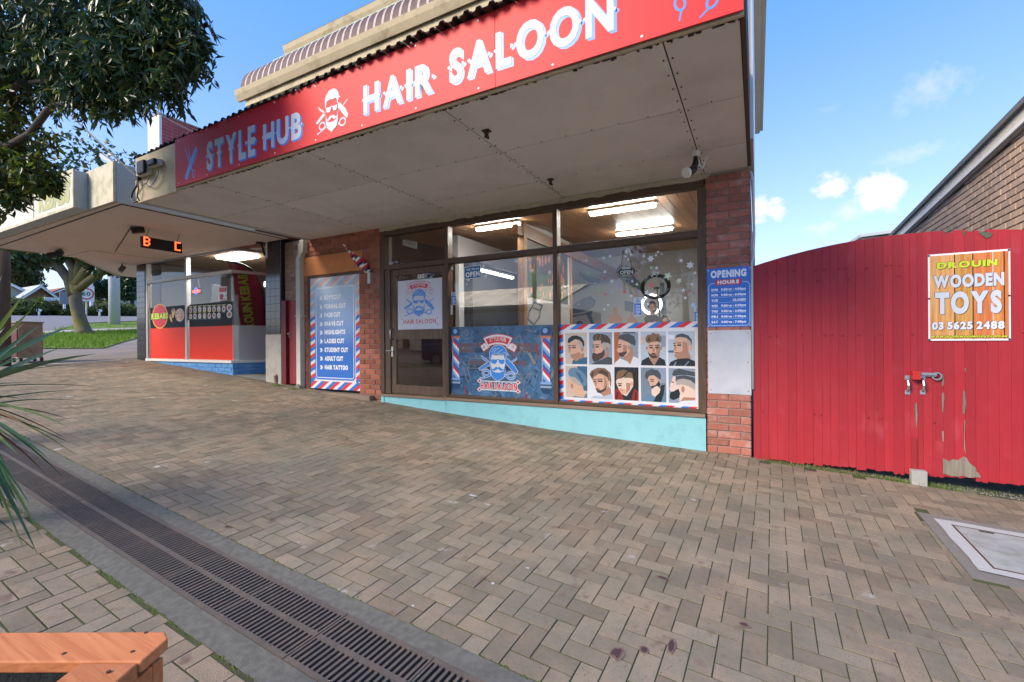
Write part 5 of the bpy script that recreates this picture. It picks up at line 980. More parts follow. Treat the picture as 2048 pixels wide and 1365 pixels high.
EYES = [[(180,322,212,336), (230,318,278,334)], [(503,318,525,334), (540,315,585,332)], [(838,318,875,335)], [(1250,330,1295,348), (1328,330,1372,348)], [(1570,305,1595,322), (1620,300,1670,320)], [], [(508,780,542,796), (565,772,628,790)], [(835,835,880,850)], [(1262,775,1305,788)], []]
for i in range(10):
    cI, rI = i % 5, i // 5; x0, x1 = xc[cI]; y0, y1 = yr[cI][rI]
    z0_ = jz0+.035+(1-rI)*((jz1-jz0-.05)/2); z1_ = z0_+(jz1-jz0-.05)/2-.028; a0 = zh(x0, y1)[0] if False else pp(1110+x0/6.606, 700)[0]; d0 = pp(1110+x1/6.606, 700)[0]
    TP = lambda x, y: (a0+(x-x0)/(x1-x0)*(d0-a0), z0_+(y1-y)/(y1-y0)*(z1_-z0_)); bb = B(); lay = .0040
    for it in PORT[i]+EXTRA.get(i, [])+[(BLK, (q[0], q[1], q[2], q[1], q[2], q[3], q[0], q[3])) for q in EYES[i]]+[(BRN, (q[0]-6, q[1]-24, q[2]+4, q[1]-26, q[2]+4, q[1]-15, q[0]-6, q[1]-12)) for q in EYES[i]]:
        lay += .00012
        if it[0] == 'e': P_ = [TP(it[1]+it[3]*math.cos(t), it[2]+it[4]*math.sin(t)) for t in np.linspace(0, 2*math.pi, 12, endpoint=False)]; mi = it[5]
        else: mi = it[0]; c_ = it[1]; P_ = [TP(c_[k], c_[k+1]) for k in range(0, len(c_), 2)]
        P_ = [(min(d0, max(a0, u)), min(z1_, max(z0_, v))) for u, v in P_]; bb.flat(P_, FPW, lay, mi)
    bb.build('photo', PALp, hp)
# ---- price labels
def pricetag(px0, py0, px1, py1, lab, Y=YF+.047):
    a = pY(px0, py1, Y); b_ = pY(px1, py0, Y); t = thing('price_label', lab, 'label', (a.x, Y, a.z), 'small blue price lists on the salon glass'); fr = FF(Y); B().prism(rect(a.x, b_.x, a.z, b_.z), fr, 0, .002).build('card', flatm('#D2D7DE'), t)
    bb = B(); zt_ = a.z+(b_.z-a.z)*.68; w_ = b_.x-a.x; bb.flat(rect(a.x+.004, b_.x-.004, a.z+.01, zt_), fr, .003); bb.build('blue_panel', flatm('#2F73CE'), t); bb = B()
    for k in range(7): z = a.z+.02+(zt_-a.z-.03)*k/7; bb.flat(rect(a.x+.02, a.x+w_*random.uniform(.6, .9), z, z+.008), fr, .0036)
    bb.build('lines', flatm('#DCE8F6'), t); bb = B(); logo(bb, fr, (a.x+b_.x)/2, (zt_+b_.z)/2, .00009, .003, 0); bb.build('emblem', flatm('#3B7FD0'), t)
pricetag(1268, 595, 1283, 633, 'blue and white price list beside the ring light'); pricetag(1388, 612, 1405, 647, 'blue and white price list at the right edge of the big window'); pricetag(903, 584, 912, 610, 'blue and white price list by the door side of the middle window')
bb = B(); a = pY(895.5, 630, YF+.047); b_ = pY(905, 611, YF+.047); bb.prism(rect(a.x, b_.x, a.z, b_.z), FF(YF+.047), 0, .002); t = bb.build('notice', flatm('#E6E8E0'), base=(a.x, YF+.047, a.z)); tag(t, 'small white notice stuck below the price list by the door', 'notice')
# ---- white emblem panel on the door
c0, c1 = pY(796.5, 661, YF+.036), pY(888.5, 555, YF+.036); dp2 = thing('door_panel', 'white panel with blue bearded emblem and red salon name on the door glass', 'sign', (c0.x, YF+.036, c0.z)); FD = FF(YF+.036)
uA, uB, vA, vB = c0.x, c1.x-.03, c0.z+.004, c1.z; B().prism(rect(uA, uB, vA, vB), FD, 0, .003).build('board', flatm('#D0D4DC'), dp2)
zd = lambda x, y: (uA+(x-85)/(570-85)*(uB-uA), vB-(y-75)/(635-75)*(vB-vA)); bb = B()
kd = .5*(vB-vA)/560; ASP[0] = ((uB-uA)/485)/((vB-vA)/560); cc = zd(318, 338); logo(bb, FD, cc[0], cc[1], kd, .0036, 0, 3); ribbon(bb, FD, cc[0], cc[1]-.004, kd, .0042, 1, 3); ASP[0] = 1.0
a, b_ = zd(148, 568), zd(500, 520); text(bb, FD, 'HAIR SALOON', a[0], b_[0], a[1], b_[1], .02, .004, 1, gap=.13)
for y_ in (512, 578): a, b_ = zd(130, y_+2), zd(515, y_-2); bb.flat(rect(a[0], b_[0], a[1], b_[1]), FD, .004, 2); [bb.flat(ell(q_[0], q_[1], .014, .009, 8), FD, .0044, 1) for q_ in (zd(132, y_), zd(514, y_))]
e1, e2 = zd(108, 612), zd(552, 100); stroke(bb, FD, [(e1[0], e1[1]+.03), (e1[0], e2[1]-.03), (e1[0]+.03, e2[1]), (e2[0]-.03, e2[1]), (e2[0], e2[1]-.03), (e2[0], e1[1]+.03), (e2[0]-.03, e1[1]), (e1[0]+.03, e1[1]), (e1[0], e1[1]+.03)], .007, .004, 2)
bb.build('emblem', [flatm('#5B97DC'), flatm('#D0474D'), flatm('#C9CDD8'), flatm('#D0D4DC')], dp2)
bb = B(); a, b_ = pY(836, 559, YF+.036), pY(847, 549, YF+.036); text(bb, FD, '135', a.x, b_.x+.02, a.z+.01, b_.z, .02, .004); tag(bb.build('house_number', flatm('#F4F4F4'), base=(a.x, YF, a.z)), 'white house number 135 at the top of the door glass', 'number')
# ---- service list board
sz0, sz1 = .60, bz1; s0, s1 = bd0, bd1; FSV = FF(YF+.0); sv = thing('service_board', 'tall blue board listing haircuts with striped red, white and blue border', 'sign', ((s0+s1)/2, YF, sz0)); B().prism(rect(s0, s1, sz0, sz1), FSV, -.02, .0).build('board', flatm('#D4D7DB'), sv)
zv = lambda x, y: (s0+(x-97)/(458-97)*(s1-s0), sz1-(y-(380-.125*(x-97)))/((1222+.062*(x-97))-(380-.125*(x-97)))*(sz1-sz0))
bb = B(); stripes(bb, FSV, s0, s1, sz0, sz0+.14, .10, 1.5, .001, (0, 1, 2)); stripes(bb, FSV, s0, s1, sz1-.22, sz1, .10, 1.5, .001, (3, 4, 2), .03)
for (a, b_) in ((s0, s0+.13), (s1-.09, s1)):
    z = sz0+.14; k = 0
    while z < sz1-.22:
        P_ = clipr([(a, z-.03), (b_, z+.03), (b_, z+.092), (a, z+.032)], a, b_, sz0+.14, sz1-.22); hi = z > sz1-.75
        if len(P_) > 2: bb.flat(P_, FSV, .001, ((0, 1, 2) if not hi else (3, 4, 2))[k % 3])
        z += .062; k += 1
bb.build('striped_border', [flatm('#2E6FC4'), flatm('#D2393C'), flatm('#D4D7DB'), flatm('#A6C4E2'), flatm('#E4B4AE')], sv)
i0_, i1_, k0, k1 = zv(133, 0)[0], zv(428, 0)[0], sz0+.17, zv(280, 425)[1]; ch = .05
octo = lambda g: [(i0_+g, k0+ch+g*.4), (i0_+ch+g*.4, k0+g), (i1_-ch-g*.4, k0+g), (i1_-g, k0+ch+g*.4), (i1_-g, k1-ch-g*.4), (i1_-ch-g*.4, k1-g), (i0_+ch+g*.4, k1-g), (i0_+g, k1-ch-g*.4)]
bb = B(); bb.flat(octo(0), FSV, .002); bb.build('blue_panel', ramp2('fading blue ink', '#2B6BC0', '#BFD8EE', 'Z', 1.35, 2.45), sv)
bb = B(); P_ = octo(.035); stroke(bb, FSV, P_+[P_[0]], .012, .003)
for k, st in enumerate(("BOY'S CUT", 'FORMAL CUT', 'FADE CUT', 'SHAVE CUT', 'HIGHLIGHTS', 'LADIES CUT', 'STUDENT CUT', 'ADULT CUT', 'HAIR TATTOO')):
    u_, v_ = zv(206, (541, 609, 675, 742, 808, 876, 944, 1010, 1078)[k]); ww = zv(206+(122, 158, 118, 140, 152, 145, 172, 136, 170)[k], 0)[0]-u_
    text(bb, FSV, st, u_, u_+ww, v_, v_+.082, .06, .003); text(bb, FSV, '»', u_-.125, u_-.05, v_, v_+.082*1.25, .04, .003)
bb.build('lettering', flatm('#EEF3F8'), sv)
# ---- opening hours sign and blank metal panel on the pier
FO = FF(YF-.016); a, b_ = pY(1414.5, 655, YF-.016), pY(1503, 532, YF-.016); oh = thing('opening_hours_sign', 'blue opening hours sign screwed to the brick pier', 'sign', (a.x, YF-.02, a.z)); B().prism(rect(a.x, b_.x, a.z, b_.z), FO, -.004, .002).build('board', flatm('#2F6FC8', .3), oh)
zo = lambda x, y: (a.x+(x-75)/(497-75)*(b_.x-a.x), b_.z-(y-62)/(658-62)*(b_.z-a.z)); bb = B()
def zt(st, x0, x1, y0, y1, wt=.04, mi=0, gap=.07): p, q = zo(x0, y1), zo(x1, y0); text(bb, FO, st, p[0], q[0], p[1], q[1], wt, .0035, mi, gap)
zt('OPENING', 112, 450, 85, 160, .06); p, q = zo(155, 235), zo(408, 180); bb.flat(rect(p[0], q[0], p[1], q[1]), FO, .003, 1); zt('HOURS', 178, 382, 188, 226, .06)
for k, (dd, hh) in enumerate((('SUN', '9:00am - 4:00pm'), ('MON', '9:00am - 6:00pm'), ('TUE', 'CLOSED'), ('WED', '9:00am - 6:00pm'), ('THU', '9:00am - 6:00pm'), ('FRI', '9:00am - 7:00pm'), ('SAT', '9:00am - 7:00pm'))):
    y_ = 268+k*54.5; zt(dd, 118, 118+62, y_, y_+24, .06); zt(hh, 212 if hh != 'CLOSED' else 322, 444, y_, y_+24, .06, gap=.05)
    if k < 6: p, q = zo(118, y_+36), zo(444, y_+33); bb.flat(rect(p[0], q[0], p[1], q[1]), FO, .003, 2)
P_ = [zo(150, 212), zo(118, 215), zo(92, 240), zo(92, 620), zo(118, 645), zo(455, 645), zo(480, 620), zo(480, 240), zo(455, 212), zo(412, 212)]; stroke(bb, FO, P_, .009, .0032, 2)
for c in ((90, 80), (482, 80), (90, 645), (482, 645)): c_ = zo(*c); bb.flat(ell(c_[0], c_[1], .006, .006, 8), FO, .004, 0)
bb.build('lettering', [flatm('#EEF2F7'), flatm('#D03038'), flatm('#A9C6EA')], oh)
a2, b2 = pY(1416.5, 787, YF-.016), pY(1502, 660, YF-.016); bp_ = thing('blank_panel', 'blank dented white metal panel under the opening hours sign', 'panel', (a2.x, YF-.02, a2.z)); bb = B(); nx, ny = 14, 20
for j in range(ny+1):
    for i in range(nx+1):
        u_, v_ = i/nx, j/ny; edge = min(u_, 1-u_, v_, 1-v_); q = FO.p(a2.x+(b2.x-a2.x)*u_, a2.z+(b2.z-a2.z)*v_, .001+(.006*math.exp(-((u_-.55-.1*math.sin(v_*6))**2)/.02)*math.sin(v_*9+1)**2 if edge > .03 else 0)); bb.v.append(tuple(q))
for j in range(ny):
    for i in range(nx): k = j*(nx+1)+i; bb.f.append((k, k+1, k+nx+2, k+nx+1)); bb.m.append(0)
bb.build('sheet', mat('chalky white panel', (.52, .54, .58), .45, .06, 8, c2=(.43, .45, .50), c2amt=.42, c2scale=4), bp_, smooth=True); B().prism(rect(a2.x, b2.x, a2.z, b2.z), FO, -.006, .0).build('backing', m_wht, bp_); bb = B()
for u_ in (a2.x+.03, b2.x-.03):
    for v_ in (a2.z+.04, (a2.z+b2.z)/2, b2.z-.04): bb.flat(ell(u_, v_, .006, .006, 8), FO, .004)
bb.build('screws', mat('dark screw', (.06, .06, .06), .5), bp_)
# ---- open signs, stars and snowflakes on the glass
FG = FF(YF+.047)
def og(x, y): p = pY(x, y, YF+.047); return (p.x, p.z)
a, b_ = og(929, 559), og(962, 531); os_ = thing('open_sign', 'blue YES WE ARE OPEN sign hanging tilted in the middle window', 'sign', (a[0], YF+.07, a[1])); c = ((a[0]+b_[0])/2, (a[1]+b_[1])/2); w_, h_ = b_[0]-a[0], b_[1]-a[1]; fr = FG.sub(c[0], c[1], .04); B().prism(rect(-w_/2, w_/2, -h_/2, h_/2), fr, 0, .004).build('board', flatm('#D8E4EA'), os_)
bb = B(); bb.flat(rect(-w_*.47, w_*.47, -h_*.46, h_*.46), fr, .0045, 0); text(bb, fr, 'YES, We are', -w_*.38, w_*.40, h_*.17, h_*.34, .04, .005, 1); text(bb, fr, 'OPEN', -w_*.42, w_*.42, -h_*.36, h_*.06, .06, .005, 1); bb.build('lettering', [flatm('#1F5F9C'), flatm('#E6EEF0')], os_)
a, b_ = og(1234, 557), og(1273, 531); os_ = thing('oval_open_sign', 'small dark oval OPEN sign hung on a cord in the big window', 'sign', (a[0], YF+.07, a[1])); c = ((a[0]+b_[0])/2, (a[1]+b_[1])/2); w_, h_ = b_[0]-a[0], b_[1]-a[1]
n = 40; P_ = [(c[0]+w_/2*(1+.05*math.cos(8*t))*math.cos(t), c[1]+h_/2*(1+.05*math.cos(8*t))*math.sin(t)) for t in np.linspace(0, 2*math.pi, n, endpoint=False)]; B().prism(P_, FG, 0, .008).build('plaque', flatm('#14241C'), os_); bb = B(); text(bb, FG, 'OPEN', c[0]-w_*.33, c[0]+w_*.33, c[1]-h_*.20, c[1]+h_*.12, .02, .009)
for dz in (.24, .33, -.32): bb.flat(rect(c[0]-w_*.22, c[0]+w_*.2, c[1]+h_*dz, c[1]+h_*(dz+.05)), FG, .009)
ring(bb, FG, c[0], c[1], w_*.47, h_*.46, .004, .0088); bb.build('lettering', flatm('#D8E0D4'), os_); hk = og(1251, 500); bb = B()
for s_ in (-.28, .28): bb.tube([FG.p(c[0]+w_*s_, c[1]+h_*.4, .004), FG.p(hk[0]+s_*.1, hk[1], .004)], .003, 5)
bb.build('cord', mat('black cord', (.02, .02, .02), .7), os_)
def starp(u, v, r, n, ri, rot): return [(u+(r if k % 2 == 0 else r*ri)*math.sin(rot+math.pi*k/n), v+(r if k % 2 == 0 else r*ri)*math.cos(rot+math.pi*k/n)) for k in range(2*n)]
SC = {'w': '#E9EFF4', 'g': '#A8D8A0', 'p': '#E0607A', 'v': '#B89CE0', 'b': '#A8D4EC', 'c': '#DCE8C4'}
STARS = [(420, 270, 22, 'w'), (645, 240, 24, 'w'), (728, 215, 22, 'w'), (960, 150, 40, 'w6'), (1000, 195, 22, 'w'), (930, 222, 18, 'w'), (970, 255, 18, 'w'), (1265, 250, 42, 'w6'), (1175, 215, 20, 'w'), (1335, 205, 18, 'w'), (1362, 160, 16, 'w'), (1410, 190, 14, 'w'), (1665, 275, 26, 'w'), (1785, 335, 44, 'w6'), (1850, 440, 24, 'w'), (1895, 520, 18, 'w'), (1808, 588, 22, 'w'), (440, 440, 22, 'g'), (660, 425, 24, 'w'), (655, 505, 22, 'p'), (752, 548, 26, 'w6'), (530, 578, 16, 'b'), (490, 615, 10, 'w'), (840, 603, 26, 'v'), (580, 678, 26, 'g'), (668, 720, 20, 'p'), (752, 685, 18, 'b'), (915, 688, 28, 'p'), (1008, 738, 22, 'w'), (1108, 684, 18, 'v'), (1050, 465, 26, 'p'), (1020, 548, 18, 'w'), (1082, 590, 22, 'c'), (1275, 370, 28, 'g'), (1342, 375, 24, 'w'), (1490, 480, 50, 'c'), (1640, 540, 34, 'c'), (1275, 597, 34, 'p'), (1212, 697, 32, 'w'), (1180, 775, 26, 'b'), (1230, 850, 22, 'w'), (1695, 668, 26, 'w'), (1757, 703, 20, 'p'), (1720, 768, 20, 'w'), (1830, 862, 34, 'b'), (315, 853, 12, 'w'), (702, 862, 20, 'w'), (652, 920, 18, 'w')]
STARS.sort(); cnt = {}
for (x, y, r, c) in STARS:
    cnt[c[0]] = cnt.get(c[0], -1)+1
    u, v_ = og(1110+x/6.606, 480+y/6.606); rr = r/6.606*6.6/F*1.0; P_ = starp(u, v_, rr*1.05, 6 if '6' in c else 5, .5 if '6' in c else .42, random.random())
    bb = B(); bb.flat([(p-u, q-v_) for p, q in P_], Fr((0, 0, 0), (1, 0, 0), (0, 0, 1)), .002); o = bb.build('star_sticker', flatm(SC[c[0]])); o.location = (u, YF+.047, v_)
    cn = {'w': 'white', 'g': 'green', 'p': 'pink', 'v': 'violet', 'b': 'pale blue', 'c': 'cream'}[c[0]]; tag(o, '%s star sticker on the big salon window, %s of its colour from the left' % (cn, ORD[cnt[c[0]]]), 'sticker', cn+' window stars')
for kf, (x, y, r) in enumerate(sorted([(100, 395, 26), (525, 365, 30), (750, 455, 28), (975, 290, 36), (1040, 380, 20), (1188, 418, 34), (1432, 448, 36), (555, 500, 30), (320, 545, 26), (300, 610, 14), (1125, 265, 14)])):
    u, v_ = og(890+x/6.825, 480+y/6.825); rr = r/6.825*7.1/F; bb = B(); bb.flat(starp(0, 0, rr, 6, .5, random.random()), Fr((0, 0, 0), (1, 0, 0), (0, 0, 1)), .002); o = bb.build('snowflake_sticker', flatm(SC['w'])); o.location = (u, YF+.047, v_); tag(o, 'white snowflake sticker on the middle salon window, %s from the left' % ORD[kf], 'sticker', 'snowflakes on the middle window')
bb = B(); a, b_ = og(1303, 551), og(1318, 540); text(bb, FG, 'Joy', a[0], b_[0], a[1], b_[1], 0, .002, shear=.25); tag(bb.build('joy_sticker', flatm('#EEF2F4'), base=(a[0], YF+.047, a[1])), 'white script Joy sticker above the black ring light', 'sticker')
# ================================================================== PEOPLE AND THINGS INSIDE THE SALON
m_skin = mat('skin', (.42, .24, .17), .5, .06, 20); m_hair = mat('dark hair', (.018, .013, .010), .5, .3, 60); m_blk = mat('black cloth', (.012, .012, .013), .85, .2, 30)
def skinned(name, chains, m, parent, root=0, sub=2):
    vs_, es, rs, key = [], [], [], {}
    for ch in chains:
        pv_ = None
        for p, r in ch:
            k = tuple(round(q, 4) for q in p)
            if k not in key: key[k] = len(vs_); vs_.append(k); rs.append(r)
            if pv_ is not None and pv_ != key[k]: es.append((pv_, key[k]))
            pv_ = key[k]
    me = bpy.data.meshes.new(name); me.from_pydata(vs_, es, []); o = bpy.data.objects.new(name, me); COL.objects.link(o); o.parent = parent; me.materials.append(m)
    md = o.modifiers.new('skin', 'SKIN'); md.use_smooth_shade = True
    for i, q in enumerate(me.skin_vertices[0].data): q.radius = (rs[i], rs[i]) if not isinstance(rs[i], tuple) else rs[i]; q.use_root = (i == root)
    s_ = o.modifiers.new('sub', 'SUBSURF'); s_.levels = sub; s_.render_levels = sub
    return o
def finger_set(w, d, sp, up_, ln=.085):      # five fingers from a wrist; d = hand direction, sp = across the palm
    w, d, sp, up_ = Vector(w), Vector(d).normalized(), Vector(sp).normalized(), Vector(up_).normalized(); pm = w+d*.05; out = [[(w, .024), (pm, .033), (w+d*.085, .034)]]
    for k, f in enumerate((-.030, -.010, .010, .030)):
        b_ = w+d*.085+sp*f; l_ = ln*(.85, 1.0, .95, .75)[k]; out.append([(w+d*.085, .034), (b_+d*.012, .010), (b_+d*l_*.55-up_*.006, .009), (b_+d*l_*.85-up_*.03, .0085), (b_+d*l_*.95-up_*.05, .0075)])
    out.append([(pm, .033), (pm+sp*-.045+d*.005, .012), (pm+sp*-.07+d*.035, .011), (pm+sp*-.065+d*.06, .009)]); return [[(tuple(p), r) for p, r in c] for c in out]
def head_parts(pa, c, fdir, beard=True):      # hair cap, eyes, beard on a head centred c looking along fdir
    c, f = Vector(c), Vector(fdir).normalized(); s_ = f.cross(U0).normalized(); bb = B()
    bb.sphere(c+Vector((0, 0, .028))-f*.022, (.088, .088, .110), 14, 9); hv = bb.build('hair', m_hair, pa, smooth=True)
    bb = B()
    for k in (-1, 1): bb.sphere(c+f*.088+s_*.032*k+Vector((0, 0, .005)), .011, 8, 5)
    bb.build('eye', mat('eye dark', (.03, .02, .02), .3), pa)
    if beard:
        bb = B(); bb.sphere(c+f*.028+Vector((0, 0, -.075)), (.066, .066, .052), 12, 7); bb.build('beard', m_hair, pa, smooth=True)
def headchain(c, f, neck):
    c, f = Vector(c), Vector(f).normalized(); T = lambda v: tuple(v)
    return [[(T(Vector(neck)), .062), (T(c-U0*.115), .058), (T(c-U0*.055+f*.012), .078), (T(c+U0*.03), .092), (T(c+U0*.095), .062)], [(T(c-U0*.055+f*.012), .078), (T(c-U0*.012+f*.098), .014), (T(c-U0*.032+f*.108), .014)], [(T(c+U0*.03), .092), (T(c-U0*.01+f.cross(U0)*.095), .016)], [(T(c+U0*.03), .092), (T(c-U0*.01-f.cross(U0)*.095), .016)]]
FZ = .56
hc = pY(1305.5, 614, 10.6); by = 10.6
pb = thing('person', 'barber in black with a dark beard working with both arms reached out', 'person', (hc.x, by, FZ))
O = Vector((hc.x-.02, by, FZ)); fd = Vector((.86, -.3, 0)).normalized(); sdv = Vector((.3, .86, 0)).normalized(); hz_ = hc.z-FZ
J = lambda f_, s_, z: tuple(O+fd*f_+sdv*s_+Vector((0, 0, z)))
nk = J(.0, 0, hz_-.19)
torso = [[(J(0, 0, .95), .14), (J(.0, 0, 1.12), .135), (J(.0, 0, 1.30), .155), (J(.0, 0, hz_-.27), .12), (nk, .062)]]
arms = []
for s_, hx_, hz2 in ((-1, .52, 1.20), (1, .50, 1.24)):
    arms.append([(J(.0, 0, hz_-.27), .12), (J(.0, .17*s_, hz_-.27), .075), (J(.12, .21*s_, hz_-.50), .052), (J(hx_-.14, .10*s_, hz2-.0), .040), (J(hx_-.02, .06*s_, hz2+.02), .027)])
legs = [[(J(0, 0, .95), .14), (J(0, .1*s_, .86), .095), (J(.02, .11*s_, .48), .062), (J(0, .11*s_, .09), .045), (J(.14, .12*s_, .04), .035)] for s_ in (-1, 1)]
hands = []
for s_, hx_, hz2 in ((-1, .52, 1.20), (1, .50, 1.24)): hands += finger_set(J(hx_-.02, .06*s_, hz2+.02), fd, sdv*s_, U0)
rel = lambda ch: [[(tuple(Vector(p)-Vector((hc.x, by, FZ))), r) for p, r in c] for c in ch]
skinned('body', rel(torso+arms+legs+headchain(hc, fd, nk)+hands), m_skin, pb)
grow = lambda ch, g: [[(p, r+g) for p, r in c] for c in ch]
skinned('shirt', rel(grow(torso, .016)+[grow([a], .016)[0][:3] for a in arms]), m_blk, pb); skinned('trousers', rel(grow(legs, .018)), m_blk, pb); head_parts(pb, hc, fd+Vector((0, 0, -.25)))
# seated customers: one under the barber's hands, one further left
def seated(px, py, Y, lab, fdir, capec):
    c = pY(px, py, Y); pc = thing('person', lab, 'person', (c.x, Y, FZ)); O2 = Vector((c.x, Y, 0)); f = Vector(fdir).normalized(); s2 = f.cross(U0); z = c.z; K = lambda a, b_, zz: tuple(O2+f*a+s2*b_+Vector((0, 0, zz))-Vector((c.x, Y, FZ)))
    nk2 = K(-.02, 0, z-.19); to = [[(K(-.05, 0, z-.74), .14), (K(-.05, 0, z-.5), .15), (K(-.03, 0, z-.27), .12), (nk2, .06)]]; ar = [[(K(-.03, 0, z-.27), .12), (K(-.02, .18*s_, z-.28), .075), (K(.03, .22*s_, z-.55), .05), (K(.25, .18*s_, z-.6), .04), (K(.33, .16*s_, z-.6), .03)] for s_ in (-1, 1)]; lg = [[(K(-.05, 0, z-.74), .14), (K(.1, .1*s_, z-.76), .1), (K(.42, .11*s_, z-.74), .07), (K(.45, .11*s_, z-1.18), .045), (K(.58, .11*s_, z-1.22), .035)] for s_ in (-1, 1)]
    hd = [[(tuple(Vector(p)-Vector((c.x, Y, FZ))), r) for p, r in q] for q in headchain(c, f, Vector(nk2)+Vector((c.x, Y, FZ)))]; hn = []
    for s_ in (-1, 1): hn += finger_set(K(.33, .16*s_, z-.6), f, s2*s_, U0)
    skinned('body', to+ar+lg+hd+hn, m_skin, pc); skinned('cape', grow(to, .03)+[grow([a], .03)[0][:4] for a in ar], capec, pc); head_parts(pc, c, f, False)
seated(1331, 643, 10.35, 'seated customer with dark hair under the barber\'s hands', (.9, -.2, 0), m_blk); seated(1161, 655, 9.2, 'seated person whose dark hair shows above the haircut poster', (.3, .9, 0), mat('grey cape', (.12, .12, .13), .8))
# ring lights
c = pY(1311, 574, 7.6); rl = thing('ring_light', 'unlit black ring light on a slim stand in the big window', 'ring light', (c.x, 7.6, FZ)); n = 40
def torus(bb, c, R_, r_, nrm, n=40, m_=8, sq=1):
    nrm = Vector(nrm).normalized(); a = nrm.orthogonal().normalized(); a = Vector((0, 0, 1)).cross(nrm).normalized(); b_ = nrm.cross(a); k = len(bb.v); c = Vector(c)
    for i in range(n):
        t = 2*math.pi*i/n; d = a*math.cos(t)+b_*math.sin(t)
        for j in range(m_): q = 2*math.pi*j/m_; bb.v.append(tuple(c+d*(R_+r_*math.cos(q))+nrm*r_*sq*math.sin(q)))
    for i in range(n):
        for j in range(m_): bb.f.append((k+i*m_+j, k+((i+1) % n)*m_+j, k+((i+1) % n)*m_+(j+1) % m_, k+i*m_+(j+1) % m_)); bb.m.append(0)
m_bp = mat('black plastic', (.012, .012, .013), .45, .1)
nrm = Vector((.2, -.75, -.55)); bb = B(); torus(bb, c, .205, .032, nrm, sq=.5); bb.build('ring', m_bp, rl, smooth=True); bb = B(); bb.tube([c+Vector((.03, .03, -.2)), (c.x+.12, 7.66, FZ+.6), (c.x+.13, 7.66, FZ+.45)], .014, 8); bb.tube([c+Vector((.02, 0, -.02)), c+Vector((.03, .03, -.2))], .008, 6); bb.box(c.x-.03, c.x+.06, 7.59, 7.61, c.z-.04, c.z-.005); bb.build('stand', m_bp, rl)
for k in range(3): a = 2.1*k; bb = B(); bb.tube([(c.x+.13, 7.66, FZ+.45), (c.x+.13+.4*math.cos(a), 7.66+.4*math.sin(a), FZ+.01)], .011, 6); bb.build('leg', m_bp, rl)
c = pY(1303, 609, 11.6); r2 = thing('ring_light', 'glowing white ring light behind the barber', 'ring light', (c.x, 11.6, FZ)); bb = B(); torus(bb, c, .225, .032, (.1, -1, 0), sq=.5); bb.build('ring', mat('lit ring', (1, .93, .9), .5, 0, emit=1.4), r2, smooth=True); bb = B(); bb.tube([c+Vector((0, .03, -.25)), (c.x, 11.63, FZ)], .014, 8); bb.build('stand', m_bp, r2)
bb = B(); th = [(-.08, -.075), (.075, -.07), (.085, .0), (.03, .055), (.01, .135), (-.025, .145), (-.03, .06), (-.085, .03)]
for px, py, k in ((1231, 637, 1), (1264, 641, .7)):
    a = pY(px, py, YF+.047); b2_ = B(); b2_.prism([(a.x+x*k, a.z+y*k) for x, y in th], FG, 0, .002); tag(b2_.build('thumb_sticker', flatm('#B08C78'), base=(a.x, YF+.047, a.z)), ('beige thumbs-up hand shape just above the haircut poster' if k == 1 else 'smaller beige hand shape beside the barber above the poster'), 'sticker')
# ================================================================== THINGS HUNG ON THE SALON FRONT
FT = wloc(None) if False else None
# barber streamer on a bracket
a = pY(741, 548, YF-.05); b_ = pY(686, 489, YF-.32); st = thing('barber_flag', 'furled red, white and blue barber flag on a wall bracket beside the service board', 'flag', (a.x, YF, a.z-.2)); d = (b_-a)
bb = B(); bb.tube([a+d*.0, a+d*1.0], .011, 8); bb.build('staff', m_wht, st); bb = B(); k = 26; prev = None; cf = [flatm('#C4263A'), flatm('#E8E8EA'), flatm('#1E2C5C')]; base_i = d.normalized().orthogonal().normalized(); base_j = d.normalized().cross(base_i)
for i in range(k+1):
    t = i/k; r_ = (.025+.055*(1-abs(2*t-.55)))*.9 if t < .92 else .014; r_ = max(.014, r_); rg = [a+d*(.06+.9*t)+(base_i*math.cos(q)+base_j*math.sin(q))*r_*(1+.35*math.sin(3*q+t*8)) for q in [2*math.pi*j/12+t*4 for j in range(12)]]
    if prev:
        o_ = len(bb.v); bb.v += [tuple(q) for q in prev+rg]
        for j in range(12): bb.f.append((o_+j, o_+(j+1) % 12, o_+12+(j+1) % 12, o_+12+j)); bb.m.append((i//2+j//4) % 3 if 6 < i < 24 else (i//2+j//6) % 3)
    prev = rg
bb.build('cloth', cf, st, smooth=True); bb = B(); bb.box(a.x-.03, a.x+.03, YF-.09, YF-.012, a.z-.17, a.z+.02); bb.tube([a+Vector((0, .0, -.12)), a+d*.08], .022, 8); bb.build('bracket', mat('grey metal', (.45, .46, .46), .45, .1, metal=.5), st)
# spot lamp under the awning
c = pZ(1391, 303, ZA); sp_ = thing('spot_lamp', 'black and white spot lamp hanging from the awning near the brick pier', 'lamp', (c.x, c.y, ZA)); B().tube([c+Vector((0, 0, .0)), c+Vector((0, 0, -.055))], .042, 14).build('base', m_wht, sp_); bb = B(); e1 = c+Vector((.0, 0, -.12)); e2 = c+Vector((-.02, -.03, -.2)); e3 = c+Vector((-.07, -.10, -.235)); bb.tube([c+Vector((0, 0, -.05)), e1, e2], [.018, .03, .035], 10); bb.tube([e2, e2*.5+e3*.5, e3], [.035, .045, .058], 12); bb.build('head', m_bp, sp_, smooth=True); bb = B(); bb.tube([e3, e3+(e3-e2).normalized()*.02], [.058, .05], 12); bb.build('lens', mat('lamp glass', (.7, .7, .66), .2), sp_); bb = B(); bb.tube([c+Vector((.02, .0, -.1)), c+Vector((.06, .04, -.17)), c+Vector((.1, .1, -.03))], .009, 6); bb.build('cable', m_wht, sp_)
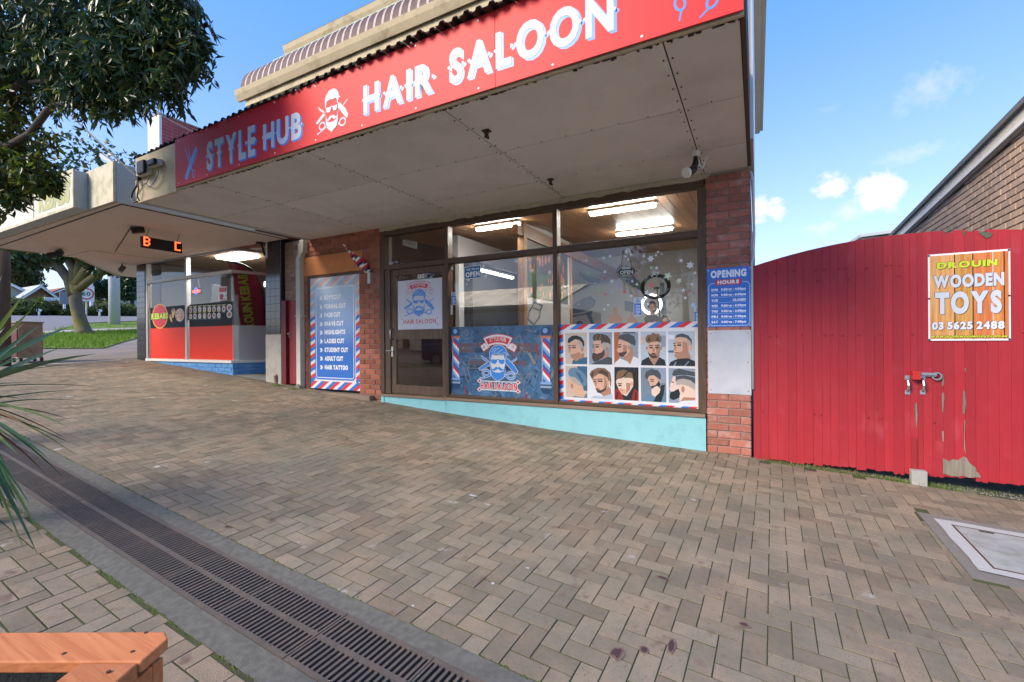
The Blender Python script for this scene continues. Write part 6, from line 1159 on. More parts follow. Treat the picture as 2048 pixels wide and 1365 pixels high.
for px, py, lab in ((973, 262, 'dark rusty hook stub under the awning, the nearer of two'), (1101, 359, 'dark rusty hook stub under the awning, the one nearer the window')):
    c = pZ(px, py, ZA); bb = B(); bb.box(c.x-.035, c.x+.035, c.y-.03, c.y+.03, ZA-.008, ZA+.002); bb.tube([c, c+Vector((.0, .0, -.05)), c+Vector((.025, -.01, -.075))], [.02, .02, .012], 8); tag(bb.build('hook', mat('rust dark', (.06, .04, .03), .9), base=c), lab, 'hook')
# meter boxes and cables on the cream end of the fascia
FM = FF(YA)
def fm(x, y): p = pY(x, y, YA); return p
mb = []
for (x0, y0, x1, y1, lab) in ((284, 323, 306, 357, 'larger grey junction box with black lid on the awning end'), (304, 320, 327, 340, 'smaller rounded junction box beside the larger one on the awning end')):
    a, b_ = fm(x0, y1), fm(x1, y0); t = thing('junction_box', lab, 'box', (a.x, YA, a.z)); w_ = (b_.x-a.x); B().box(a.x, b_.x, YA-.07, YA-.001, a.z, b_.z).build('case', mat('grey box', (.55, .55, .53), .5), t, bevel=.01); B().box(a.x+w_*.42, b_.x+.012, YA-.115, YA-.071, a.z-.012, b_.z-.01).build('lid', m_bp, t, bevel=.015)
cb = thing('cable_bundle', 'loose black and grey cables looping below the junction boxes', 'cables', fm(285, 365)); m_cab = mat('grey cable', (.16, .16, .16), .6)
P = lambda x, y, o=.04: tuple(pY(x, y, YA-o))
for pts, m_, r_ in (([(318, 340), (316, 352), (308, 366), (300, 374), (290, 368), (281, 362)], m_cab, .006), ([(320, 340), (318, 356), (306, 372), (296, 370)], m_wht, .005), ([(297, 357), (294, 366), (284, 372), (278, 366)], m_cab, .006), ([(276, 355), (274, 372), (266, 384), (262, 396), (268, 405), (275, 404)], m_bp, .012), ([(276, 360), (277, 380), (274, 392), (279, 402)], m_bp, .008)):
    bb = B(); bb.tube([P(*q) for q in pts], r_, 6); bb.build('cable', m_, cb, smooth=True)
B().box(*[q for q in (fm(279, 350).x-.02, fm(279, 350).x+.05, YA-.05, YA-.001, fm(280, 362).z, fm(280, 345).z)]).build('clamp', m_bp, cb)
# service cables to the street
s0 = pY(272, 352, YA-.05); s1 = pY(170, 225, 1.2); s1 = s0+(pray(172, 228)*6.2+Vector((0, 0, H))-s0)*1.0; m_wire = mat('weathered wire', (.20, .20, .19), .6)
bb = B(); far = s0+(s1-s0)*6; bb.tube([s0.lerp(far, t)+Vector((0, 0, -.9*math.sin(math.pi*t)*.5)) for t in np.linspace(0, 1, 24)], .011, 6); tag(bb.build('service_cable', m_wire, base=s0), 'twisted service cable running from the awning corner up into the tree', 'cable')
p0 = pY(400, 270, 5.0); p1 = pY(293, 207, 4.4); bb = B(); bb.tube([p0, p0.lerp(p1, .5)+Vector((0, 0, -.06)), p1+(p1-p0)*3], .008, 6); tag(bb.build('overhead_wire', m_wire, base=p0), 'thin overhead wire passing in front of the brick parapet', 'cable')
# ================================================================== RED GATE AND TOY SHOP SIGN
m_gate = mat('red gate paint', (.36, .020, .029), .55, .10, 7, .25, 60, c2=(.36, .026, .036), c2amt=.45, c2scale=2.0, rnd=.11, spec=.35); m_raw = woodm('bare grey timber', (.16, .14, .11), (.27, .24, .19), .9, 'Z', bump=.8)
def gate_wear():      # vertical brush streaks, faded scuffs and chalky fading in the red paint
    n = m_gate.node_tree.nodes; l = m_gate.node_tree.links; b = n['Principled BSDF']; src = b.inputs['Base Color'].links[0].from_socket; g = n.new('ShaderNodeNewGeometry'); oi = n.new('ShaderNodeObjectInfo')
    def nz_(sc, d, lo, hi, c, s_):
        mp = n.new('ShaderNodeMapping'); mp.inputs['Scale'].default_value = sc; l.new(g.outputs['Position'], mp.inputs['Vector']); q = n.new('ShaderNodeTexNoise'); q.noise_dimensions = '4D'; l.new(oi.outputs['Random'], q.inputs['W']); q.inputs['Scale'].default_value = 1; q.inputs['Detail'].default_value = d; l.new(mp.outputs[0], q.inputs['Vector'])
        mr = n.new('ShaderNodeMapRange'); l.new(q.outputs['Fac'], mr.inputs['Value']); mr.inputs['From Min'].default_value = lo; mr.inputs['From Max'].default_value = hi; x = n.new('ShaderNodeMix'); x.data_type = 'RGBA'; l.new(mr.outputs[0], x.inputs['Factor']); l.new(s_, x.inputs['A']); x.inputs['B'].default_value = (*c, 1); return x.outputs['Result'], q.outputs['Fac']
    s1, f1 = nz_((60, 60, 2.2), 6, .50, .86, (.30, .016, .024), src); s2, _ = nz_((5, 5, 3), 5, .60, .85, (.42, .06, .075), s1); s3, _ = nz_((22, 22, 9), 8, .72, .80, (.22, .05, .05), s2); l.new(s3, b.inputs['Base Color'])
    bp = n.new('ShaderNodeBump'); bp.inputs['Strength'].default_value = .35; bp.inputs['Distance'].default_value = .003; l.new(f1, bp.inputs['Height']); l.new(bp.outputs[0], b.inputs['Normal'])
gate_wear()
ga = thing('double_gate', 'arched red double gate of vertical boards with peeling paint', 'gate', (1.3, YF, .0))
seams = [65, 100, 138, 180, 235, 275, 310, 355, 400, 440, 480, 525, 565, 610, 655, 700, 745, 797, 830, 865, 890, 935, 990, 1043, 1095, 1145, 1205, 1260, 1320, 1380]
sx = [pY(1480+q/2.437, 750, YF).x for q in seams]+[2.16, 2.26, 2.36, 2.46, 2.58]
arch = lambda x: 2.462-.109*(x-1.34)**2
gbot = [0]
for i in range(len(sx)-1):
    a, b_ = sx[i]+.0001, sx[i+1]-.0001; zb = .135+random.uniform(-.012, .012)+(.02 if 22 <= i <= 24 else 0); yy = YF-.012+random.uniform(-.0025, .0025)
    n = 5; bot = [(a+(b_-a)*k/n, zb+random.uniform(-.008, .006)) for k in range(n+1)]; top = [(b_, arch(b_)), ((a+b_)/2, arch((a+b_)/2)), (a, arch(a))]
    if i in (22, 24, 25): top[1] = (top[1][0], top[1][1]-.02); top[0] = (b_, arch(b_)-.018)
    bb = B(); bb.prism(bot+top, FF(yy), -.022, 0); bb.build('board', m_gate, ga, bevel=.0025)
for z in (.45, 1.4, 2.02):
    B().box(-.02, 1.33, YF+.012, YF+.06, z, z+.10).build('rail', m_gate, ga); B().box(1.36, 2.56, YF+.012, YF+.06, z, z+.10).build('rail', m_gate, ga)
FGt = FF(YF-.0165)
def gp(x, y): p = pY(1740+x/4.549, 700+y/4.549, YF-.0165); return (p.x, p.z)
bb = B(); bb.flat([gp(*q) for q in [(662, 985), (690, 1000), (720, 1012), (755, 995), (800, 1005), (850, 970), (880, 985), (905, 1030), (965, 1075), (970, 1110), (995, 1130), (1010, 1165), (960, 1160), (900, 1165), (850, 1145), (800, 1155), (740, 1148), (665, 1125)]], FGt, .001); bb.build('bare_timber_patch', m_raw, ga)
for P_ in ([(650, 235), (662, 215), (672, 260), (668, 330), (655, 330)], [(652, 400), (668, 385), (676, 440), (665, 575), (655, 560)], [(845, 380), (862, 370), (872, 480), (862, 585), (842, 580)], [(405, 500), (425, 475), (432, 600), (425, 710), (415, 640)], [(858, 640), (868, 640), (862, 800), (870, 950), (856, 900)], [(655, 740), (672, 745), (672, 840), (660, 830)], [(860, 165), (875, 170), (870, 200), (862, 198)]): bb = B(); bb.flat([gp(*q) for q in P_], FGt, .001); bb.build('bare_timber_patch', m_raw, ga)
s5 = lambda x, y: (lambda p: (p.x, p.z))(pY(1780+x/4.873, 200+y/4.873, YF-.0165))
for P_ in ([(860, 1292), (900, 1285), (950, 1290), (1000, 1300), (985, 1330), (945, 1355), (915, 1335), (880, 1310)], [(693, 1275), (730, 1280), (722, 1330), (712, 1310)], [(515, 1278), (540, 1285), (525, 1310)]): bb = B(); bb.flat([s5(*q) for q in P_], FGt, .0012); bb.build('lichen_patch', mat('lichen', (.11, .12, .085), .95, .4, 40, .9, 90), ga)
bme = None
for zz, xs_ in ((2.165, [0, .06, .16, .33, .42, .52, .6, .72, .78, .95, 1.1, 1.14, 1.2]), (1.49, [.02, .1, .17, .4, .6, .66, .75, .88, 1.05, 1.3, 1.41, 2.05]), (.66, [.02, .5, .56, .95, 1.05, 1.45]), (2.05, [.25, .55, .8, 1.2])):
    for x in xs_:
        if bme is None: bb = B(); bb.sphere((0, 0, 0), (.011, .005, .011), 8, 4); o = bb.build('bolt_head', mat('painted bolt', (.28, .02, .026), .5), ga); bme = o.data
        else: o = bpy.data.objects.new('bolt_head', bme); COL.objects.link(o); o.parent = ga
        o.location = Vector((x+.02, YF-.016, zz+random.uniform(-.01, .01)))-wloc(ga)
l0 = gp(345, 190); l1 = gp(445, 270); B().box(l0[0]+.02, l1[0], YF-.085, YF-.014, l1[1], l0[1]).build('latch_box', mat('latch red', (.50, .025, .02), .45, .08), ga, bevel=.004)
bb = B(); q0 = gp(445, 207); q1 = gp(600, 245); bb.box(q0[0], q1[0], YF-.03, YF-.014, q1[1], q0[1]); bb.tube([FGt.p(q0[0], (q0[1]+q1[1])/2, .03), FGt.p(q1[0], (q0[1]+q1[1])/2, .03)], .008, 8); bb.build('bolt', mat('galvanised bolt', (.42, .45, .47), .35, .1, metal=.7), ga)
c_ = gp(603, 240); bb = B(); torus(bb, FGt.p(c_[0], c_[1], .02), .032, .008, (0, -1, 0), 16, 6); bb.build('padlock', MC['galvanised bolt'], ga)
for x in (340, 478):
    a = gp(x, 262); b_ = gp(x, 378); bb = B(); bb.tube([FGt.p(a[0], a[1], 0), FGt.p(a[0], a[1]-.02, .03), FGt.p(a[0], (a[1]+b_[1])/2, .045), FGt.p(a[0], b_[1]+.02, .03), FGt.p(a[0], b_[1], 0)], .011, 8); bb.box(a[0]-.02, a[0]+.02, YF-.021, YF-.0135, a[1]-.01, a[1]+.03); bb.box(a[0]-.02, a[0]+.02, YF-.021, YF-.0135, b_[1]-.03, b_[1]+.01); bb.build('pull_handle', MC['galvanised bolt'], ga, smooth=False)
a = gp(380, 800); b_ = gp(425, 1085); B().box(a[0], b_[0], YF-.025, YF-.0142, b_[1], a[1]).build('drop_bolt', mat('painted bolt', (.28, .02, .026), .5), ga)
c_ = pG(1830, 962); bb = B(); bb.box(c_.x-.058, c_.x+.058, 5.60, 5.68, gz(c_.x, 5.6)-.02, gz(c_.x, 5.6)+.135); tag(bb.build('stop_block', mat('block grey', (.33, .33, .31), .9, .15, 20, .3, 120), base=(c_.x, 5.64, gz(c_.x, 5.64)), bevel=.005), 'grey concrete stop block at the foot of the red gate', 'block')
a, b_ = pY(1857, 682, YF-.022), pY(2020.5, 498, YF-.022); FTy = FF(YF-.022); ty_ = thing('toy_shop_sign', 'orange timber-grain wooden toys sign screwed to the red gate', 'sign', (a.x, YF-.02, a.z)); za_, zb_ = a.z, pY(1857, 510, YF-.022).z
B().prism(rect(a.x, b_.x, za_, zb_), FTy, -.004, 0).build('board', flatm('#E9EDF2'), ty_)
zt_ = lambda x, y: (a.x+(x-105)/(1178-105)*(b_.x-a.x), zb_-(y-(130-.075*(x-105)))/((1255-.0*(x-105))-(130-.075*(x-105)))*(zb_-za_))
bb = B(); edges = [125, 465, 705, 960, 1100, 1160]; cols_ = [woodm('printed grain %d' % k, c1, c2, .45, 'Z') for k, (c1, c2) in enumerate((('#C9823C', '#E8B878'), ('#B8742C', '#D8A85C'), ('#C2602C', '#DE8E50'), ('#C8702E', '#E09A54'), ('#BC5E28', '#D88848')))]
for k in range(5): u0, u1 = zt_(edges[k], 600)[0]+.002, zt_(edges[k+1], 600)[0]-.002; bb.flat(rect(u0, u1, za_+.016, zb_-.016 if k else zb_-.016), FTy, .0012, k)
bb.build('timber_print', cols_, ty_); bb = B()
for k in (1, 2, 4): u0 = zt_(edges[k], 600)[0]; bb.flat(rect(u0-.004, u0+.004, za_+.016, zb_-.016), FTy, .0016, 0)
bb.build('board_gaps', flatm('#2A160C'), ty_)
def tt(st, x0, x1, y0, y1, wt, mi, mish, gap=.07, arc=0):
    p = zt_(x0, y1+0); q = zt_(x1, y0); z0_, z1_ = p[1], zt_(x0, y0)[1]
    bb = B(); text(bb, FTy, st, p[0]+.004, q[0]+.004, z0_-.005, z1_-.005, wt, .002, 0, gap, arc); text(bb, FTy, st, p[0]-.003, q[0]-.003, z0_+.003, z1_+.003, wt, .0022, 0, gap, arc); text(bb, FTy, st, p[0], q[0], z0_, z1_, wt, .0028, 1, gap, arc); bb.build('lettering', [flatm('#3A2A20'), flatm(mi)], ty_)
tt('DROUIN', 228, 1018, 235, 318, .06, '#BFD22E', 0, .10, arc=-.0); tt('WOODEN', 178, 1100, 405, 572, .06, '#C4CBD4', 0, .05); tt('TOYS', 198, 1070, 625, 912, .06, '#C4CBD4', 0, .06); tt('03 5625 2488', 152, 1100, 1012, 1112, .06, '#D3D8DE', 0, .06); tt('www.drouinwoodentoys.com.au', 140, 1130, 1182, 1215, .04, '#C3D630', 0, .05)
bb = B()
for c in ((117, 145), (117, 705), (117, 1243), (1160, 65), (1160, 665), (1160, 1240)): c_ = zt_(*c); bb.flat(ell(c_[0], c_[1], .009, .009, 8), FTy, .003)
bb.build('eyelets', flatm('#22262A'), ty_)
# ================================================================== BROWN BRICK BUILDING BEHIND THE GATE
BX = 2.62; m_bb = mat('buff brick', (.46, .335, .25), .85, .12, 14, .4, 100, c2=(.38, .29, .235), c2amt=.42, c2scale=3, rnd=.14); bw = thing('brick_hall', 'buff brick building with raked roof rising beside the red gate', 'building', (BX+1, 10, gz(BX, 10)))
zr = lambda Y: 3.76-.060*(Y-7.137)
fw_ = Fr((BX, 0, 0), (0, -1, 0), (0, 0, 1)); wl = B(); wl.prism([(-5.8, 0), (-5.8, zr(5.8)), (-26, zr(26)), (-26, 0)], fw_, -.25, 0); wl = wl.build('wall', mat('dark raked mortar', (.18, .14, .105), .95, .2, 20), bw)
bricks(wl, fw_, -22, -5.8, 1.87, 4.2, m_bb, topf=lambda u: zr(-u)+.03, limit=(300, lambda p: (p-Vector((0, 0, H))).length if p.y > 6.9 and p.z > 2.3 else 1e3+p.y), jt=.011)
bb = B(); bb.prism([(-5.5, zr(5.5)-.02), (-5.5, zr(5.5)+.19), (-26, zr(26)+.19), (-26, zr(26)-.02)], Fr((BX-.012, 0, 0), (0, -1, 0), (0, 0, 1)), .0, .035); bb.build('barge_board', mat('cream barge', (.60, .56, .47), .7, .1, 4, c2=(.42, .38, .3), c2amt=.33, c2scale=5), bw)
bb = B(); bb.prism([(-5.5, zr(5.5)+.0), (-5.5, zr(5.5)+.045), (-26, zr(26)+.045), (-26, zr(26)+.0)], Fr((BX-.05, 0, 0), (0, -1, 0), (0, 0, 1)), -.02, .03); bb.build('conduit_strip', m_wht, bw)
bb = B(); bb.prism([(-5.45, zr(5.45)+.195), (-5.45, zr(5.45)+.262), (-26, zr(26)+.262), (-26, zr(26)+.195)], Fr((BX-.03, 0, 0), (0, -1, 0), (0, 0, 1)), -5, .06); bb.build('roof_edge', mat('rusty grey capping', (.13, .125, .12), .6, .3, 9, .3, 40, c2=(.17, .09, .06), c2amt=.38, c2scale=5), bw)
c = pX(1806, 447, 3.2); ac_ = thing('air_conditioner', 'boxy rooftop air conditioner behind the brick building', 'air conditioner', (3.4, c.y, 4.0)); bb = B(); q0 = pX(1790, 470, 3.2); q1 = pX(1825, 432, 3.2); z1 = q1.z; y0_, y1_ = min(q0.y, q1.y), max(q0.y, q1.y)
bb.box(3.2, 4.1, y0_, y0_+.9, 3.6, z1); bb.build('case', mat('ac cream', (.62, .62, .58), .6), ac_, bevel=.02); bb = B(); bb.box(3.185, 3.199, y0_+.08, y0_+.82, z1-.6, z1-.06); bb.build('intake_pad', mat('teal pad', (.16, .30, .29), .8, .2, 40), ac_); bb = B()
for k in range(5): bb.box(3.25, 4.05, y0_-.02, y0_-.001, z1-.1-k*.11, z1-.05-k*.11)
bb.build('louvre', mat('louvre grey', (.3, .3, .3), .6), ac_)
sh = thing('far_shed', 'small cream shed with grey roof glimpsed over the red gate', 'shed', (4, 20, 3)); B().box(3.3, 6, 20, 23, -1, 5.0).build('wall', mat('shed cream', (.6, .56, .46), .8, .06), sh); bb = B(); bb.add([(3.2, 19.8, 5.0), (6.1, 19.8, 5.15), (6.1, 23.2, 5.4), (3.2, 23.2, 5.25), (3.2, 19.8, 5.1), (6.1, 19.8, 5.25), (6.1, 23.2, 5.5), (3.2, 23.2, 5.35)], [(0,3,2,1),(4,5,6,7),(0,1,5,4),(1,2,6,5),(2,3,7,6),(3,0,4,7)]); bb.build('roof', m_rf, sh)
# ================================================================== KEBAB SHOP
kb = thing('kebab_shop', 'corner kebab shop with red glazed front, tiled piers and wide awning', 'building', (-11, YF, gz(-11, YF)))
KZ0, KZT, KTOP = 1.079, 2.977, 3.44; KX0, KXM, KX1 = -13.44, -11.62, -9.815
m_alu = mat('pale aluminium', (.46, .45, .43), .45, .06, 6, metal=.25); m_tile = mat('black glazed tile', (.018, .020, .023), .12, .2, 12, spec=.6, rnd=.35); m_grout = mat('grey grout', (.30, .30, .29), .9, .1)
def tiles(x0, x1, z0, z1, th, ncol, nm):
    p = B(); p.box(x0, x1, YF+.0, YF+.35, z0, z1); p = p.build(nm, m_grout, kb); nr = max(1, round((z1-z0)/th)); hh = (z1-z0)/nr; ww = (x1-x0)/ncol
    me = None
    for r in range(nr):
        for c in range(ncol):
            if me is None:
                b = B(); b.prism(rect(.003, ww-.003, .003, hh-.003), Fr((0, 0, 0), (1, 0, 0), (0, 0, 1)), 0, .012); t0 = b.build('tile', m_tile, p); me = t0.data; o = t0
            else: o = bpy.data.objects.new('tile', me); COL.objects.link(o); o.parent = p
            o.location = (x0+c*ww, YF, z0+r*hh)
    return p
p = tiles(-13.93, -13.52, gz(-13.7, YF)-.05, 3.44, .137, 1, 'tiled_pier'); B().box(-13.52, -13.46, YF-.01, YF+.3, gz(-13.5, YF)-.05, 3.44).build('pier_edge', m_bp, kb)
tiles(-8.66, -8.205, 1.62, 3.56, .147, 3, 'tiled_pier'); B().box(-8.68, -8.19, YF-.012, YF+.34, gz(-8.4, YF)-.05, 1.616).build('rendered_base', mat('worn render', (.42, .40, .35), .9, .14, 6, .5, 60, c2=(.30, .28, .23), c2amt=.42, c2scale=4), kb, bevel=.015)
B().box(-8.66, -8.203, YF+.01, YF+.34, 1.6, 3.56).build('pier_core', m_bp, kb)
bb = B(); bb.tube([(-8.33, YF-.03, gz(-8.3, YF)+.02), (-8.33, YF-.05, gz(-8.3, YF)+.14), (-8.33, YF, gz(-8.3, YF)+.17)], .03, 8); bb.build('drain_stub', mat('stub', (.35, .25, .22), .7), kb)
# painted blue brick base under the glass
m_blue = mat('blue painted brick', (.085, .27, .56), .6, .12, 9, .5, 90, c2=(.16, .36, .62), c2amt=.4, c2scale=5)
dirS = Vector((.32, .947, 0)); cS = Vector((KX1, YF, 0)); FSd = Fr(cS, dirS, (0, 0, 1))
bs = B(); bs.box(KX0-.03, KX1, YF+.012, YF+.3, .5, KZ0-.06); bs.prism(rect(0.01, 1.9, .4, KZ0-.06), FSd, -.2, -.012); bs = bs.build('brick_base', m_blue, kb); bricks(bs, FA, KX0-.02, KX1, .66, KZ0-.06, m_blue, minz=lambda u: gz(u, YF)-.02, proud=.002); bricks(bs, FSd, 0.0, 1.9, .66, KZ0-.06, m_blue, proud=.002)
sheet('entry_ramp', [(KX1, YF-.02), (-8.66, YF-.02), (-8.5, 8.2), (-9.2, 8.2)], mat('ramp concrete', (.26, .25, .235), .9, .12, 6, .3, 90), .012)
bb = B(); bb.box(KX0-.03, KX1+.004, YF-.03, YF+.12, KZ0-.058, KZ0); bb.prism(rect(.005, 1.9, KZ0-.058, KZ0-.001), FSd, -.12, .02); bb.build('sill', mat('white sill', (.68, .66, .60), .6, .08, 8), kb)
bb = B(); bb.box(KX0-.03, KX0+.045, YF-.01, YF+.08, KZ0, KTOP); bb.box(KXM-.035, KXM+.035, YF-.011, YF+.08, KZ0+.001, KTOP); bb.box(KX0+.045, KXM-.035, YF-.008, YF+.07, KZT-.035, KZT+.035); bb.box(KXM+.035, KX1, YF-.008, YF+.07, KZT-.035, KZT+.035); bb.box(KX0-.03, KX1, YF-.012, YF+.08, KTOP, KTOP+.05); bb.prism(rect(.0, 1.9, KZT-.03, KZT+.03), FSd, -.06, .01); bb.prism(rect(.0, 1.9, KTOP+.001, KTOP+.05), FSd, -.06, .01); bb.build('window_frame', m_alu, kb)
kglass = glassm('kebab glass', 1.1, .0)
for (a, b_, c, d) in ((KX0+.045, KXM-.035, KZ0, KZT), (KXM+.035, KX1, KZ0, KZT), (KX0+.045, KXM-.035, KZT, KTOP), (KXM+.035, KX1, KZT, KTOP)):
    bb = B(); bb.add([(a, YF+.03, c), (b_, YF+.03, c), (b_, YF+.03, d), (a, YF+.03, d)], [(0, 1, 2, 3)]); bb.build('window_pane', kglass, kb)
for (c, d) in ((KZ0+.75, KZT), (KZT, KTOP)):
    bb = B(); bb.flat(rect(.005, 1.9, c, d), FSd, -.02); bb.build('window_pane', kglass, kb)
bb = B(); bb.flat(rect(.005, 1.9, KZ0, KZ0+.75), FSd, -.02); bb.build('window_pane', glassm('frosted film', 1.2, .03, frost=.45), kb)
# inside
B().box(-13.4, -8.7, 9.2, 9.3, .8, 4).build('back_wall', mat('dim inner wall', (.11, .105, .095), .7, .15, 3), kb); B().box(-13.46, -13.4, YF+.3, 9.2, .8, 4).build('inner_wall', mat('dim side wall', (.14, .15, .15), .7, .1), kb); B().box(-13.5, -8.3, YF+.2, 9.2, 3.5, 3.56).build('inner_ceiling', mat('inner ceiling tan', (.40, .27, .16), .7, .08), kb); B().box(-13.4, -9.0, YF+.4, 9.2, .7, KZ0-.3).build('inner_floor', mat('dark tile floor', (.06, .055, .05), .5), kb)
B().box(-13.0, -10.2, 7.1, 7.6, KZ0-.3, 1.95).build('counter', mat('counter steel', (.12, .12, .12), .35, .2, metal=.5), kb); B().box(-12.6, -10.4, 7.2, 7.5, 1.96, 2.3).build('display_case', mat('case', (.05, .055, .06), .3), kb)
B().box(-8.9, -8.75, YF+.4, 9.1, 2.7, 3.3).build('menu_board', flatm('#B01E26'), kb)
pl = thing('panel_light', 'bright flat ceiling light inside the kebab shop', 'light', (-9.9, 6.9, 3.48)); q = [pZ(446, 517, 3.48), pZ(510, 512, 3.48)]; bb = B(); bb.box(q[0].x, q[1].x, q[0].y-.15, q[0].y+.28, 3.45, 3.495); bb.build('diffuser', mat('lit panel', (1, .98, .95), .5, 0, emit=16), pl)
# prints on the glass
FK = FF(YF+.028)
def kz(x, y): p = pY(280+x/5.25, 480+y/5.25, YF+.028); return (p.x, p.z)
zbk0 = KZ0+.745; zbk1 = kz(105, 715)[1]; kp = thing('window_vinyl', 'red and black vinyl with KEBABS badge and dish pictures across the kebab windows', 'vinyl', (-11.6, YF, KZ0)); bb = B()
for a, b_ in ((KX0+.10, KXM-.036), (KXM+.075, KX1-.004)): bb.flat(rect(a, b_, KZ0+.003, zbk0), FK, .0)
bb.build('red_panel', mat('red vinyl', (.66, .040, .018), .4, .04, 2, spec=.2), kp); bb = B()
for a, b_ in ((KX0+.10, KXM-.036), (KXM+.075, KX1-.004)): bb.flat(rect(a, b_, zbk0+.002, zbk1), FK, .0)
bb.build('black_band', flatm('#101215', .5, .15), kp)
bb = B(); c = kz(208, 803); rx = kz(285, 803)[0]-c[0]; bb.flat(ell(c[0], c[1], rx*1.07, rx*.88, 30), FK, .001, 1); bb.flat(ell(c[0], c[1], rx, rx*.82, 30), FK, .0014, 0); a, b_ = kz(120, 850), kz(292, 765)
for dx, dz in ((-.02, -.01), (.02, .01), (.02, -.015)): text(bb, FK, 'KEBABS', a[0]+dx, b_[0]+dx, a[1]+dz+.03, b_[1]+dz+.0, .06, .0018+dx*.002, 2, gap=.03, shear=.1)
text(bb, FK, 'KEBABS', a[0], b_[0], a[1]+.03, b_[1], .06, .0024, 3, gap=.03, shear=.1); bb.build('badge', [flatm('#C01A20'), flatm('#F0B830'), flatm('#2A4A1A'), flatm('#C8D83A')], kp)
bb = B()
for P_, mi in (([(300, 800), (325, 780), (340, 860), (330, 866)], 0), ([(330, 740), (355, 715), (375, 750), (350, 820), (338, 822)], 0)): bb.flat([kz(*q_) for q_ in P_], FK, .001, mi)
for x, y in ((312, 800), (350, 735)): c = kz(x, y); bb.flat(ell(c[0], c[1], .05, .04, 10), FK, .0016, 1)
c = kz(418, 790); bb.flat(ell(c[0], c[1], .20, .155, 20), FK, .001, 2)
for _ in range(60): t, r_ = random.random()*6.28, random.random()**.5; bb.flat(ell(c[0]+.18*r_*math.cos(t), c[1]+.13*r_*math.sin(t), .018, .013, 6), FK, .0014+_*1e-5, random.choice((1, 3, 0)))
for i, x in enumerate((530, 578, 628, 678, 728, 778, 828, 880)):
    for j, y in enumerate((740, 805)):
        if i == 7 and j == 1: continue
        c = kz(x, y-(i*2)); bb.flat(rect(c[0]-.085, c[0]+.085, c[1]-.085, c[1]+.10), FK, .001, 4); bb.flat(ell(c[0], c[1], .06, .065, 12), FK, .0014, 5); bb.flat(ell(c[0], c[1], .04, .045, 10), FK, .0018, random.choice((1, 3, 0, 2))); bb.flat(rect(c[0]-.07, c[0]+.07, c[1]+.078, c[1]+.095), FK, .002, 6)
for y in (712, 785): c = kz(938, y); bb.flat(ell(c[0], c[1], .10, .075, 14), FK, .0014, 5); bb.flat(ell(c[0], c[1], .07, .05, 12), FK, .0018, 3)
bb.build('dish_pictures', [flatm('#D8A860'), flatm('#B8342C'), flatm('#D6B8A0'), flatm('#A85A34'), flatm('#2A2420'), flatm('#E4E2DA'), flatm('#C9B83A')], kp)
# open sign, notice, parking sign reflected, foil bag
a, b_ = kz(538, 580), kz(635, 480); t = thing('led_open_sign', 'small lit red OPEN sign in the kebab shop window', 'sign', (a[0], YF+.05, a[1])); fr = FK; B().prism(rect(a[0], b_[0], a[1]+.0, b_[1]-.05), fr, -.03, -.004).build('board', flatm('#0C0E18'), t); bb = B(); w_, h_ = b_[0]-a[0], b_[1]-a[1]; text(bb, fr, 'OPEN', a[0]+w_*.08, b_[0]-w_*.06, a[1]+h_*.22, a[1]+h_*.55, .04, -.003, shear=.15); bb.build('lettering', mat('lit red', (1, .10, .04), .5, 0, emit=1.0), t); bb = B(); ring(bb, fr, a[0]+w_*.5, a[1]+h_*.42, w_*.2, h_*.4, .02, -.0036); bb.build('lit_ring', mat('lit blue', (.15, .25, 1), .5, 0, emit=.5), t); bb = B(); tp = kz(598, 400)
for x in (a[0]+.06, b_[0]-.06): bb.tube([fr.p(x, b_[1]-.05, -.015), fr.p(tp[0], tp[1], -.015)], .004, 5)
bb.build('cord', m_bp, t)
a, b_ = kz(833, 640), kz(912, 487); t = thing('paper_notice', 'white paper notice with red heading on the kebab shop glass', 'notice', (a[0], YF, a[1])); B().prism(rect(a[0], b_[0], a[1], b_[1]), FK, -.002, 0).build('sheet', flatm('#DCDCD8'), t); bb = B(); bb.flat(rect(a[0]+.01, b_[0]-.01, b_[1]-.12, b_[1]-.02), FK, .001, 0); bb.flat(rect(a[0]+.03, a[0]+.14, b_[1]-.27, b_[1]-.16), FK, .001, 0); bb.flat(rect(a[0]+.03, b_[0]-.03, a[1]+.02, a[1]+.04), FK, .001, 0); [bb.flat(ell(a[0]+.06+.1*k, a[1]+.1, .025, .025, 8), FK, .001, 1) for k in range(3)]; bb.build('print', [flatm('#B82830'), flatm('#5A88B0')], t)
a, b_ = kz(655, 655), kz(738, 450); t = bb = B(); bb.prism([(a[0], a[1]), (b_[0]-.04, a[1]+.02), (b_[0]-.03, (a[1]+b_[1])/2), (b_[0], b_[1]-.04), (a[0]+.06, b_[1]), (a[0]+.06, (a[1]+b_[1])/2)], FF(YF+.2), -.05, 0); tag(bb.build('foil_bag', mat('foil', (.7, .68, .62), .25, .1, 30, .8, 40, metal=.6), base=(a[0], YF+.2, a[1])), 'silver foil bag standing in the kebab window', 'bag')
a, b_ = kz(770, 440), kz(870, 365); bb = B(); bb.prism(rect(a[0], b_[0], a[1], b_[1]), FF(YF+1.2), -.02, 0); tag(bb.build('reflected_sign', mat('reflection sheet', (.8, .82, .84), .5), base=(a[0], YF+1.2, a[1])), 'white menu sheet hung deep in the kebab window', 'notice')  # pale sheet put in for the reflection of a parking sign
bn = thing('feather_banner', 'tall maroon feather banner lettered DROUIN KEBAB behind the corner glass', 'banner', FSd.p(.9, KZ0, -.3)); FBn = Fr(FSd.p(0, 0, -.25), dirS, (0, 0, 1))
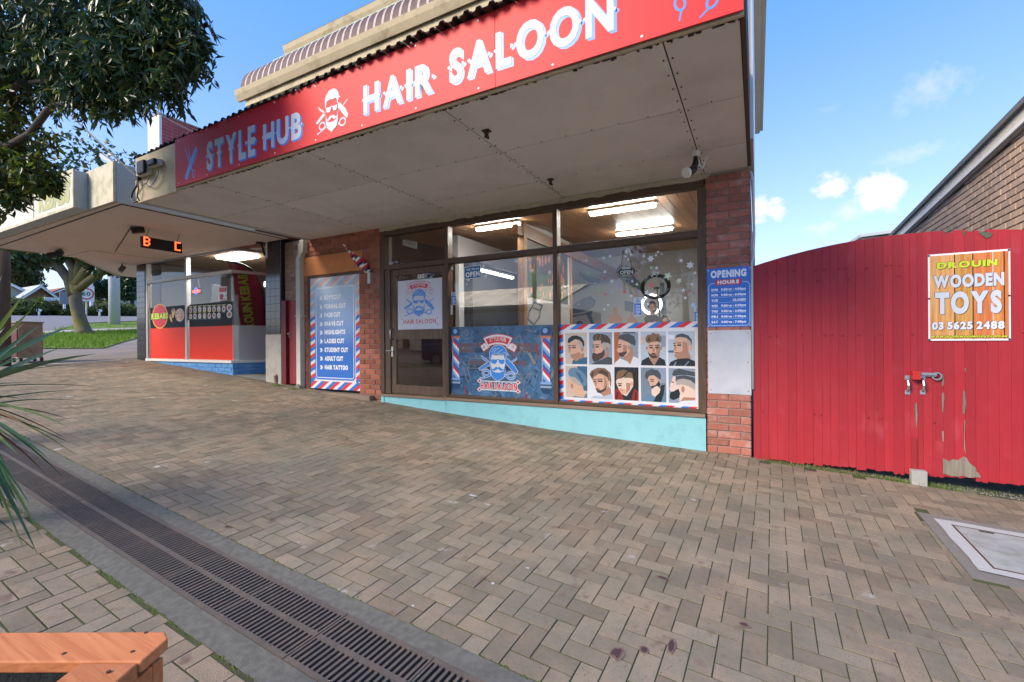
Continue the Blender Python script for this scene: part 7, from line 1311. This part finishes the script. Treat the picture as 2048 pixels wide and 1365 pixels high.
def bz_(x, y):
    r = pray(450+x/4.553, 480+y/4.553); den = r.dot(FBn.n); t = (FBn.o-Vector((0, 0, H))).dot(FBn.n)/den; p = Vector((0, 0, H))+r*t-FBn.o; return (p.dot(FBn.x), p.z)
P_ = [bz_(*q_) for q_ in [(20, 215), (80, 215), (160, 235), (230, 275), (290, 350), (330, 450), (360, 600), (372, 740), (372, 1050), (210, 1060), (150, 800), (100, 560), (70, 330)]]; bb = B(); bb.prism(P_, FBn, -.004, 0); bb.build('cloth', mat('maroon cloth', (.30, .022, .045), .8, .12, 6, .3, 20), bn)
bb = B(); bb.tube([FBn.p(*bz_(*q_), .004) for q_ in [(15, 208), (85, 206), (165, 228), (238, 270), (300, 350), (340, 450), (368, 600), (380, 900)]], .03, 6); bb.build('edge_pole', m_bp, bn, smooth=True)
a, b_ = bz_(235, 860), bz_(155, 315); d = Vector((b_[0]-a[0], b_[1]-a[1])); ang = math.atan2(d.y, d.x); fr = FBn.sub(a[0], a[1], ang, .003); bb = B(); text(bb, fr, 'DROUIN KEBAB', 0, d.length, -.10, .09, .04, .001, gap=.06); bb.build('lettering', flatm('#A9B83E'), bn)
# brick above the side door, maroon ribbed door
bw2 = B(); bw2.box(-8.20, -7.63, YF+.10, YF+.3, 2.28, 3.42); bw2 = bw2.build('infill_wall', m_mort, kb); bricks(bw2, FF(YF+.10), -8.20, -7.63, 2.30, 3.42, mat('pale brown brick', (.30, .20, .155), .9, .2, 18, .7, 100, rnd=.22)); 
md = thing('side_door', 'narrow maroon ribbed door between tiled pier and downpipe', 'door', (-7.9, YF+.1, gz(-7.9, YF))); m_mar = mat('maroon paint', (.26, .030, .035), .5, .1, 6); z0_ = gz(-7.9, YF)+.01; B().box(-8.19, -8.06, YF+.0, YF+.12, z0_, 2.27).build('frame', mat('dark maroon', (.13, .014, .018), .5), md)
for k in range(4): B().box(-8.055+k*.108, -7.952+k*.108, YF+.06, YF+.085, z0_+.02, 2.27).build('panel', m_mar, md)
bb = B(); bb.sphere((-8.03, YF+.045, 1.62), (.022, .03, .022), 10, 6); bb.box(-8.05, -8.01, YF+.052, YF+.06, 1.54, 1.66); bb.build('door_knob', m_chrome, md)
# kebab awning
KS = 3.45; m_ksof = mat('pinkish soffit', (.70, .62, .565), .85, .06, 3, rnd=.03); m_kf = mat('streaked cream fascia', (.55, .52, .40), .7, .14, 5, c2=(.30, .31, .20), c2amt=.42, c2scale=6); m_kfb = mat('shade-blue metal', (.42, .47, .50), .6, .08, 4, c2=(.33, .37, .36), c2amt=.35, c2scale=4)  # side metal tinted blue: its skylit shade is put into the colour
ka = B(); pol = [(-7.9, 3.0), (-7.9, 5.66), (-13.3, 5.69), (-13.3, 9.2), (-16.6, 9.2), (-16.6, 6.35), (-13.8, 4.5), (-13.8, 3.0)]; n = len(pol); ka.add([(x, y, KS+.012) for x, y in pol]+[(x, y, KS+.08) for x, y in pol], [tuple(range(n)), tuple(range(2*n-1, n-1, -1))]+[(i, n+i, n+(i+1) % n, (i+1) % n) for i in range(n)]); ka = ka.build('awning_frame', mat('void grey', (.08, .07, .065), .9), kb)
xs2 = [-13.78, -12.5, -11.2, -9.9, -8.9, -7.92]
for i in range(5):
    for (c, d) in ((3.03, 4.3), (4.303, 5.66)):
        a, b_ = xs2[i]+.003, xs2[i+1]-.003; P_ = clip([(a, c), (b_, c), (b_, d), (a, d)], -20, 0, 0); B().box(a, b_, c, d, KS+random.uniform(0, .003), KS+.011).build('soffit_sheet', m_ksof, ka) if not (i == 0 and d > 5) else B().prism([(-13.78, -4.303), (b_, -4.303), (b_, -5.66), (-13.35, -5.66), (-15.5, -5.60), (-13.78, -4.5)], Fr((0, 0, KS), (1, 0, 0), (0, -1, 0)), .0, .01).build('soffit_sheet', m_ksof, ka)
bb = B(); bb.add([(x, y, KS+.004) for x, y in [(-13.35, 5.67), (-13.95, 5.67), (-13.95, 9.2), (-16.55, 9.2), (-16.55, 6.37), (-15.5, 5.63)]], [tuple(range(6))]); bb.build('soffit_sheet', m_ksof, ka)
B().box(-13.8, -7.9, 2.96, 2.999, KS-.01, 4.0).build('fascia', m_kf, kb); B().box(-7.935, -7.895, 3.0, 5.0, KS-.008, 3.995).build('fascia', m_kfb, kb); bb = B(); bb.bar((-13.8, 4.5, KS+.12), (-16.6, 6.35, KS+.12), .05, .28); bb.build('fascia', m_kf, kb); B().box(-13.83, -13.80, 2.97, 4.52, KS-.01, 4.0).build('fascia', m_kf, kb)
B().box(-13.8, -7.94, 3.0, 5.6, 3.96, 3.99).build('awning_roof', m_rf, kb)
bb = B(); bb.tube([(-13.5, 3.2, KS-.006), (-7.99, 3.09, KS-.006)], .008, 6); bb.tube([(-7.99, 3.09, KS-.006), (-7.99, 5.6, KS-.006)], .008, 6); bb.tube([pZ(380/5.25*1.0, 508, KS-.01) if False else (-12.2, 4.6, KS-.01), (-9.35, 3.75, KS-.01)], .008, 6); bb.build('conduit', mat('dark conduit', (.06, .055, .05), .7), kb)
B().box(-13.88, -7.9, YF-.0, YF+.3, KTOP+.05, 6.2).build('front_wall', mat('kebab upper wall', (.30, .13, .10), .9, .2), kb)
# parapet wall
pw = B(); pw.box(-13.9, -13.32, YF+.30, 16, 3.5, 7.28); pw = pw.build('parapet', mat('pink mortar', (.50, .36, .33), .9, .1), kb); bricks(pw, Fr((-13.32, 0, 0), (0, 1, 0), (0, 0, 1)), YF+.30, 10.5, 5.6, 7.27, mat('red parapet brick', (.33, .065, .070), .85, .15, 14, .3, 90, rnd=.15)); B().box(-13.9, -13.318, YF+.24, YF+.299, 6.38, 7.27).build('render_panel', mat('white render', (.62, .65, .66), .8, .05), kb); B().box(-13.92, -13.30, YF+.23, 16, 7.272, 7.31).build('coping', m_mort, kb)
bb = B(); bb.add([(-13.9, YF+.25, 6.379), (-13.318, YF+.25, 6.379), (-13.318, YF+.3, 6.379), (-13.9, YF+.3, 6.379), (-13.75, YF+.29, 6.15), (-13.318, YF+.29, 6.15)], [(0, 1, 5, 4)]); bb.build('corbel', MC['red parapet brick'], kb)
# light box
lb = thing('light_box_sign', 'faded yellow light box sign lettered KEBABS on the kebab awning', 'sign', (-10.5, 2.8, KS)); B().box(-13.4, -8.69, 2.80, 2.955, 3.43, 3.975).build('case', m_kfb, lb); FL = FF(2.80)
bb = B(); bb.flat(rect(-10.19, -8.72, 3.47, 3.935), FL, .004); bb.build('face', mat('faded face', (.60, .60, .50), .5, .08, 4, c2=(.52, .53, .38), c2amt=.4, c2scale=4), lb); bb = B(); bb.flat(rect(-13.38, -10.215, 3.47, 3.935), FL, .004); bb.build('face', mat('faded face pale', (.66, .65, .55), .5, .06, 3, c2=(.60, .52, .36), c2amt=.35, c2scale=3), lb)
bb = B(); text(bb, FL, 'KEBABS', -10.0, -8.84, 3.53, 3.88, .06, .006, 1, gap=.02, shear=.12); text(bb, FL, 'KEBABS', -9.98, -8.82, 3.52, 3.87, .06, .0055, 0, gap=.02, shear=.12); bb.build('lettering', [flatm('#8F9488'), flatm('#B4AE58')], lb)
bb = B(); bb.box(-13.42, -8.67, 2.785, 2.80, 3.935, 3.985); bb.box(-13.42, -8.67, 2.785, 2.80, 3.425, 3.468); bb.box(-8.718, -8.67, 2.786, 2.80, 3.468, 3.935); bb.box(-10.21, -10.195, 2.79, 2.80, 3.468, 3.935); bb.build('frame', m_kf, lb)
bb = B(); u_ = -9.55
for k, ch in enumerate('ikobar'): bb.tube([FL.p(u_+.075*k+random.uniform(-.02, .02), 3.80-.012*k+random.uniform(-.02, .04), .008), FL.p(u_+.03+.075*k, 3.73-.01*k, .008), FL.p(u_+.06+.075*k, 3.78-.01*k, .008)], .006, 5)
bb.build('graffiti', m_bp, lb)
# LED sign, black box, cameras and lamps under the awning
ld = thing('led_sign', 'black LED strip sign showing red letters under the kebab awning', 'sign', (-9.3, 4.2, 3.1)); FLd = Fr((-9.3, 0, 0), (0, 1, 0), (0, 0, 1)); z0_, z1_ = pX(283, 497, -9.3).z, pX(283, 475, -9.3).z; y0_, y1_ = 3.872, 4.5
B().prism(rect(y0_, y1_, z0_+.02, z1_+.02), FLd, -.05, 0).build('case', m_bp, ld); bb = B()
GLY = {'B': ('1110', '1001', '1001', '1110', '1001', '1001', '1110'), 'C': ('1111', '1000', '1000', '1000', '1000', '1000', '1111')}
for ch, u0 in (('B', y0_+.03), ('C', y1_-.12)):
    for r_, row in enumerate(GLY[ch]):
        for c_, v_ in enumerate(row):
            if v_ == '1': bb.flat(rect(u0+c_*.024, u0+c_*.024+.022, z1_-.0-r_*.0225, z1_+.0205-r_*.0225), FLd, .002)
bb.build('lit_letters', mat('led red', (1, .09, .02), .5, 0, emit=1.1), ld); bb = B()
for y in (y0_+.08, y1_-.08): bb.tube([(-9.325, y, z1_+.02), (-9.325, y+.05, KS)], .005, 5)
bb.build('hanger', m_bp, ld)
c = pZ(295, 455, KS); t = thing('black_speaker', 'black box speaker tilted under the kebab awning above the LED sign', 'speaker', c); bb = B(); fr = Fr(c+Vector((-.1, -.1, -.055)), (.3, .9, .25), (-.2, -.2, .95)); bb.prism(rect(-.09, .09, -.05, .04), fr, -.05, .05); bb.build('case', m_bp, t, bevel=.008); bb = B(); bb.tube([c+Vector((-.1, -.1, 0)), c+Vector((-.1, -.1, -.05))], .012, 6); bb.build('bracket', m_bp, t)
def flood(px, py, lab):
    c = pZ(px, py, KS); t = thing('flood_lamp', lab, 'lamp', c, 'flood lamps under the kebab awning'); bb = B(); bb.tube([c, c+Vector((0, 0, -.07))], .012, 6); bb.build('bracket', m_bp, t); bb = B(); fr = Fr(c+Vector((0, 0, -.14)), (.9, -.3, .1), (.2, .5, .8)); bb.prism([(-.11, -.07), (.11, -.07), (.09, .07), (-.09, .07)], fr, -.05, .05); bb.build('housing', mat('lamp bronze', (.06, .05, .045), .5), t, bevel=.006); bb = B(); bb.prism(rect(-.09, .09, -.055, .055), fr, .051, .056); bb.build('lens', mat('lamp glass', (.7, .7, .66), .2), t)
flood(244, 527, 'small bronze flood lamp under the kebab awning by the corner pier'); 
c = pZ(118, 500, KS); t = thing('twin_spot', 'pair of small black spot lamps under the far end of the kebab awning', 'lamp', c)
for dx in (-.12, .12):
    bb = B(); bb.tube([c+Vector((dx*.3, 0, 0)), c+Vector((dx, .0, -.07)), c+Vector((dx*2.0, -.08, -.12))], [.02, .05, .07], 10); bb.build('spot', m_bp, t)
c = pY(524, 487, YF-.05); t = thing('security_camera', 'white and black security camera at the top of the tiled pier', 'camera', c); bb = B(); bb.box(c.x-.03, c.x+.05, YF-.16, YF-.02, c.z-.03, c.z+.05); bb.tube([c+Vector((.02, -.02, -.03)), c+Vector((.06, .02, -.25))], .02, 6); bb.build('body', m_bp, t); bb = B(); bb.tube([(c.x+.1, YF-.02, 3.5), (c.x+.1, YF-.02, c.z-.3)], .018, 6); bb.build('conduit', m_wht, t)
# timber post and maroon cabinet at the left edge of the picture
p = pG(4, 733); tag(B().tube([(p.x, p.y, p.z-.05), (p.x, p.y, KS)], [.14, .135], 14).build('awning_post', woodm('weathered brown post', (.055, .04, .03), (.10, .078, .06), .8, 'Z'), smooth=True, base=p), 'weathered round timber post holding the kebab awning at the left', 'post')
p = Vector((-14.75, 4.02, gz(-14.75, 4.02))); cbn = thing('cabinet', 'rusty maroon and beige steel cabinet standing behind the timber post', 'cabinet', p); B().box(p.x-.35, p.x+.15, p.y-.28, p.y+.12, p.z+.10, p.z+.90).build('case', mat('rusty beige', (.30, .24, .19), .8, .2, 6, c2=(.16, .09, .06), c2amt=.4, c2scale=5), cbn); B().box(p.x-.33, p.x+.13, p.y-.30, p.y-.281, p.z+.14, p.z+.86).build('door', mat('cab maroon', (.11, .022, .024), .7, .15), cbn); B().box(p.x-.37, p.x+.17, p.y-.32, p.y+.14, p.z+.901, p.z+.93).build('top', mat('cab top', (.25, .22, .19), .8, .2), cbn)
for dx in (-.33, .10):
    for dy in (-.26, .08): B().box(p.x+dx, p.x+dx+.05, p.y+dy, p.y+dy+.05, p.z-.01, p.z+.099).build('foot', m_bp, cbn)
# aerial bits on the kebab roof
c = pY(215, 322, 3.6); bb = B(); bb.bar(pY(203, 311, 3.4), pY(226, 327, 3.4), .05, .06); bb.box(c.x+.02, c.x+.06, 3.58, 3.62, 3.9, pY(222, 308, 3.6).z); bb.bar(pY(219, 309, 3.6), pY(226, 309, 3.6), .04, .04); tag(bb.build('roof_bracket', m_alu, base=c), 'small pale metal bracket sticking up from the kebab awning roof', 'bracket')
# ================================================================== FOREGROUND: planter, cordyline, overhanging tree
ax_, bx_ = Vector((.883, .469, 0)), Vector((.469, -.883, 0)); O = Vector((-1.425, .668, 0)); ZP = .65
m_or = woodm('orange stained timber', (.40, .125, .040), (.55, .205, .078), .6, 'X', sc=.9, bump=.6)
pt = thing('planter_box', 'orange stained timber planter box in the near left corner', 'planter', (O.x-.3, O.y-.3, gz(O.x, O.y)))
def pbx(u0, u1, v0, v1, z0, z1, nm, m=None, bev=.004, ch=0):
    bb = B(); P_ = [(u0, v0), (u1-ch, v0), (u1, v0+ch), (u1, v1), (u0, v1)] if ch else [(u0, v0), (u1, v0), (u1, v1), (u0, v1)]; n = len(P_); vs_ = [O+ax_*u+bx_*v+Vector((0, 0, z)) for z in (z0, z1) for u, v in P_]
    bb.add(vs_, [tuple(range(n)), tuple(range(2*n-1, n-1, -1))]+[(i, n+i, n+(i+1) % n, (i+1) % n) for i in range(n)]); return bb.build(nm, m or m_or, pt, bevel=bev)
pbx(-1.0, .0, .0, .118, ZP-.03, ZP, 'rim_board', ch=.03); pbx(-.152, -.006, .120, 1.0, ZP-.047, ZP-.002, 'rim_board'); pbx(-.86, -.154, .104, .114, ZP-.3, ZP-.031, 'liner', mat('black liner', (.010, .012, .013), .5, .3, 20, .6, 40), 0); pbx(-.150, -.142, .116, .98, ZP-.3, ZP-.048, 'liner', MC['black liner'], 0); pbx(-1.0, -.86, .120, 1.0, ZP-.047, ZP-.002, 'rim_board')
zg_ = gz(O.x, O.y)-.05
for k in range(4): zz = ZP-.05-(k+1)*.135; pbx(-.98, -.02, .02, .055, zz, zz+.130, 'side_board'); pbx(-.056, -.02, .056, .98, zz, zz+.130, 'side_board')
pbx(-.11, -.0565, .056, .11, zg_, ZP-.05, 'corner_post'); pbx(-.94, -.057, .112, .98, ZP-.16, ZP-.15, 'soil', mat('black liner', (.010, .012, .013), .5, .3, 20, .6, 40), 0)
bb = B()
for (px, py) in ((128, 1307), (265, 1303), (217, 1343), (292, 1265)): q = pZ(px, py, ZP+.001); bb.tube([q+Vector((0, 0, -.003)), q+Vector((0, 0, .0006))], .005, 10)
bb.build('screws', mat('rust dark', (.06, .04, .03), .9), pt)
# cordyline with sword leaves in a second tub at the left
C0 = Vector((-4.75, .88, 1.08)); cp = thing('cordyline', 'cordyline with long green sword leaves reaching in from the left edge', 'plant', (C0.x, C0.y, gz(C0.x, C0.y)))
bb = B(); bb.tube([(C0.x, C0.y, gz(C0.x, C0.y)), (C0.x+.02, C0.y, 1.12)], [.06, .05], 10); bb.build('stem', m_barkd, cp, smooth=True)
m_sw = [mat('sword leaf', (.045, .11, .05), .38, .25, 9, spec=.5, rnd=.2, trans=.2), mat('sword leaf yellow', (.14, .21, .06), .45, .25, 9, rnd=.2, trans=.3), mat('sword leaf brown', (.16, .085, .03), .7, .2, 9)]
def sword(bb, base, dirv, ln, wd, droop, mi, n=9):
    base = Vector(base); d = Vector(dirv).normalized(); s_ = d.cross(U0).normalized(); u_ = s_.cross(d); pr = None
    for k in range(n+1):
        t = k/n; w_ = wd*(.55+1.1*t if t < .4 else 1.0*(1-(t-.4)/.6)**.7+.02) ; c = base+d*ln*t+Vector((0, 0, -droop*ln*t*t)); row = [c-s_*w_*.5+u_*w_*.16, c-u_*w_*.08, c+s_*w_*.5+u_*w_*.16]
        if pr: bb.add(pr+row, [(0, 1, 4, 3), (1, 2, 5, 4)], mi)
        pr = row
def leaf_to(px, py, ln, wd=.035, mi=0, dr=.12, dz=0):      # a leaf whose tip lands near this pixel
    r = pray(px, py); best = None
    for t in np.linspace(1.6, 4.6, 80):
        q = Vector((0, 0, H))+r*t; e = abs((q-C0-Vector((0, 0, dz))).length-ln)
        if best is None or e < best[0]: best = (e, q)
    tip = best[1]+Vector((0, 0, dr*ln)); sword(bl, C0+Vector((random.uniform(-.03, .03), random.uniform(-.03, .03), dz+random.uniform(-.03, .05))), tip-(C0+Vector((0, 0, dz))), (tip-C0-Vector((0, 0, dz))).length, wd, dr, mi)
bl = B()
for (x, y, ln, wd, mi, dr) in [(185, 712, .92, .085, 0, .10), (152, 662, .86, .085, 0, .06), (120, 690, .8, .06, 0, .08), (82, 647, .7, .04, 0, .05), (38, 592, .62, .035, 1, .03), (58, 614, .7, .035, 1, .03), (12, 562, .5, .03, 1, .0), (68, 775, .66, .03, 0, .1), (46, 803, .62, .03, 0, .1), (120, 850, .80, .035, 1, .12), (52, 846, .6, .025, 2, .12), (138, 890, .82, .02, 2, .15), (150, 920, .85, .025, 1, .18), (105, 915, .75, .03, 0, .18), (95, 953, .78, .02, 2, .2), (130, 975, .8, .025, 0, .2), (20, 970, .6, .03, 0, .2), (30, 1015, .62, .03, 0, .22), (68, 1065, .75, .03, 1, .25), (84, 1095, .8, .028, 1, .25), (86, 1142, .85, .03, 0, .3), (30, 1075, .6, .03, 0, .22), (25, 740, .6, .03, 0, .05), (86, 728, .75, .025, 0, .08), (40, 900, .62, .03, 1, .1), (10, 640, .55, .03, 0, .02), (15, 700, .55, .03, 0, .05), (60, 1010, .7, .022, 0, .2), (44, 1130, .7, .022, 1, .25)]: leaf_to(x, y, ln+.55, wd*1.2, mi, dr)
for i in range(110):
    a_ = random.random()*6.28; e_ = random.uniform(-.5, 1.45); dv = Vector((math.cos(a_)*math.cos(e_), math.sin(a_)*math.cos(e_), math.sin(e_)))
    if dv.x > -.1 and e_ < 1.1: continue
    sword(bl, C0+Vector((0, 0, random.uniform(-.1, .12))), dv, random.uniform(.6, .95), random.uniform(.025, .04), random.uniform(.05, .3), random.choice((0, 0, 0, 1)))
bl.build('leaf', m_sw, cp, smooth=True)
# overhanging street tree at the upper left
def tp(px, py, d): return Vector((0, 0, H))+pray(px, py)*d      # pixel at a depth along the view
T0 = Vector((-7.6, .9, 0)); T0.z = gz(T0.x, T0.y); ot = thing('overhanging_tree', 'leafy street tree overhanging the footpath from the left', 'tree', T0)
bb = B(); fk = T0+Vector((.1, .05, 2.1)); bb.tube([T0+Vector((0, 0, -.1)), T0+Vector((0, 0, .3)), T0+Vector((.05, 0, 1.2)), fk], [.24, .18, .15, .15], 12)
for pts, rs in (([fk, tp(-60, 330, 4.9), tp(5, 300, 4.8), tp(60, 268, 4.7), tp(95, 222, 4.6), tp(108, 210, 4.6), tp(150, 212, 4.6), tp(230, 190, 4.5), tp(300, 130, 4.5)], [.09, .05, .038, .034, .032, .03, .022, .015, .008]), ([fk, tp(-40, 230, 4.9), tp(5, 200, 4.9), tp(50, 160, 4.8), tp(100, 125, 4.8), tp(170, 90, 4.7)], [.08, .045, .034, .026, .02, .012]), ([tp(5, 200, 4.9), tp(25, 110, 5.0), tp(70, 20, 5.1), tp(120, -80, 5.2)], [.035, .03, .024, .012]), ([fk, tp(-120, 120, 5), tp(-60, -60, 5), tp(60, -200, 5)], [.09, .06, .04, .02]), ([tp(108, 210, 4.6), tp(115, 190, 4.6), tp(140, 160, 4.7), tp(190, 150, 4.6)], [.03, .025, .02, .01]), ([tp(60, 165, 4.7), tp(110, 160, 4.6), tp(160, 152, 4.5)], [.02, .016, .008]), ([tp(190, 180, 4.5), tp(260, 100, 4.4), tp(330, 80, 4.3)], [.02, .016, .008])): bb.tube(pts, rs, 8)
bb.build('trunk', mat('tree bark', (.075, .060, .048), .95, .3, 20, .8, 60), ot, smooth=True)
def bl_(px, py, d, rp, w=1, rz=None): r_ = rp*d/F; return (tuple(tp(px, py, d)), (r_, r_, (rz or rp)*d/F), w)
blobs = [bl_(40, 40, 4.8, 110, 3), bl_(170, 30, 4.6, 110, 3.2), bl_(290, 40, 4.4, 85, 2.6), bl_(335, 90, 4.3, 62, 1.8), bl_(250, 120, 4.4, 80, 2.2), bl_(150, 110, 4.6, 80, 2.0), bl_(345, 20, 4.3, 52, 1.4), bl_(365, 75, 4.25, 34, .6), bl_(310, 150, 4.35, 42, .8), bl_(190, 168, 4.5, 55, .9), bl_(40, 120, 4.9, 80, 1.6), bl_(100, -60, 4.6, 140, 1.4), bl_(280, -50, 4.4, 100, 1.4), bl_(-80, 60, 5, 140, 1.4)]
leafmesh('crown', blobs, 12500, .112, [m_leaf, m_leaf2, m_leaf3], ot, .27, .6, mats2=[.84, .06, .10], shell=.0)
spr = []
for _ in range(230):      # hanging sprigs that break the outline
    c, r_, w_ = random.choice(blobs[:11]); d = Vector((random.gauss(0, 1), random.gauss(0, 1), random.gauss(0, 1)-.3)).normalized(); p = Vector(c)+Vector((d.x*r_[0], d.y*r_[1], d.z*r_[2]))*.92; dr = (d*.5+Vector((0, 0, -.8))).normalized()
    for k in range(5): spr.append((tuple(p+dr*.05*k), (.035, .035, .03), 1))
leafmesh('sprigs', spr, 5200, .095, [m_leaf, m_leaf2, m_leaf3], ot, .26, .7, mats2=[.70, .12, .18])
low = [bl_(20, 330, 4.9, 55, 1.6), bl_(-40, 300, 5, 90, 2), bl_(70, 345, 4.8, 40, .9), bl_(95, 365, 4.8, 22, .4), bl_(30, 390, 4.9, 30, .5, 20), bl_(15, 245, 4.9, 40, .5), bl_(85, 275, 4.8, 30, .15), bl_(20, 190, 5, 50, .8), bl_(220, 205, 4.5, 40, .35), bl_(150, 180, 4.6, 40, .4), bl_(-20, 400, 5, 40, .5)]
leafmesh('crown', low, 4200, .10, [m_leaf2, m_leaf3, m_leaf], ot, .32, .45, mats2=[.45, .35, .2])  # low crown mostly yellow-green: the backlight is put into the leaf colour
# ================================================================== ACROSS THE STREET (seen mirrored in the salon glass)
def mir(px, py, Y): r = pray(px, py); t = (2*YF-Y)/r.y; return Vector((r.x*t, Y, H+r.z*t))
YB = -16; a = mir(905, 620, YB); b_ = mir(1040, 620, YB); ze = a.z; zg_ = gz((a.x+b_.x)/2, YB); Xa, Xb = a.x-3, b_.x+2.5
pwk = thing('panel_works', 'white panel shop across the street with long pitched metal roof, mirrored in the windows', 'building', ((Xa+Xb)/2, YB, zg_)); B().box(Xa, Xb, YB-10, YB, zg_-1, ze).build('wall', mat('white corrugated wall', (.62, .64, .66), .6, .06), pwk); zr_ = mir(950, 582, YB).z+.6
bb = B(); bb.add([(Xa-.3, YB+.5, ze-.05), (Xb+.3, YB+.5, ze-.05), (Xb+.3, YB-6, zr_), (Xa-.3, YB-6, zr_), (Xa-.3, YB+.5, ze+.1), (Xb+.3, YB+.5, ze+.1), (Xb+.3, YB-6, zr_+.15), (Xa-.3, YB-6, zr_+.15)], [(0,3,2,1),(4,5,6,7),(0,1,5,4),(1,2,6,5),(3,0,4,7)]); bb.build('roof', mat('striped metal roof', (.50, .53, .57), .4, .06), pwk)
bb = B(); k = 0; x = Xa
while x < Xb: bb.add([(x, YB+.4, ze+.14), (x+.5, YB+.4, ze+.14), (x+.5, YB-5.8, zr_+.13), (x, YB-5.8, zr_+.13)], [(0, 1, 2, 3)]); x += 1.9
bb.build('roof_strip', mat('roof pale strip', (.68, .72, .76), .3), pwk); B().box(Xa, Xb, YB+.001, YB+.03, ze-.32, ze-.06).build('red_band', flatm('#8E3A30'), pwk); B().box(Xa, Xb, YB+.001, YB+.025, zg_, zg_+1.5).build('dark_band', mat('slate band', (.16, .17, .2), .6), pwk); B().box(Xa, Xb, YB+.001, YB+.035, zg_+1.501, zg_+1.75).build('red_stripe', flatm('#C0402E'), pwk)
FW = Fr((Xb, YB+.04, 0), (-1, 0, 0), (0, 0, 1)); p0 = mir(1037, 630, YB).x; p1 = mir(940, 637, YB).x; bb = B(); text(bb, FW, 'Rocky Manson Panels', Xb-p0, Xb-p1, zg_+1.85, zg_+2.35, .04, .004, gap=.05); bb.build('lettering', flatm('#15171A'), pwk)
q = mir(1010, 640, -10); bb = B(); bb.tube([(q.x, -13.6, gz(q.x, -13.6)), (q.x, -13.6, 7.6)], [.16, .12], 10); bb.bar((q.x-1.1, -13.6, 6.6), (q.x+1.1, -13.6, 6.6), .08, .1); tag(bb.build('power_pole', mat('pole pale', (.5, .52, .54), .7), base=(q.x, -13.6, gz(q.x, -13.6))), 'power pole with crossarm across the street, mirrored in the middle window', 'pole')
def car(x, y, m_, lab):
    z = gz(x, y)-.06; t = thing('parked_car', lab, 'car', (x, y, z)); fr = Fr((x, y, z), (1, 0, 0), (0, 0, 1)); body = [(-2.1, .35), (-2.15, .7), (-2.0, .92), (-1.2, 1.0), (1.5, .98), (2.1, .82), (2.15, .4), (2.0, .28), (-1.95, .28)]; cabn = [(-1.6, .98), (-1.05, 1.42), (.25, 1.45), (1.05, .98)]
    bb = B(); bb.prism(body, fr, -.82, .82); bb.prism(cabn, fr, -.68, .68); bb.build('body', m_, t, smooth=False, bevel=.06); bb = B()
    for s_ in (-1, 1): bb.flat([(-1.42, 1.02), (-1.0, 1.37), (-.35, 1.39), (-.35, 1.02)], fr, s_*.705); bb.flat([(-.27, 1.02), (-.27, 1.39), (.2, 1.40), (.85, 1.02)], fr, s_*.705)
    bb.build('window', mat('car glass', (.02, .025, .03), .05, spec=.7), t)
    for wx in (-1.3, 1.35):
        for s_ in (-1, 1): bb = B(); bb.tube([fr.p(wx, .32, s_*.66), fr.p(wx, .32, s_*.84)], .32, 18); wo = bb.build('wheel', mat('tyre', (.02, .02, .02), .8), t); bb = B(); bb.tube([fr.p(wx, .32, s_*.842), fr.p(wx, .32, s_*.86)], .19, 14); bb.build('rim', mat('rim', (.5, .5, .52), .3, metal=.7), wo)
    for s_ in (-1, 1): B().box(x+2.0, x+2.16, y+s_*.55-.18, y+s_*.55+.18, z+.62, z+.78).build('headlight', mat('lamp glass', (.7, .7, .66), .2), t)
car(-10.2, -4.2, mat('blue grey car paint', (.10, .13, .18), .25, .05, coat=.6), 'blue-grey car parked at the kerb, mirrored in the middle window'); car(-14.6, -11.8, mat('white car paint', (.65, .66, .68), .25, .05, coat=.6), 'white car parked across the street, mirrored in the salon glass')
for (x, y, h_, r_, lab) in ((-3.5, -15, 8.5, 3.4, 'big round tree across the street, mirrored in the right window'), (3.5, -16, 7.5, 3.0, 'street tree further right across the street, mirrored at the window edge'), (-26, -18, 8, 3.2, 'tree beside the panel shop across the street')):
    z = gz(x, y); t = thing('opposite_tree', lab, 'tree', (x, y, z), 'trees across the street'); bb = B(); bb.tube([(x, y, z-.1), (x+.1, y, z+h_*.3), (x, y, z+h_*.6)], [.3, .2, .1], 8); bb.build('trunk', m_barkd, t); leafmesh('crown', [((x+random.uniform(-.5, .5)*r_, y+random.uniform(-.5, .5)*r_, z+h_*random.uniform(.45, .9)), (r_*.5, r_*.5, h_*.16), 1) for _ in range(10)], 4200, .26, [m_leaf, m_leaf3], t, .5, .2, mats2=[.7, .3])
